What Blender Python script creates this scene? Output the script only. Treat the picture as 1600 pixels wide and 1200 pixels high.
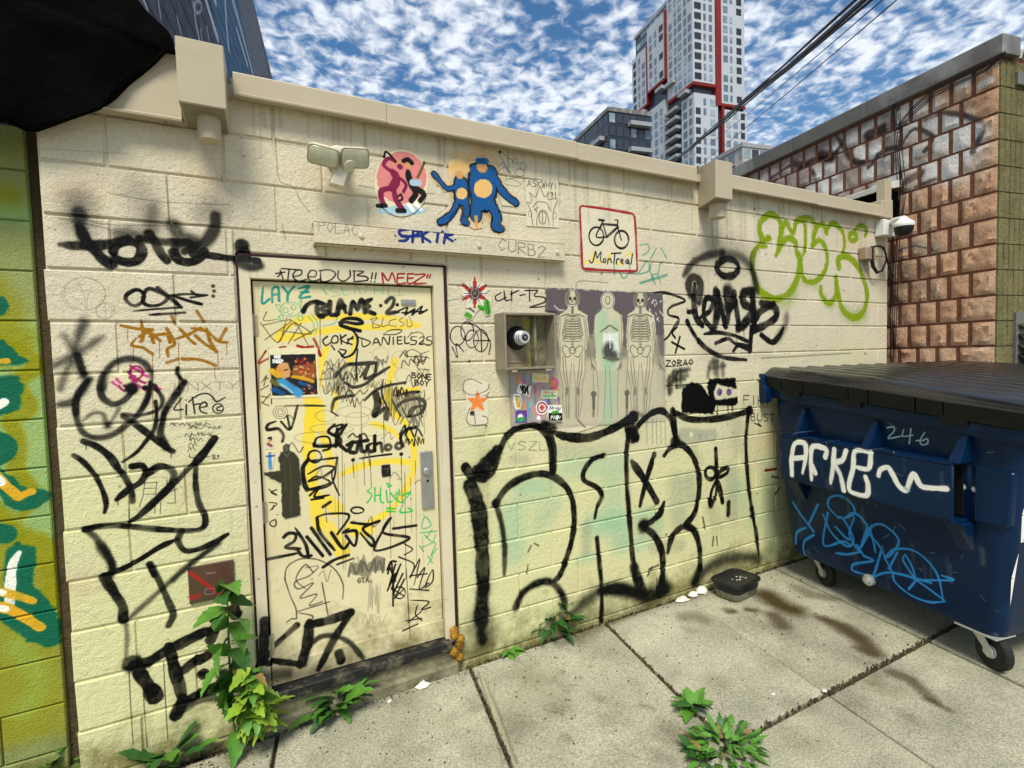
import bpy, bmesh, math, random
import numpy as np
from mathutils import Vector, Matrix
for o in list(bpy.data.objects): bpy.data.objects.remove(o)
scene = bpy.context.scene
C = scene.collection
rng = random.Random(7)

# ------------------------------------------------------------------ camera, sky, sun, exposure
cam = bpy.data.cameras.new('camera'); cam_o = bpy.data.objects.new('camera', cam); C.objects.link(cam_o)
cam.sensor_fit = 'HORIZONTAL'; cam.sensor_width = 36; cam.lens = 819.15/1600*36; cam.clip_start = .05; cam.clip_end = 3000
Rv, Uv, Wv = Vector((.88317827,-.46817509,-.02842933)), Vector((.04799171,.02990633,.99839992)), Vector((.46657576,.88312949,-.04888115))
m = Matrix.Identity(4)
for i in range(3): m[i][0], m[i][1], m[i][2] = Rv[i], Uv[i], -Wv[i]
m.translation = (.39914,-2.55489,1.61256); cam_o.matrix_world = m; scene.camera = cam_o

SUN_FROM = Vector((-.30,-.50,.82)).normalized()
world = bpy.data.worlds.new('World'); scene.world = world; world.use_nodes = True
wt = world.node_tree; wt.nodes.clear()
def wn(t): return wt.nodes.new(t)
w_out, w_bg, w_sky = wn('ShaderNodeOutputWorld'), wn('ShaderNodeBackground'), wn('ShaderNodeTexSky')
w_sky.sky_type = 'NISHITA'; w_sky.sun_disc = False; w_sky.sun_elevation = math.asin(SUN_FROM.z); w_sky.sun_rotation = math.atan2(SUN_FROM.x, SUN_FROM.y)
w_sky.air_density = 1.2; w_sky.dust_density = .4; w_sky.ozone_density = 2.5
w_bg.inputs['Strength'].default_value = .056
tc, sep = wn('ShaderNodeTexCoord'), wn('ShaderNodeSeparateXYZ')
wt.links.new(tc.outputs['Generated'], sep.inputs[0])
def wmath(op, a, b):
    n = wn('ShaderNodeMath'); n.operation = op
    for i, v in enumerate((a, b)):
        if isinstance(v, (int, float)): n.inputs[i].default_value = v
        else: wt.links.new(v, n.inputs[i])
    return n.outputs[0]
zz = wmath('ADD', wmath('MAXIMUM', sep.outputs['Z'], 0.0), .10)
comb = wn('ShaderNodeCombineXYZ'); wt.links.new(wmath('DIVIDE', sep.outputs['X'], zz), comb.inputs[0]); wt.links.new(wmath('DIVIDE', sep.outputs['Y'], zz), comb.inputs[1])
def wnoise(scale, det, rough, dist=0):
    n = wn('ShaderNodeTexNoise'); n.inputs['Scale'].default_value = scale; n.inputs['Detail'].default_value = det; n.inputs['Roughness'].default_value = rough; n.inputs['Distortion'].default_value = dist
    wt.links.new(comb.outputs[0], n.inputs['Vector']); return n.outputs['Fac']
n1, n2 = wnoise(21.0, 5, .52, .35), wnoise(3.2, 5, .58)
summ = wmath('ADD', n1, wmath('MULTIPLY', wmath('SUBTRACT', n2, .48), .8))
ramp = wn('ShaderNodeValToRGB'); ramp.color_ramp.elements[0].position = .34; ramp.color_ramp.elements[1].position = .74
ramp.color_ramp.elements[0].color = (.0,.0,.0,1); ramp.color_ramp.elements[1].color = (1,1,1,1); ramp.color_ramp.interpolation = 'EASE'
wt.links.new(summ, ramp.inputs[0])
hsv = wn('ShaderNodeHueSaturation'); hsv.inputs['Saturation'].default_value = 1.25; hsv.inputs['Value'].default_value = 1.0
wt.links.new(w_sky.outputs[0], hsv.inputs['Color'])
mixc = wn('ShaderNodeMix'); mixc.data_type = 'RGBA'; mixc.inputs[7].default_value = (8.4, 8.8, 9.4, 1)
wt.links.new(wmath('MULTIPLY', ramp.outputs[0], .88), mixc.inputs[0]); wt.links.new(hsv.outputs[0], mixc.inputs[6])
wt.links.new(mixc.outputs[2], w_bg.inputs['Color']); wt.links.new(w_bg.outputs[0], w_out.inputs[0])

sun = bpy.data.lights.new('sun', 'SUN'); sun.energy = 2.0; sun.angle = math.radians(20); sun.color = (1,.95,.84)
sun_o = bpy.data.objects.new('sun', sun); C.objects.link(sun_o); sun_o.rotation_euler = (-SUN_FROM).to_track_quat('-Z','Y').to_euler(); sun_o.location = (-3,-8,12)
vs = scene.view_settings; vs.view_transform = 'Standard'; vs.look = 'None'; vs.gamma = 1; vs.exposure = 1.13; vs.use_curve_mapping = False
scene.render.engine = 'CYCLES'

# ------------------------------------------------------------------ helpers
def lin(c): return tuple((v/12.92 if v <= .04045 else ((v+.055)/1.055)**2.4) for v in (x/255 for x in c))
def props(o, label=None, cat=None, group=None, kind=None):
    if label: o['label'] = label
    if cat: o['category'] = cat
    if group: o['group'] = group
    if kind: o['kind'] = kind
    return o
def thing(name, label, cat, loc=(0,0,0), group=None):
    o = bpy.data.objects.new(name, None); C.objects.link(o); o.location = loc; o.empty_display_size = .1
    return props(o, label, cat, group)
def put(name, mesh, parent=None, loc=None, rot=None, scale=None):
    o = bpy.data.objects.new(name, mesh); C.objects.link(o)
    if loc is not None: o.location = loc
    if rot is not None: o.rotation_euler = rot
    if scale is not None: o.scale = scale
    if parent is not None:
        o.parent = parent; t = Vector((0,0,0)); p = parent
        while p is not None: 
            t += p.location if p.type == 'EMPTY' else Vector((0,0,0)); p = None if p.type == 'EMPTY' else p.parent
        o.matrix_parent_inverse = Matrix.Translation(-t) if parent.type == 'EMPTY' else Matrix.Identity(4)
    return o
class MB:
    def __init__(s): s.v, s.f, s.m = [], [], []
    def quad(s, pts, mi=0):
        n = len(s.v); s.v += [tuple(p) for p in pts]; s.f.append(tuple(range(n, n+len(pts)))); s.m.append(mi); return s
    def hexa(s, p, mi=0):   # 8 points: bottom 4 (ccw from above), top 4
        n = len(s.v); s.v += [tuple(q) for q in p]
        for f in ((3,2,1,0),(4,5,6,7),(0,1,5,4),(1,2,6,5),(2,3,7,6),(3,0,4,7)): s.f.append(tuple(n+i for i in f)); s.m.append(mi)
        return s
    def box(s, a, b, mi=0, fr=None):
        (x0,y0,z0), (x1,y1,z1) = [min(i,j) for i,j in zip(a,b)], [max(i,j) for i,j in zip(a,b)]
        p = [(x0,y0,z0),(x1,y0,z0),(x1,y1,z0),(x0,y1,z0),(x0,y0,z1),(x1,y0,z1),(x1,y1,z1),(x0,y1,z1)]
        if fr: p = [fr(*q) for q in p]
        return s.hexa(p, mi)
    def loft(s, rings, cap=True, closed=True, mi=0):
        n = len(s.v); k = len(rings[0])
        for r in rings: s.v += [tuple(p) for p in r]
        for i in range(len(rings)-1):
            for j in range(k if closed else k-1):
                a, b = n+i*k+j, n+i*k+(j+1) % k; s.f.append((a, b, b+k, a+k)); s.m.append(mi)
        if cap: s.f.append(tuple(n+j for j in reversed(range(k)))); s.f.append(tuple(n+(len(rings)-1)*k+j for j in range(k))); s.m += [mi, mi]
        return s
    def tube(s, pts, r, k=8, mi=0, cap=True):
        pts = [Vector(p) for p in pts]; rings = []; up = Vector((0,0,1))
        for i, p in enumerate(pts):
            d = (pts[min(i+1,len(pts)-1)]-pts[max(i-1,0)]).normalized()
            a = d.cross(up if abs(d.z) < .95 else Vector((1,0,0))).normalized(); b = a.cross(d)
            rr = r[i] if isinstance(r, (list,tuple)) else r
            rings.append([p+(a*math.cos(t)+b*math.sin(t))*rr for t in (2*math.pi*j/k for j in range(k))])
        return s.loft(rings, cap, True, mi)
    def lathe(s, c, axis, prof, k=20, mi=0):   # prof: (radius, along)
        c, d = Vector(c), Vector(axis).normalized(); a = d.cross(Vector((0,0,1)) if abs(d.z) < .9 else Vector((1,0,0))).normalized(); b = d.cross(a)
        return s.loft([[c+d*h+(a*math.cos(t)+b*math.sin(t))*max(r,.0004) for t in (2*math.pi*j/k for j in range(k))] for r, h in prof], True, True, mi)
    def prism(s, poly, off, mi=0):   # polygon of 3D points extruded by off
        off = Vector(off); return s.loft([[Vector(p) for p in poly], [Vector(p)+off for p in poly]], True, True, mi)
    def mesh(s, name, mats, smooth=None, bevel=0, seg=1):
        me = bpy.data.meshes.new(name); me.from_pydata(s.v, [], s.f)
        for mm in (mats if isinstance(mats, (list,tuple)) else [mats]): me.materials.append(mm)
        if len(me.materials) > 1:
            for p, i in zip(me.polygons, s.m): p.material_index = i
        bm = bmesh.new(); bm.from_mesh(me); bmesh.ops.recalc_face_normals(bm, faces=bm.faces)
        if bevel: bmesh.ops.bevel(bm, geom=[e for e in bm.edges if len(e.link_faces) == 2 and e.calc_face_angle(0) > .5], offset=bevel, segments=seg, profile=.6, affect='EDGES', clamp_overlap=True)
        bm.to_mesh(me); bm.free()
        if smooth is not None: me.shade_smooth(); me.set_sharp_from_angle(angle=math.radians(smooth))
        return me
    def build(s, name, mats, parent=None, smooth=None, bevel=0, seg=1, loc=None, rot=None):
        return put(name, s.mesh(name, mats, smooth, bevel, seg), parent, loc, rot)

# ------------------------------------------------------------------ paint: strokes rasterised on the plane they were sprayed on
PAL = {'K':(5,5,4),'gray':(95,90,75),'pencil':(120,110,85),'ochre':(150,103,12),'teal':(22,140,120),'lteal':(105,175,130),'red':(150,16,24),'yel':(234,204,50),'brown':(95,80,38),'grn':(30,180,75),'tgrn':(55,165,115),'navy':(18,45,120),'lime':(128,150,12),'wash':(135,185,150),'gwash':(125,135,125),'pink':(200,70,140),'mag':(150,35,90),'white':(245,245,235),'kblue':(45,140,215),'purple':(95,55,130),'tan':(225,180,110),'blue':(10,80,140),'dkgray':(88,78,82),'cream':(222,212,170),'orange':(225,125,50),'skin':(205,150,90),'sky':(60,140,190),'salmon':(215,130,125),'plum':(120,20,60),'ltblue':(165,195,205),'leaf':(60,150,40),'dred':(165,35,30),'coat':(52,50,32),'mteal':(18,98,72),'mlime':(142,140,18),'mgrn':(150,190,115),'mgold':(215,165,40),'mwhite':(240,240,225),'sid_t':(38,95,130),'sid_g':(105,112,122),'sid_w':(205,215,225),'sid_d':(48,54,66),'stain':(75,62,30),'moss':(90,95,40),'lstain':(190,185,150),'bwhite':(236,236,232),'bgray':(150,146,144),'bblack':(25,22,22),'maroon':(110,30,30),'fadered':(190,150,120),'rustc':(150,95,20),'gold':(215,165,30),'postr':(150,142,120),'postl':(196,188,158)}
DATA = {
'wall': '''
mgrn,-1,0.03,0.55|-473 1810 248 2 -3 -969 -297 62
mlime,131.4,0.5,0.85|-407 1931 40 -100 -34 -61 59 -41 -34 -51
mlime,53.7,0.35,0.95|-396 1729 75 -42 29 -53 -51 -60 26 -106 -57 -37 18 -96 -14 -103 50 -112 -44 -68
mlime,74.4,0.4,0.95|-439 1096 55 -114 69 -56 33 -148 -32 -134
mlime,-1,0.04,0.8|-501 1065 89 -36 73 -98 34 -115 43 -119 -3 -556 -304 7
mgrn,75.1,0.9,0.35|-409 540 64 -149 -63 -121
mteal,-1,0.006,1|-463 1730 83 9 36 -51 34 -32 -29 -18 -129 2
mteal,-1,0.006,1|-470 1600 75 -3 46 3 21 -37 -20 -93 -71 -28 -60 7
mteal,62.5,0.1,1|-454 1366 45 -15 13 -43 -33 -27
mteal,78.2,0.1,1|-462 1233 58 -59 43 -59 57 2
mteal,71.8,0.1,1|-460 1006 45 -19
mteal,-1,0.006,1|-418 925 32 25 54 -31 1 -54 -17 -93 60 -102 19 -82 -7 -75 -46 -3 -54 42 -44 66 -29 35 -75 25 8 122 82 -19
mwhite,30.2,0.06,1|-425 1476 35 23
mgold,35.8,0.06,1|-446 1237 42 -63 36 -47
mwhite,33.8,0.08,1|-454 1238 36 -46
mgold,27.6,0.06,1|-376 1128 47 14
mwhite,30.8,0.06,1|-380 907 -23 -48 -10 -83 -6 -62
mgold,29,0.06,1|-473 780 60 -31 65 -44
mwhite,21.6,0.06,1|-473 780 38 -20
mgold,38.1,0.06,1|-476 718 60 -31 83 -92
mwhite,23.4,0.06,1|-476 718 45 -24
mgold,21.3,0.06,1|-407 1653 34 4
mteal,-1,0.006,1|-414 1905 45 -5 19 -33 -18 -34 -51 -19
mgrn,95.9,0.8,0.7|-360 2227 47 17 36 -33
mlime,84.6,0.8,0.8|-374 2297 45 -6
gray,15.1,0.8,0.0891392|635 2780 0 -42 -2 -99
gray,11.7,0.8,0.236133|1372 2745 0 -94 2 -45
gray,12.9,0.8,0.254687|859 2786 -2 -106 -3 -131
gray,21.5,0.8,0.233739|3468 2744 4 -143 6 -96
gray,29.7,0.8,0.13111|4569 2688 9 -96 8 -186
gray,16,0.8,0.210803|1458 2759 1 -65 -4 -207
gray,30.2,0.8,0.153864|4076 2751 7 -147 7 -141
gray,36.7,0.8,0.2346|3800 2717 6 -124 5 -267
gray,30.3,0.8,0.227615|3654 2688 6 -117 5 -137
gray,9.1,0.8,0.138993|876 2770 -1 -86 -4 -172
gray,29.9,0.8,0.164168|3762 2696 6 -95 5 -292
gray,32.8,0.8,0.112264|3343 2738 4 -140 5 -71
gray,23.2,0.8,0.224752|4081 2740 7 -75 6 -278
gray,39.8,0.8,0.14881|4442 2756 8 -94 8 -203
gray,19.9,0.8,0.124384|2440 2744 3 -106 -1 -241
gray,10.8,0.8,0.0925945|1074 2738 -1 -96 -4 -179
gray,24.8,0.8,0.220264|3612 2780 5 -115 4 -232
gray,13.5,0.8,0.190657|632 2795 -2 -91 1 -43
gray,20.1,0.8,0.163304|907 2766 -1 -106 -3 -123
gray,13.1,0.8,0.166221|4599 2691 9 -159 8 -202
gray,12.8,0.8,0.10931|1860 2763 0 -119 -1 -156
gray,30.3,0.8,0.129704|3476 2702 5 -90 5 -164
gray,32.3,0.8,0.145856|4444 2670 8 -90 8 -143
gray,9.3,0.8,0.138313|809 2763 1 -50 -1 -94
gray,22,0.8,0.0958914|2921 2757 4 -94 4 -87
gray,7.3,0.8,0.129365|1211 2780 -1 -106 -1 -102
gray,16.8,0.8,0.130961|3798 2746 6 -107 5 -244
gray,15.1,0.8,0.129313|1252 2730 -1 -104 -3 -175
gray,28.1,0.8,0.116406|2270 2779 1 -130 1 -150
gray,29,0.8,0.219845|5067 2772 10 -203 10 -100
gray,24.9,0.8,0.251236|5106 2687 11 -208 11 -119
gray,16.6,0.8,0.120783|846 2733 1 -46 -5 -175
gray,10.3,0.8,0.185999|2207 2746 1 -129 -1 -211
gray,14.5,0.8,0.107517|1736 2740 0 -101 0 -115
gray,15,0.8,0.103067|4114 2740 7 -74 7 -234
gray,10,0.8,0.206214|3135 2780 4 -71 2 -282
gray,19,0.8,0.132867|4155 2689 7 -131 7 -201
gray,8.7,0.8,0.0806526|1607 2773 0 -112 -2 -154
gray,18.7,0.8,0.127319|1171 2777 0 -85 -1 -117
gray,31,0.8,0.0878424|2597 2708 3 -61 1 -207
gray,23.5,0.8,0.241378|4035 2710 7 -106 7 -97
gray,42.7,0.8,0.087596|4549 2665 8 -78 9 -363
gray,46.3,0.8,0.213356|5158 2679 11 -180 11 -301
gray,34.6,0.8,0.087525|4504 2776 8 -179 8 -262
gray,12.2,0.8,0.256187|2030 2742 2 -91 -2 -215
gray,13,0.8,0.112921|2937 2698 4 -107 4 -75
gray,13.9,0.8,0.215637|2289 2730 2 -114 -1 -214
gray,15.7,0.8,0.0881596|2439 2726 2 -115 0 -182
gray,16.1,0.8,0.132777|604 2777 0 -70 -6 -171
gray,12.9,0.8,0.140484|1380 2728 0 -88 -3 -180
gray,9.7,0.8,0.198|525 2762 0 -71 -2 -81
gray,15.1,0.8,0.218212|2086 2721 2 -75 0 -173
gray,15.7,0.8,0.188601|4755 2746 9 -125 10 -288
gray,19.6,0.8,0.193658|3510 2730 5 -134 4 -223
gray,11.3,0.8,0.201613|567 2778 -1 -64 0 -68
gray,5.6,0.8,0.248163|552 2768 0 -61 -7 -192
gray,24.9,0.8,0.0895651|1800 2783 0 -132 1 -74
gray,6.9,0.8,0.120569|832 2736 -1 -73 -1 -86
gray,7.9,0.8,0.206575|746 2799 -1 -85 -1 -79
gray,11.3,0.8,0.244075|1933 2732 2 -72 -3 -251
gray,27.3,0.8,0.100978|2448 2701 2 -140 2 -122
gray,19.2,0.8,0.139574|2722 2697 3 -111 3 -69
gray,20.2,0.8,0.177432|881 2735 -2 -109 -2 -120
gray,20.4,0.8,0.148326|1617 2771 2 -52 -5 -242
gray,14.3,0.8,0.239363|1363 2737 -1 -121 0 -99
gray,13.4,0.8,0.231486|2197 2707 2 -80 -2 -267
gray,12,0.8,0.258454|931 2746 1 -53 -5 -184
gray,23.8,0.8,0.219577|4041 2697 7 -78 7 -158
gray,29.3,0.8,0.11656|2414 2710 1 -143 1 -152
gray,31.2,0.8,0.191251|3460 2737 4 -116 5 -186
gray,10,0.8,0.116204|358 995 -2 -84 -4 -141
gray,9.8,0.8,0.0705014|1516 1043 0 -104 1 -69
gray,12.6,0.8,0.125518|1882 1517 1 -108 -3 -237
gray,9.6,0.8,0.0835844|254 1033 -1 -82 -1 -67
gray,10,0.8,0.0890762|310 1519 -1 -81 -5 -144
gray,12.9,0.8,0.120012|2577 835 2 -123 2 -146
gray,10.1,0.8,0.138376|2593 1038 2 -123 4 -57
gray,6.6,0.8,0.159481|509 2011 -1 -83 -6 -183
gray,17.3,0.8,0.10754|3288 2178 4 -130 4 -151
gray,8.2,0.8,0.0963031|1115 1628 -1 -95 -3 -172
gray,10.7,0.8,0.101645|602 1882 -2 -85 -2 -115
gray,7.1,0.8,0.141906|893 1293 -1 -92 1 -52
gray,16,0.8,0.0952128|2688 1959 3 -120 3 -112
gray,21.9,0.8,0.112703|3685 781 6 -142 6 -126
gray,5.2,0.8,0.131764|166 1033 -1 -80 -7 -184
gray,12.6,0.8,0.134552|3295 659 5 -137 3 -233
gray,15.2,0.8,0.0617588|3701 989 6 -142 4 -311
gray,8.7,0.8,0.147678|1327 1253 0 -100 -1 -124
gray,22.2,0.8,0.109556|3795 2094 6 -139 6 -182
gray,13.1,0.8,0.087792|2095 1283 2 -113 -1 -168
gray,9.1,0.8,0.0967466|585 894 -2 -88 -6 -202
gray,13.8,0.8,0.0851376|3406 1213 5 -136 3 -269
gray,7.2,0.8,0.081343|1364 1432 0 -100 -4 -219
gray,6.7,0.8,0.122199|-121 1774 -2 -74 -4 -115
gray,7.8,0.8,0.0717655|38 920 -2 -79 -5 -142
gray,5.2,0.8,0.0877092|-206 969 -2 -74 -2 -70
gray,7.1,0.5,0.887412|455 989 3 0
gray,4.7,0.5,0.553725|-48 908 2 0
gray,9.7,0.5,0.53154|4505 1693 8 0
gray,16,0.5,0.87519|4252 423 8 -1
gray,8.3,0.5,0.522663|457 1099 2 0
gray,7.7,0.5,0.516267|101 490 2 -1
gray,8.5,0.5,0.761112|1161 1125 3 0
gray,10.5,0.5,0.716236|1351 2496 4 1
gray,12.4,0.5,0.846413|3652 2030 7 1
gray,3.8,0.5,0.405614|55 2143 2 1
gray,7.2,0.5,0.762778|-26 1147 2 0
gray,15.3,0.5,0.78981|3764 2637 6 1
gray,4.2,0.5,0.771203|41 1619 2 0
gray,5.3,0.5,0.89302|185 1938 2 0
gray,8.7,0.5,0.558521|1004 2147 3 1
gray,8.6,0.5,0.69253|1600 1429 3 0
gray,4.8,0.5,0.887254|423 2273 2 0
gray,7.2,0.5,0.406268|2547 1881 5 1
gray,5.4,0.5,0.875974|56 1154 2 -1
gray,8.1,0.5,0.420408|1215 433 3 -1
gray,6.6,0.5,0.651514|-33 2035 2 0
gray,3.4,0.5,0.683613|24 1975 2 0
gray,15.4,0.5,0.555258|3787 1923 7 0
gray,8.8,0.5,0.434851|2619 365 6 -1
gray,5.9,0.5,0.873149|244 2321 3 1
gray,4.8,0.5,0.59327|416 2439 3 1
gray,2.9,0.5,0.879898|60 1291 3 -1
gray,8.3,0.5,0.56573|4159 1945 8 0
gray,4.5,0.5,0.497747|1643 2182 4 0
gray,6.9,0.5,0.512723|1252 1148 3 -1
gray,22.3,0.5,0.896966|5121 832 10 -1
gray,5.4,0.5,0.437745|1054 579 3 -1
gray,5.1,0.5,0.481746|32 1343 2 0
gray,4.9,0.5,0.483122|1119 1210 4 -1
gray,11.3,0.5,0.528947|2181 2402 4 1
gray,4.2,0.5,0.401567|374 2484 2 0
gray,8.3,0.5,0.576136|566 1724 3 0
gray,4.9,0.5,0.681944|-197 532 2 0
gray,8.2,0.5,0.715041|1025 1163 3 0
gray,8.7,0.5,0.532588|4218 1464 8 -1
gray,9.5,0.5,0.847984|4493 1643 9 0
gray,5.1,0.5,0.570454|1857 1700 4 0
gray,11.6,0.5,0.827348|1781 846 5 -1
gray,4.5,0.5,0.562496|1317 1232 3 0
gray,6.4,0.5,0.634621|874 847 3 -1
gray,9.3,0.5,0.56473|1473 2012 4 0
gray,14,0.5,0.519549|4564 2175 8 1
gray,5.8,0.5,0.494057|1250 2090 3 0
gray,4.8,0.5,0.898086|1732 1778 4 0
gray,4.5,0.5,0.505503|549 2105 3 0
gray,6.8,0.5,0.657026|2499 988 5 0
gray,4.7,0.5,0.606948|-126 1488 2 0
gray,9,0.5,0.64631|4559 2437 8 1
gray,10.6,0.5,0.678645|3556 1983 7 0
gray,6,0.5,0.896471|496 387 2 -1
gray,6.8,0.5,0.841054|-31 1189 2 -1
gray,8.5,0.5,0.503896|869 1412 3 0
gray,6.7,0.5,0.447899|981 1982 3 1
gray,5.8,0.5,0.738798|604 754 3 -1
gray,8.9,0.5,0.558852|2607 650 5 -1
gray,5.1,0.5,0.531455|214 1525 2 0
gray,8.6,0.5,0.457847|1263 1983 3 0
gray,13.1,0.5,0.683574|4858 2089 9 1
gray,11.5,0.5,0.705482|3355 2147 6 0
gray,4.8,0.5,0.71487|-52 1463 2 0
gray,19.3,0.5,0.786238|4065 904 8 -1
gray,6.5,0.5,0.511611|986 1660 3 0
gray,5,0.5,0.737977|237 1103 2 0
gray,4.2,0.5,0.519661|-168 1337 2 -1
gray,4.3,0.5,0.606027|519 1562 3 0
gray,8.9,0.5,0.838734|4347 2692 8 1
gray,8.5,0.5,0.852047|477 1180 2 0
gray,8.8,0.5,0.668619|885 1793 3 0
gray,5.8,0.5,0.782562|1804 2016 4 0
gray,10.3,0.5,0.631813|3133 578 6 -1
gray,10.4,0.5,0.45172|4728 2261 9 0
gray,7,0.5,0.583237|-72 1664 2 0
gray,7.4,0.5,0.861867|1161 910 3 0
gray,5.4,0.5,0.627188|411 1814 3 0
gray,16.1,0.5,0.501633|4087 683 8 -1
gray,3.8,0.5,0.529831|-182 1688 2 0
gray,5.6,0.5,0.846051|-172 2142 2 0
gray,11.1,0.5,0.893227|3993 1878 8 0
gray,9.9,0.5,0.68339|4157 2269 7 1
gray,4.4,0.5,0.808329|-211 1797 1 0
gray,4.5,0.5,0.721785|-229 937 2 0
gray,4.4,0.5,0.723339|1625 1759 4 0
gray,14,0.5,0.764889|4420 222 9 -2
gray,5.7,0.5,0.85165|2293 1458 5 -1
gray,7,0.5,0.525555|2561 882 5 0
gray,3.5,0.5,0.700482|814 1866 3 0
gray,16.6,0.5,0.598152|3470 2415 7 0
gray,10.6,0.5,0.84322|1795 1339 4 -1
gray,4.6,0.5,0.88068|-88 833 2 0
gray,5.2,0.5,0.621288|1033 863 3 -1
gray,10.1,0.5,0.76529|1933 2054 4 0
gray,6.4,0.5,0.741974|538 933 3 -1
gray,10.8,0.5,0.817624|1695 2412 4 0
gray,3.8,0.5,0.794431|522 2058 2 1
gray,14.2,0.5,0.583093|3774 561 7 -2
gray,15.4,0.5,0.722351|5109 834 10 -1
gray,16.2,0.5,0.470202|3523 1039 6 0
gray,8.2,0.5,0.698163|479 2510 2 1
gray,7.4,0.5,0.686898|526 2217 2 0
gray,6.2,0.5,0.683621|-187 2147 2 0
gray,8.2,0.5,0.810087|926 262 3 -1
gray,5.1,0.5,0.768654|2223 1249 5 -1
gray,10.6,0.5,0.820119|3330 711 6 -1
gray,11.4,0.5,0.596072|4095 1585 8 -1
gray,9.7,0.5,0.89185|2781 2111 5 0
gray,3,0.5,0.653752|22 1466 2 0
gray,4.9,0.5,0.847687|-31 2365 2 1
gray,6.1,0.5,0.600847|2827 694 6 0
gray,8.5,0.5,0.755652|3404 2112 7 0
gray,16.2,0.5,0.666026|3533 2275 6 0
gray,14.8,0.5,0.492144|3393 1331 6 0
gray,3.5,0.5,0.590636|135 649 2 0
gray,10.9,0.5,0.665561|1421 1627 3 0
gray,15.7,0.5,0.820215|4599 2286 8 0
gray,6.2,0.5,0.448991|103 1719 3 0
gray,8.8,0.5,0.636064|1025 1721 3 0
gray,10.1,0.5,0.604883|4556 1259 9 -1
gray,10.7,0.5,0.420205|3143 2211 6 0
gray,16.3,0.5,0.659941|4369 2609 8 1
gray,11.4,0.5,0.690423|3883 2321 8 0
gray,12.8,0.5,0.58892|2165 2008 5 0
gray,11.1,0.5,0.602835|3246 1039 6 0
gray,4.6,0.5,0.656147|1655 1642 4 0
gray,9.3,0.5,0.495261|4555 1444 9 0
gray,7.6,0.5,0.45746|404 1403 3 0
gray,14.1,0.5,0.435301|3464 1102 6 0
gray,10.9,0.5,0.410501|2369 1710 5 0
gray,8.2,0.5,0.883917|927 2145 3 1
gray,11.6,0.5,0.697257|5118 992 10 -1
gray,7.5,0.5,0.571341|84 1051 2 0
gray,6.9,0.5,0.802377|1200 1441 3 0
gray,10.5,0.5,0.808846|2734 1785 6 0
gray,6.1,0.5,0.487066|1779 978 4 0
gray,8.3,0.5,0.448721|1322 356 4 0
gray,5.1,0.5,0.849545|692 321 3 -1
gray,6.2,0.5,0.793131|2748 2535 5 1
gray,15.4,0.5,0.653638|3325 1223 6 0
gray,13,0.5,0.405075|4423 1169 9 -1
gray,8.1,0.5,0.64507|1743 2092 4 1
gray,4.7,0.5,0.734564|477 1997 2 0
gray,19.2,0.5,0.827703|5171 1565 10 0
gray,12.3,0.5,0.707962|4027 698 8 -1
gray,10.5,0.5,0.665727|1450 1995 4 0
gray,6.5,0.5,0.640777|-205 876 1 0
gray,11.8,0.5,0.573817|3750 2582 7 1
gray,4.3,0.5,0.821894|265 734 2 0
gray,10.5,0.5,0.856787|3619 1996 7 0
gray,4.8,0.5,0.464494|1016 720 3 -1
gray,8.4,0.5,0.713538|1012 1386 4 0
gray,6.7,0.5,0.767991|2447 2503 5 1
gray,6,0.5,0.84547|266 546 3 -1
gray,3.9,0.5,0.738263|475 1927 2 0
gray,13.7,0.5,0.738122|3080 1907 5 0
gray,10.8,0.5,0.740166|3139 2248 6 0
gray,8.8,0.5,0.708321|3366 2074 6 0
gray,3.9,0.5,0.482437|1016 166 4 -1
gray,11.1,0.5,0.604165|3624 945 7 -1
gray,11.3,0.5,0.671174|1685 2330 3 1
gray,5.3,0.5,0.49125|2431 1735 5 0
gray,10.8,0.5,0.406539|1702 1125 4 0
gray,4.2,0.5,0.504027|523 340 2 -1
gray,5.7,0.5,0.710607|2196 531 4 -1
gray,3,0.5,0.653569|-74 692 2 0
gray,15.7,0.5,0.864835|2867 419 6 -1
gray,6.7,0.5,0.539159|641 1868 3 0
gray,10,0.5,0.681109|1160 2079 3 0
gray,9.1,0.5,0.47902|3832 1956 7 1
gray,4.7,0.5,0.442484|356 1781 2 0
gray,10.1,0.5,0.542623|2971 1438 5 -1
gray,6.3,0.5,0.497018|268 2267 2 1
gray,7.9,0.5,0.524952|673 604 3 -1
gray,4.4,0.5,0.892677|498 1448 2 0
gray,5.2,0.5,0.432903|-59 712 2 0
gray,7.7,0.5,0.463204|1814 1557 4 0
gray,8.2,0.5,0.476744|4224 613 7 -1
gray,8.6,0.5,0.731013|752 2146 3 1
gray,8.9,0.5,0.416203|1468 672 4 -1
gray,6.3,0.5,0.49657|355 1643 2 0
gray,4.5,0.5,0.431066|505 2246 3 0
gray,8.7,0.5,0.740551|447 665 3 0
gray,8.4,0.5,0.856608|3244 1830 6 1
gray,8.1,0.5,0.44533|576 1617 2 0
gray,7.9,0.5,0.787205|1596 2331 4 0
gray,5,0.5,0.677823|403 1126 2 -1
gray,10.3,0.5,0.728308|2561 802 5 -1
cream,153.6,0.9,0.0975323|771 480 110 -40
fadered,95.4,0.9,0.226238|3888 2922 -196 9
lstain,148.6,0.9,0.27571|2697 1119 -34 63
cream,98.1,0.9,0.171388|949 1593 91 16
fadered,162,0.9,0.236492|473 761 -9 11
lstain,218.4,0.9,0.117042|2416 826 15 -16
cream,58.6,0.9,0.233423|2057 1088 -172 -14
fadered,70.3,0.9,0.125423|1612 2047 85 20
lstain,152.7,0.9,0.278191|1272 835 -15 2
cream,129.1,0.9,0.0991749|530 1254 -24 10
fadered,82.7,0.9,0.155206|2000 728 -82 -44
lstain,58.2,0.9,0.264483|1998 2364 -90 -39
cream,127,0.9,0.273758|424 1451 23 0
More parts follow.
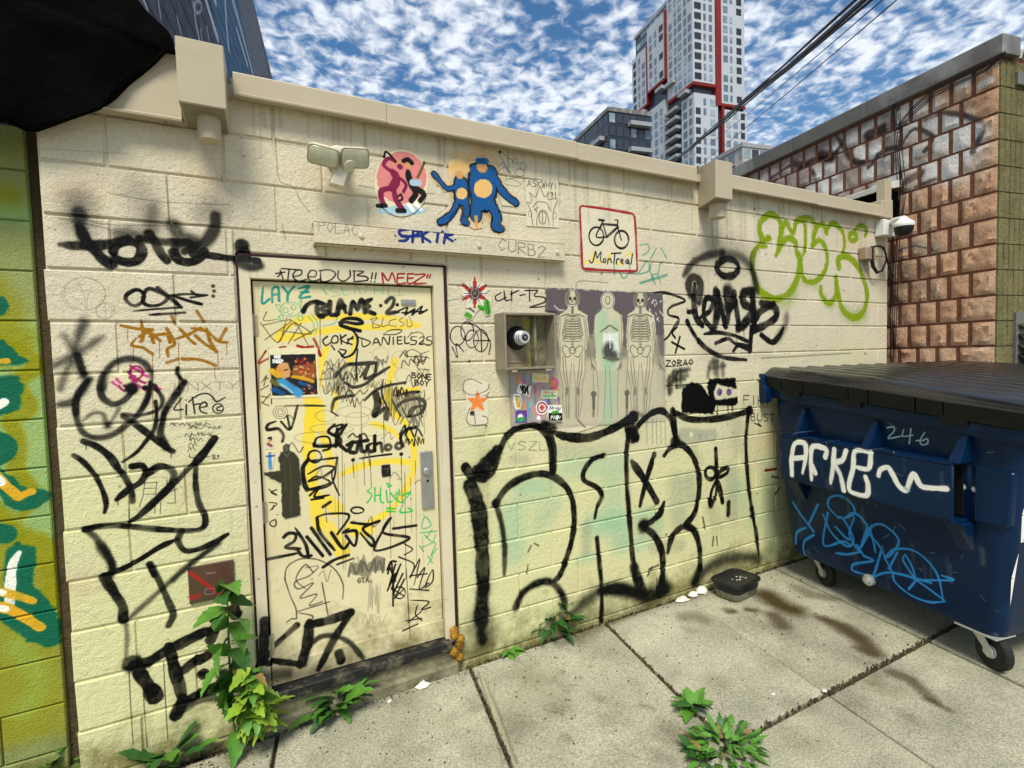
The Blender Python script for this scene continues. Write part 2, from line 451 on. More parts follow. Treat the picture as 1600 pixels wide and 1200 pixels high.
fadered,51.1,0.9,0.180208|343 2017 -18 5
lstain,151,0.9,0.101688|1484 2430 20 54
cream,186.5,0.9,0.216444|3094 330 79 -31
fadered,144,0.9,0.297897|359 2388 -16 5
lstain,195.7,0.9,0.280113|2844 2802 176 -5
cream,100.6,0.9,0.238627|-26 1507 50 26
fadered,187.9,0.9,0.129773|2786 511 65 -43
lstain,157.7,0.9,0.126808|2020 2091 72 -20
cream,70.9,0.9,0.129697|576 2203 -98 -4
fadered,335.6,0.9,0.283845|3940 892 272 -33
lstain,80,0.9,0.185165|3351 727 -32 70
cream,191.5,0.9,0.198696|2362 1183 -148 61
fadered,74.6,0.9,0.277597|-148 2272 57 28
lstain,135.1,0.9,0.253651|-14 1900 26 -2
cream,237.9,0.9,0.124391|2409 2607 92 72
fadered,212.3,0.9,0.266541|5067 2409 -161 87
lstain,80.5,0.9,0.211065|-149 856 -38 -14
cream,101.3,0.9,0.291848|833 2126 60 -14
fadered,131.3,0.9,0.282613|1083 2201 54 -56
lstain,180.4,0.9,0.101319|1602 843 151 37
cream,276.8,0.9,0.110026|4555 3020 -233 -95
fadered,97.7,0.9,0.240535|1861 1270 -156 69
lstain,259.2,0.9,0.285631|2565 95 -202 -16
cream,130.8,0.9,0.118343|-138 1688 39 32
fadered,95.9,0.9,0.289037|-154 781 -43 -7
lstain,151.2,0.9,0.104615|1364 1817 87 16
cream,58.6,0.9,0.209471|-22 2267 62 30
fadered,259.5,0.9,0.121688|4512 838 -130 63
lstain,43.2,0.9,0.260204|789 2383 64 44
cream,155.1,0.9,0.171469|1638 2495 151 14
fadered,157.1,0.9,0.195161|4867 2640 235 -29
lstain,73.6,0.9,0.224262|1021 2423 67 45
cream,82.2,0.9,0.154412|156 1228 -26 34
fadered,130.2,0.9,0.216495|-89 2259 43 48
lstain,195.3,0.9,0.260152|3457 -341 133 -106
cream,168.2,0.9,0.26271|2440 2234 160 88
fadered,173.1,0.9,0.174328|2212 235 -72 16
lstain,71.2,0.9,0.162843|83 2401 -11 20
cream,76.2,0.9,0.131256|-26 1024 -15 -43
fadered,244.3,0.9,0.27047|2622 1789 -82 -12
lstain,293.6,0.9,0.127908|4120 2168 152 90
cream,60.4,0.9,0.171454|964 1910 -97 -32
fadered,143.2,0.9,0.24207|231 1152 8 -43
lstain,187.8,0.9,0.135324|4218 261 324 -95
cream,118.7,0.9,0.236178|4427 466 -229 -30
fadered,111.9,0.9,0.159903|1103 1354 10 -27
lstain,341,0.9,0.251702|4563 2598 96 27
gray,4.4,0.4,0.65|607 2611 1 -97 9 -90 54 -18 29 -62 36 -44
gray,4,0.4,0.65|388 2416 4 -27
gray,3.7,0.4,0.65|-92 2200 67 -23 166 11 249 28
gray,3.8,0.4,0.65|1 2297 166 -13 251 15
gray,4.3,0.4,0.65|468 2588 138 3 132 -1
gray,3.6,0.4,0.65|-159 2188 213 -41
gray,5,0.4,0.65|959 2448 184 -8 197 15
gray,6.6,0.4,0.65|2191 1995 24 57 212 1
gray,7.7,0.4,0.65|2675 603 110 24
gray,4.4,0.4,0.65|616 2237 12 -69
gray,11.3,0.4,0.65|3833 1560 1135 14
gray,5.6,0.4,0.65|1390 1918 108 20
gray,3.2,0.5,0.35|-201 2436 272 23
gray,3.2,0.5,0.35|-135 1586 138 -31
gray,3.1,0.5,0.35|-241 698 95 -37 56 -93
gray,3.6,0.5,0.35|78 976 203 -21
gray,15.6,0.15,0.4|3326 2532 3 -96 6 -97
gray,15.7,0.15,0.4|3376 2537 3 -97 7 -97
K,91.3,0.95,0.6|-92 2249 -2 -36 1 -36
K,45.1,0.5,0.9|-96 2213 0 -48 9 -42
K,41,0.2,1|-97 2158 17 -46 29 -44 19 -26 24 -19
K,38.5,0.25,1|-158 2088 50 -1 59 6 50 11 52 24
K,35.3,0.15,1|2 2072 19 32 32 12 33 -10 9 -31 -20 -33 -32 -8 -30 11 -11 27
K,51.4,0.7,0.8|24 2143 31 7 35 -15
K,98.3,0.98,0.42|100 2314 13 -36 8 -56 8 -43
K,46.1,0.8,0.6|145 2269 -9 -64 -5 -45
K,38.6,0.2,1|123 2153 17 -30 17 -44 20 -29
K,34.6,0.3,1|90 2130 69 -7 55 4
K,38.5,0.15,1|203 2082 15 -28 36 -7 35 15 22 31
K,34.4,0.3,1|206 2086 13 30 39 9 14 -18 -32 -17
K,61.2,0.55,0.9|206 2196 23 -47 47 -19
K,84.4,0.95,0.5|313 2255 30 23 32 -10
K,46.6,0.4,0.95|359 2246 -2 -40 -16 -38 -31 -42 -47 -23
K,28.8,0.12,1|267 2080 58 0 70 -7 61 -1 56 -3
K,58.5,0.2,1|453 2130 2 -20 5 -17
K,44.4,0.4,1|437 2061 42 -22 38 9
pencil,1.7,0.12,0.75|-30 1906 -11 -32 -27 -23 -34 -9 -33 7 -22 22 -8 31 11 31 25 23 34 10 33 -7 24 -22 8 -31
pencil,1.7,0.12,0.75|-30 1909 -11 -32 -24 -23 -33 -9 -31 8 -21 22 -7 30 10 30 24 23 32 10 31 -7 23 -22 7 -30
pencil,1.8,0.12,0.75|-5 1843 -5 -16 -12 -12 -15 -4 -15 4 -10 11 -3 16 5 16 11 12 15 5 15 -4 11 -11 3 -17
pencil,1.8,0.12,0.75|-13 1839 -4 -15 -10 -11 -13 -4 -12 4 -8 11 -3 15 4 15 10 11 13 4 12 -4 9 -11 2 -15
pencil,1.6,0.12,0.75|-165 1902 48 14 83 6
pencil,1.6,0.12,0.75|-115 1958 17 -54 6 -55
pencil,1.6,0.12,0.75|-137 1897 27 -24 18 -24
pencil,1.6,0.12,0.75|-92 1849 13 62 45 -5
pencil,1.7,0.12,0.75|-63 1841 56 4
pencil,1.7,0.12,0.75|-34 1875 -1 -65
pencil,1.6,0.12,0.75|-125 1946 18 -12 21 19
K,14.5,0.12,1|34 1902 35 25 25 -17 -9 -32 -25 -15 -22 14 -4 25
K,14.8,0.12,1|92 1910 19 23 32 -12 29 -23 -26 -28 -38 -5 -19 13 3 32
K,16.2,0.12,1|141 1937 39 -37 37 -40
K,11,0.12,1|175 1906 62 9 77 -2
K,10,0.12,1|257 1927 25 -18 32 4 -61 -12
K,13.8,0.12,1|192 1907 54 -20 44 -12
K,15.6,0.12,1|336 1951 1 0
K,15.6,0.12,1|338 1931 1 0
K,15.6,0.12,1|334 1910 1 0
K,8.8,0.12,1|54 1842 80 10 83 8
K,12,0.12,1|109 1828 68 6 53 5
ochre,12.7,0.12,1|12 1785 49 -12 53 -5
ochre,12.8,0.12,1|78 1808 4 -64 -8 -22
ochre,12.8,0.12,1|59 1735 -17 -28 36 -11 32 -26
ochre,12.9,0.12,1|70 1741 32 16 36 -33
ochre,13,0.12,1|103 1770 13 -55
ochre,13.1,0.12,1|102 1741 60 9 9 -34
ochre,13.2,0.12,1|163 1773 24 -62 -26 -20 1 -31
ochre,13.3,0.12,1|183 1825 9 -32
ochre,13.5,0.12,1|188 1729 52 21 41 26
ochre,13.5,0.12,1|207 1775 32 -45 19 -20
ochre,13.7,0.12,1|272 1846 23 -44
ochre,13.9,0.12,1|249 1775 54 -13 40 -41 35 -7
ochre,13.8,0.12,1|304 1775 9 -52 21 -48
ochre,14,0.12,1|376 1773 -28 -52
ochre,13.3,0.12,1|156 1634 39 14
ochre,13.7,0.12,1|212 1647 62 -4 55 -26
ochre,13.7,0.12,1|262 1743 33 -34 42 -34
ochre,3.4,0.15,0.9|32 1770 -1 -25 0 -25
ochre,3.5,0.15,0.9|47 1706 -1 -32 -1 -32
ochre,3.5,0.15,0.9|110 1673 -7 -132 -6 -133
ochre,3.6,0.15,0.9|136 1724 -2 -34 -1 -34
ochre,3.6,0.15,0.9|201 1717 -2 -46 -1 -46
ochre,3.8,0.15,0.9|340 1675 -1 -38 -1 -38
ochre,3.8,0.15,0.9|375 1719 -1 -29 0 -28
ochre,3.8,0.15,0.9|325 1614 0 -26 -1 -27
K,30.6,0.85,0.8|-104 1794 -18 -49 -14 -61 8 -49 15 -47
K,30.6,0.85,0.8|-48 1742 -42 -34 -40 -30 -40 -26 -31 -18
K,30.7,0.95,0.35|-101 1812 -16 -67
K,24.7,0.35,0.95|-130 1672 15 -74
K,26.8,0.85,0.7|-165 1745 22 -48
K,27.9,0.8,0.75|-151 1642 -22 -48 -14 -48
K,27.3,0.5,0.95|-61 1539 15 62 33 40 52 11 41 -18 17 -38 0 -45
cream,-1,0.02,1|-26 1582 49 55 46 -8 25 -39 7 -66 -49 -29 -41 22
mag,11.6,0.3,0.9|35 1624 12 -11 13 -6
pink,11.6,0.3,0.9|50 1610 12 -10 13 -6
mag,11.5,0.3,0.9|26 1599 10 -11 10 -6
pink,11.7,0.3,0.9|68 1597 10 -11 10 -5
mag,11.7,0.3,0.9|53 1572 13 -11 13 -6
pink,11.6,0.3,0.9|39 1560 10 -11 10 -6
mag,11.5,0.3,0.9|10 1548 13 -10 12 -6
pink,11.3,0.3,0.9|-27 1563 9 -11 10 -5
mag,11.4,0.3,0.9|-6 1543 8 -11 7 -5
pink,11.7,0.3,0.9|65 1539 10 -11 10 -5
mag,11.8,0.3,0.9|94 1538 13 -11 13 -6
pink,11.9,0.3,0.9|113 1543 7 -11 8 -5
mag,11.5,0.3,0.9|30 1579 10 -10 10 -6
pink,11.4,0.3,0.9|-13 1575 6 -11 6 -5
mag,8.1,0.12,1|73 1597 -4 -13 -8 -9 -11 -3 -10 4 -7 10 -2 12 3 13 8 9 11 3 10 -4 8 -9 2 -13
K,45.7,0.3,1|33 1534 0 0
K,19.9,0.3,1|78 1535 0 0
K,24,0.35,1|96 1557 -10 -58 -32 -62 -39 -42 -53 -39 -51 -7 -38 22 -16 50 -2 61 11 43 30 48
K,23.1,0.3,0.95|-56 1595 -11 -43 6 -47 29 -29 31 8 24 22 15 22
K,28.1,0.6,0.9|-97 1578 -27 -51 -31 -35 -40 -7
K,16.5,0.7,0.8|-127 1419 33 26 30 -6 12 -48
K,33.1,0.6,0.9|-52 1393 1 0
K,14.1,0.8,0.7|-52 1391 28 42 13 28
K,16.2,0.4,0.95|-1 1433 49 -7 43 7 33 18 9 39 -26 54
K,25.4,0.15,1|1 1425 40 -37 55 -59 42 -45 20 -16
K,27,0.35,1|213 1552 -37 -58 -35 -57 -14 -51 -7 -46 18 -54
K,17.9,0.5,1|193 1612 -4 -20 13 -27
K,4.8,0.15,0.9|153 1271 -1 -14 0 -14
K,26.8,0.15,1|-129 1340 38 -24 38 -42 23 -47
K,25,0.25,1|-30 1227 26 -52 15 -50 1 -42
K,16,0.3,1|-11 1244 46 33 34 42 29 43 12 58 0 58
K,25.2,0.15,1|19 1223 32 -1 11 -26 -17 -38 -44 -27 -38 -33
K,28.7,0.15,1|65 1186 42 24 39 -13 11 -33 -22 -44 -52 -53 -51 -46 -35 -21
K,19.1,0.2,1|-161 1288 28 -30 31 -54 22 -66 8 -52 -7 -34
K,32.8,0.12,1|310 1307 -31 -43 -40 -50
K,24.3,0.18,1|239 1214 -6 -53 -1 -55 8 -69 19 -58 -7 -43 -42 -9 -111 25 -106 31 -76 17 -60 -4
K,23.2,0.15,1|239 1217 -57 -56 -53 -53 -46 -43
K,25.7,0.4,0.95|-138 992 28 -38 30 -65 14 -48 -6 -41
K,24.1,0.15,1|173 933 -15 -38 19 -45 40 -8 60 16 61 29
K,22.7,0.15,1|157 902 -62 -22 -67 -36 -64 -28 -57 -14
K,21.1,0.7,0.8|325 877 -68 -49 -66 -49 -59 -48
K,21.7,0.2,1|54 815 15 -49
K,3.9,0.15,0.9|-122 1326 -1 -10 1 -9
K,4,0.15,0.9|-35 1090 0 -8 1 -8
K,4.1,0.15,0.9|1 1081 -2 -48 -2 -49
K,3.6,0.12,0.85|55 1150 43 -2
K,3.5,0.12,0.85|56 1150 -8 -50 -14 -44
K,3.6,0.12,0.85|98 1148 -8 -48
K,3.6,0.12,0.85|56 1128 35 -3
K,3.6,0.12,0.85|55 1105 35 -4
K,3.6,0.12,0.85|131 1154 2 -54
K,3.7,0.12,0.85|157 1124 0 -71
K,3.7,0.12,0.85|133 1100 32 10
K,3.7,0.12,0.85|126 1058 31 -5
K,3.6,0.12,0.85|88 1061 -5 -39
K,3.6,0.12,0.85|107 1064 -5 -45
pencil,2.3,0.12,0.6|191 1072 -15 -40 -36 -25 -47 -3 -45 18 -31 35 -10 42 14 39 35 25 46 5 46 -17 33 -36 10 -43
K,6.7,0.12,1|199 1485 -28 -44 30 -2
K,6.8,0.12,1|215 1458 -2 -43
K,6.8,0.12,1|238 1487 6 -68
K,7,0.12,1|225 1468 30 25 36 8 22 -19 12 -19 33 17
K,6.9,0.12,1|242 1455 19 4
K,6.9,0.12,1|258 1441 31 6 -6 17 -18 -9 0 -28 22 -11
K,7,0.12,1|340 1442 -14 -5 1 -12 13 0
K,5.7,0.12,1|349 1432 -3 -10 -7 -7 -10 -2 -10 4 -7 8 -2 10 3 10 8 7 10 2 9 -3 7 -8 2 -11
K,6.7,0.12,1|215 1477 0 0
pencil,4.2,0.12,0.65|179 1550 -1 -16 -1 -16 18 -1 17 -1
pencil,4.3,0.12,0.65|224 1517 1 16 1 16 17 -17 17 -17 1 16 0 16
pencil,4.4,0.12,0.65|274 1548 17 -17 17 -17
pencil,4.4,0.12,0.65|310 1546 -19 -15 -19 -15
pencil,4.5,0.12,0.65|323 1547 18 -1 19 -1
pencil,4.5,0.12,0.65|341 1546 -1 -16 0 -16
pencil,4.5,0.12,0.65|373 1546 9 -8 9 -9 10 8 9 7
pencil,4.5,0.12,0.65|391 1529 -3 -8 -2 -8
K,3.1,0.12,0.9|157 1375 0 11 18 -14 -11 15 3 -12 6 10 18 -11 6 8 -9 -9 11 10 5 -12 9 12 7 -14 1 13 7 -15 19 11 3 -12 -6 15 11 -14 0 13 6 -13 2 12 9 -15 10 13 -3 -11 5 11 12 -11
K,3.1,0.12,0.9|218 1357 6 9 -1 -8 12 11 -10 -12 17 10 6 -15 -8 13 2 -9 7 7 13 -12 13 10 -7 -6 15 9 7 -13 2 8 5 -7 -1 9 12 -13 4 11 5 -11 14 12 -3 -13 13 12
K,3.1,0.12,0.9|203 1323 6 15 9 -15 11 16 -2 -13 3 11 10 -12 14 14 -3 -16 10 13 5 -14 1 16 6 -16 4 9 18 -12 -8 17 15 -22 -4 18
K,3.1,0.12,0.9|218 1307 6 18 0 -21 10 17 3 -18 8 14 6 -16 8 13 7 -13
K,3.1,0.12,0.9|213 1282 10 16 9 -16 6 19 6 -20
K,3.1,0.12,0.9|211 1261 8 19 4 -13 8 12 7 -17
K,3.1,0.12,1|217 1250 3 -15 69 -4
K,3.2,0.12,1|305 1235 -2 1 -3 2 -1 -2 -1 -3 3 -3 3 -4 -1 -3 0 -3 -3 1 -3 0
K,3.2,0.12,1|308 1237 -1 -9 0 -9 3 0 4 -1
K,3.2,0.12,1|317 1236 2 -5 1 -5 2 5 2 4
K,3.2,0.12,1|320 1226 0 -4 -1 -4
K,30.2,0.45,0.9|-108 933 24 -50 18 -49 -7 -37
K,35.1,0.18,1|-95 797 35 -85 18 -50 -1 -54
K,17,0.7,0.75|-35 599 1 -62 -9 -86
K,22.4,0.6,0.85|304 853 -120 -74 -82 -67 -67 -54 -61 -50
K,25.8,0.25,0.95|56 815 28 -75 27 -93 14 -58 -18 -44
K,44.2,0.12,1|-15 415 44 -2 52 24 60 19 68 21 63 15
K,73.8,0.2,1|-24 422 1 0
K,45.8,0.12,1|-10 398 28 -64 20 -53
K,63.8,0.1,1|38 288 7 -26
K,45.8,0.1,1|272 491 -18 -47
K,44.3,0.1,1|104 457 13 -90 15 -86 9 -67
K,50.7,0.15,1|141 214 -28 -55
K,41.6,0.1,1|142 333 41 29 56 16
K,43.8,0.15,1|145 204 65 19 78 16
K,48.8,0.1,1|218 303 0 0
K,33.7,0.5,0.9|120 168 89 27 83 -24
K,52.3,0.15,1|346 555 7 -26
K,52.9,0.3,1|290 280 68 -72
K,4.1,0.15,0.85|-35 390 -2 -149 0 -150
K,4.2,0.15,0.85|8 314 -1 -125 2 -128
K,4.3,0.15,0.85|82 393 -2 -162 0 -165
yel,55.7,0.1,0.92|707 1444 -12 -113 -8 -134 9 -143 14 -112 3 -89
yel,39.6,0.1,0.9|741 1429 10 -137 33 -154
yel,30.3,0.08,0.92|821 1078 95 30 142 10 99 -19
yel,33.7,0.08,0.92|1185 1179 1 -89 -34 -99 -66 -94 -68 -47 -86 -36 -57 -40
yel,63.8,0.1,0.9|738 979 37 -33 25 -32
yel,31,0.08,0.92|1077 1421 41 -82 42 -62 25 -91
yel,28.8,0.08,0.9|981 1314 83 -36 53 -45
yel,64.2,0.15,0.85|739 862 43 -70 36 -91
yel,63.7,0.15,0.85|863 812 82 -22
yel,31,0.08,0.9|580 1740 32 39 56 31 81 16 131 8 136 0 143 -18 81 -23
yel,31,0.08,0.9|1240 1789 -119 -6 -142 0 -102 -5 -131 -19 -94 -19 -73 -10
yel,30.1,0.08,0.9|785 1685 -29 -80 -9 -94
yel,24.6,0.08,0.85|909 1738 1 -55 -20 -69
yel,33,0.08,0.9|1107 1615 -27 -92 -17 -99 40 -90
yel,29,0.08,0.9|1034 1418 74 46 112 1
yel,25.4,0.08,0.9|827 1507 -18 -109
yel,52,0.08,0.9|715 1412 -15 -107
K,6.8,0.12,1|581 2017 37 8
K,6.8,0.12,1|589 2003 17 21
K,6.8,0.12,1|600 2032 10 -37
K,7,0.12,1|606 2040 81 -2
K,6.9,0.12,1|637 2039 -7 -45
K,6.9,0.12,1|652 2007 32 8 6 20 -24 0 -15 -28 25 -20 37 13
K,7.1,0.12,1|714 2010 32 1 6 24 -23 3 -15 -28 17 -20 34 9
K,7.3,0.12,1|771 2039 2 -48 42 9 22 29 -26 16 -45 -6
K,7.4,0.12,1|850 2043 -3 -34 26 -13 29 23 1 27
K,7.5,0.12,1|922 2047 -2 -49
K,7.6,0.12,1|914 2046 52 -1 -31 -19 42 -4 6 -17 -63 -9
K,7.6,0.12,1|1008 2041 -6 -28
K,7.7,0.12,1|1026 2042 -6 -28
K,7.6,0.12,1|998 2000 1 0
K,7.7,0.12,1|1017 2000 1 0
red,9.2,0.12,1|1058 1996 -2 47 27 -36 21 39 15 -46
red,9.3,0.12,1|1131 2043 -2 -47 41 4
red,9.4,0.12,1|1131 2043 35 2
red,9.4,0.12,1|1130 2022 30 3
red,9.5,0.12,1|1182 2046 -1 -47 29 4
red,9.5,0.12,1|1182 2045 30 2
red,9.5,0.12,1|1182 2023 26 3
red,9.5,0.12,1|1220 2043 52 3 -60 -45 65 2
red,9.7,0.12,1|1286 2047 -5 -17
red,9.7,0.12,1|1301 2047 -6 -16
teal,11.5,0.12,1|529 1960 -7 -73 31 20
teal,11.7,0.12,1|563 1893 4 59 23 7 1 -59
teal,11.8,0.12,1|566 1925 26 5
teal,11.9,0.12,1|609 1963 22 -29
teal,11.9,0.12,1|658 1967 -27 -33 -5 -33
teal,12.1,0.12,1|674 1957 47 12 -44 -51 46 4
teal,12.2,0.12,1|686 1940 31 4
lteal,3.9,0.12,0.85|762 1976 43 -45
lteal,4,0.12,0.85|792 1933 -3 40 45 6 -21 -21 46 -22 -41 -10
lteal,4,0.12,0.85|866 1976 6 -40 27 1
lteal,4,0.12,0.85|866 1956 27 4
lteal,4.1,0.12,0.85|924 1938 9 44 22 -38
lteal,4.1,0.12,0.85|972 1945 15 36 21 4
lteal,4.2,0.12,0.85|1022 1986 -2 -45
lteal,4.2,0.12,0.85|1021 1962 35 2
lteal,4.2,0.12,0.85|1064 1988 -5 -46
lteal,4.3,0.12,0.85|1093 1985 -2 -46 73 5
lteal,4.3,0.12,0.85|1143 1969 2 -25
tgrn,3.1,0.12,1|681 1863 -7 -16 -17 -13 -22 -4 -21 4 -16 11 -5 17 7 16 16 12 22 5 22 -4 15 -12 6 -16
tgrn,3.1,0.12,1|627 1858 -1 -6 -5 -4 -5 -2 -5 2 -4 4 -1 6 1 6 4 4 6 2 5 -2 4 -4 1 -6
tgrn,3.1,0.12,1|661 1872 -1 -6 -5 -4 -5 -2 -6 1 -3 5 -2 5 2 6 4 5 6 1 5 -1 4 -4 1 -6
tgrn,3.7,0.12,0.9|598 1876 -23 9 17 -36
tgrn,3.8,0.12,0.9|673 1890 13 19 -5 -39
tgrn,3.8,0.12,0.9|630 1844 5 -8 9 10
tgrn,3.7,0.12,0.9|593 1824 -9 6 12 -19
tgrn,3.9,0.12,0.9|725 1845 26 -46 -11 -47
tgrn,3.9,0.12,0.9|712 1832 23 -40 -11 -40
tgrn,4,0.12,0.9|773 1786 52 14 15 27
tgrn,3.1,0.12,1|608 1823 -2 -7 -5 -4 -6 -2 -6 2 -4 4 -1 7 2 6 4 5 6 2 6 -2 4 -5 2 -6
tgrn,3.2,0.12,1|689 1824 -2 -6 -4 -5 -6 -1 -6 1 -3 5 -2 6 2 5 4 5 6 2 6 -2 3 -4 2 -6
brown,5,0.12,0.9|510 1801 69 -88 41 111
brown,5,0.12,0.9|518 1790 119 22 -111 -86
brown,5.1,0.12,0.9|579 1713 70 86 57 -101
brown,5.2,0.12,0.9|631 1818 90 -66 -128 13
brown,5,0.12,0.9|679 1799 -59 -93
brown,4.9,0.12,0.9|538 1849 -13 -38 53 5
brown,5.2,0.12,0.9|645 1720 96 52
K,21.9,0.08,1|691 1853 17 30 38 17 32 -7
K,22,0.08,1|754 1899 -2 -53 23 -15
K,22.1,0.08,1|754 1891 41 -6 -28 -19 35 -14 -38 -18
K,22.4,0.08,1|810 1900 -2 -55 29 -5
K,22.6,0.08,1|842 1846 16 64 22 -57
K,22.8,0.08,1|848 1873 28 9
K,23.2,0.08,1|900 1847 16 56 19 -35 23 44 12 -56
K,23.5,0.08,1|1005 1919 -34 -21 21 -14 -15 -18 39 -18
K,19.4,0.08,1|1075 1906 23 21 18 -6 -11 -35 -28 -33 58 6
K,17.5,0.12,1|1048 1888 0 0
K,18,0.12,1|1130 1894 1 0
K,9.6,0.12,1|1139 1866 44 15 -16 -36 53 29 -16 -30 55 46 -17 -39 43 21
K,9,0.12,1|1153 1855 113 9
K,17,0.08,1|846 1803 33 19 54 -1 24 -17 -32 -5 -53 8 -19 -14 44 -17 47 -12
K,11.6,0.08,1|904 1771 24 -33 -1 -42 -22 -41 -39 -17 -14 12
K,7.9,0.12,1|792 1739 -22 -20 12 -22 28 15
K,8,0.12,1|818 1739 -10 -29 28 1 1 28 -19 0
K,8.1,0.12,1|851 1745 3 -42
K,8.1,0.12,1|876 1745 -24 -20 30 -22
K,8.1,0.12,1|909 1738 -27 -27 20 -11
K,8.2,0.12,1|883 1725 25 3
K,8,0.12,1|808 1697 13 -21
K,8.1,0.12,1|839 1669 19 -19 16 20 -28 8
K,7,0.12,1|949 1731 5 -43 37 22 -55 24
K,7,0.12,1|1000 1694 19 36 19 -36
K,7.1,0.12,1|1007 1706 26 3
K,7.1,0.12,1|1045 1693 9 41 24 -37 9 40
K,7.2,0.12,1|1104 1733 -1 -36
K,7.2,0.12,1|1126 1735 -1 -35 23 1
K,7.3,0.12,1|1126 1734 21 1
K,7.3,0.12,1|1125 1717 19 1
K,7.3,0.12,1|1163 1737 0 -35 22 2
K,7.4,0.12,1|1224 1736 -27 -3 -1 -15 26 -4 -7 -18 -25 0
K,7.5,0.12,1|1237 1727 24 9 -1 -18 -24 -20 29 0
K,7.6,0.12,1|1305 1736 -25 -4 -1 -14 24 -6 -5 -19 -25 0
gray,4.2,0.12,1|1001 1822 6 -44
gray,4.2,0.12,1|994 1821 36 8 -22 -25 34 -17 -35 -9
gray,4.2,0.12,1|1058 1829 -9 -42 30 7
gray,4.3,0.12,1|1122 1823 -29 -8 -8 -21 37 -7
gray,4.4,0.12,1|1159 1832 -22 -16 28 -18 -22 -12
gray,4.4,0.12,1|1189 1838 15 -44 -24 -8 -3 37
K,5.1,0.12,1|1055 1748 36 20 58 1 -28 -21 -65 -2
gray,5.2,0.12,1|1159 1643 39 28 51 -30 -38 -8 -52 10
gray,5.2,0.12,1|1290 1662 -56 -21 53 -17
gray,5.2,0.12,1|1188 1620 37 -17 40 15
gray,5.2,0.12,1|1225 1603 -1 -29 62 -10
gray,5.2,0.12,1|1193 1751 46 7 25 -22 -13 -44
gray,5.2,0.12,1|1177 1729 24 29
K,6.7,0.12,1|1192 1527 0 13 1 13 8 -2 8 -1 -2 -5 -1 -4 -7 0 -6 0
K,6.7,0.12,1|1206 1540 3 -4 3 -3 -2 -4 -2 -3 -8 1 -8 0
K,6.7,0.12,1|1229 1549 -5 -7 -5 -6 4 -7 5 -7 5 7 6 6 -5 7 -5 7
K,6.8,0.12,1|1245 1519 0 13 1 13 9 -13 10 -14 0 13 1 13
K,6.8,0.12,1|1293 1540 -10 1 -10 0 -1 -13 0 -13 10 -1 10 0
K,6.8,0.12,1|1272 1528 8 0 8 -1
K,6.7,0.12,1|1206 1490 0 13 1 13 7 -2 8 -1 -1 -5 -1 -5 -7 0 -7 0
K,6.7,0.12,1|1220 1503 3 -4 3 -4 -3 -3 -2 -3 -8 0 -7 1
K,6.8,0.12,1|1243 1512 -5 -6 -5 -7 4 -7 5 -6 5 6 5 6 -4 7 -5 7
K,6.8,0.12,1|1260 1509 5 -7 4 -7 6 7 5 6
K,6.8,0.12,1|1269 1495 -1 -6 -1 -7
K,20.2,0.1,0.95|821 1554 49 46 67 6 77 3
K,9.6,0.1,0.95|928 1676 -10 -76 2 -78
K,15.7,0.1,0.95|935 1542 43 54 -22 -60 48 17 9 44
K,15.7,0.1,0.95|866 1517 33 -22 55 11 57 40 67 40
K,14.6,0.1,0.95|951 1429 57 46 65 20 82 10
K,15,0.1,0.95|1107 1441 60 11 61 2
K,35.3,0.1,0.95|1007 1455 7 -50 -18 -50
K,18.6,0.1,0.95|1105 1383 38 27 75 10 37 -25 -23 -49 -62 -11 17 37 52 10
K,16.8,0.1,0.95|794 1384 16 54 47 14 43 1
K,9.4,0.1,0.95|794 1384 29 -22
K,24.3,0.1,0.95|996 1350 58 31 -2 -50
K,8.9,0.1,0.95|1127 1398 35 -68 47 48
K,9,0.1,0.95|1225 1413 12 -89
K,10,0.1,0.95|1046 1525 -10 -71 25 -73
K,8.8,0.1,0.95|1085 1422 40 -82
gray,4.3,0.12,0.75|1039 1385 17 126 0 -145 13 120 5 -148 16 149 1 -152
gray,4.3,0.12,0.75|1065 1382 17 134 -3 -172 15 130 9 -120 10 145 2 -139
gray,4.4,0.12,0.75|1091 1321 18 148 -1 -99 11 82 9 -118 8 110 12 -80
gray,4.4,0.12,0.75|1118 1341 14 140 4 -156 17 137 -2 -131 16 115 5 -76
gray,4.4,0.12,0.75|1153 1367 11 96 1 -125 14 121 4 -128 18 125 1 -93
gray,4.5,0.12,0.75|1181 1340 8 127 5 -124 10 118 5 -127 19 101 6 -95
gray,4.5,0.12,0.75|1208 1335 8 88 5 -104 11 118 13 -97 10 112 3 -127
gray,4,0.12,0.55|744 1490 23 91 17 -106 21 145 10 -130 29 75
gray,4,0.12,0.55|771 1488 22 102 14 -93 20 84 4 -106 20 114
gray,4,0.12,0.55|779 1469 31 126 8 -116 20 126 5 -168 29 180
gray,4,0.12,0.55|805 1473 14 115 10 -122 21 119 14 -104 14 109
gray,4.1,0.12,0.55|823 1462 21 129 6 -115 18 124 10 -131 20 115
brown,5.5,0.12,0.95|503 1535 22 31 -14 -45
brown,5.5,0.12,0.95|498 1503 34 19
brown,5.5,0.12,0.95|502 1444 31 37
brown,5.5,0.12,0.95|499 1446 29 -16
brown,5.5,0.12,0.95|512 1548 19 6
brown,5.5,0.12,0.95|500 1475 27 -8
red,9.7,0.12,1|527 1676 -32 -53 38 18
red,3.6,0.12,1|498 1622 -7 -98 1 -105
red,8.1,0.12,1|584 1691 25 3
red,14.1,0.12,1|659 1697 34 -9 33 5
red,13,0.12,1|731 1728 13 -30 12 -47
K,4.9,0.12,1|540 1686 -1 -248
K,3.3,0.12,1|763 1826 -6 -141
gray,6,0.12,0.8|763 1564 40 26 24 -49
gray,6,0.12,0.8|749 1538 65 4
gray,6,0.12,0.8|761 1510 11 -41 40 32 -14 -40
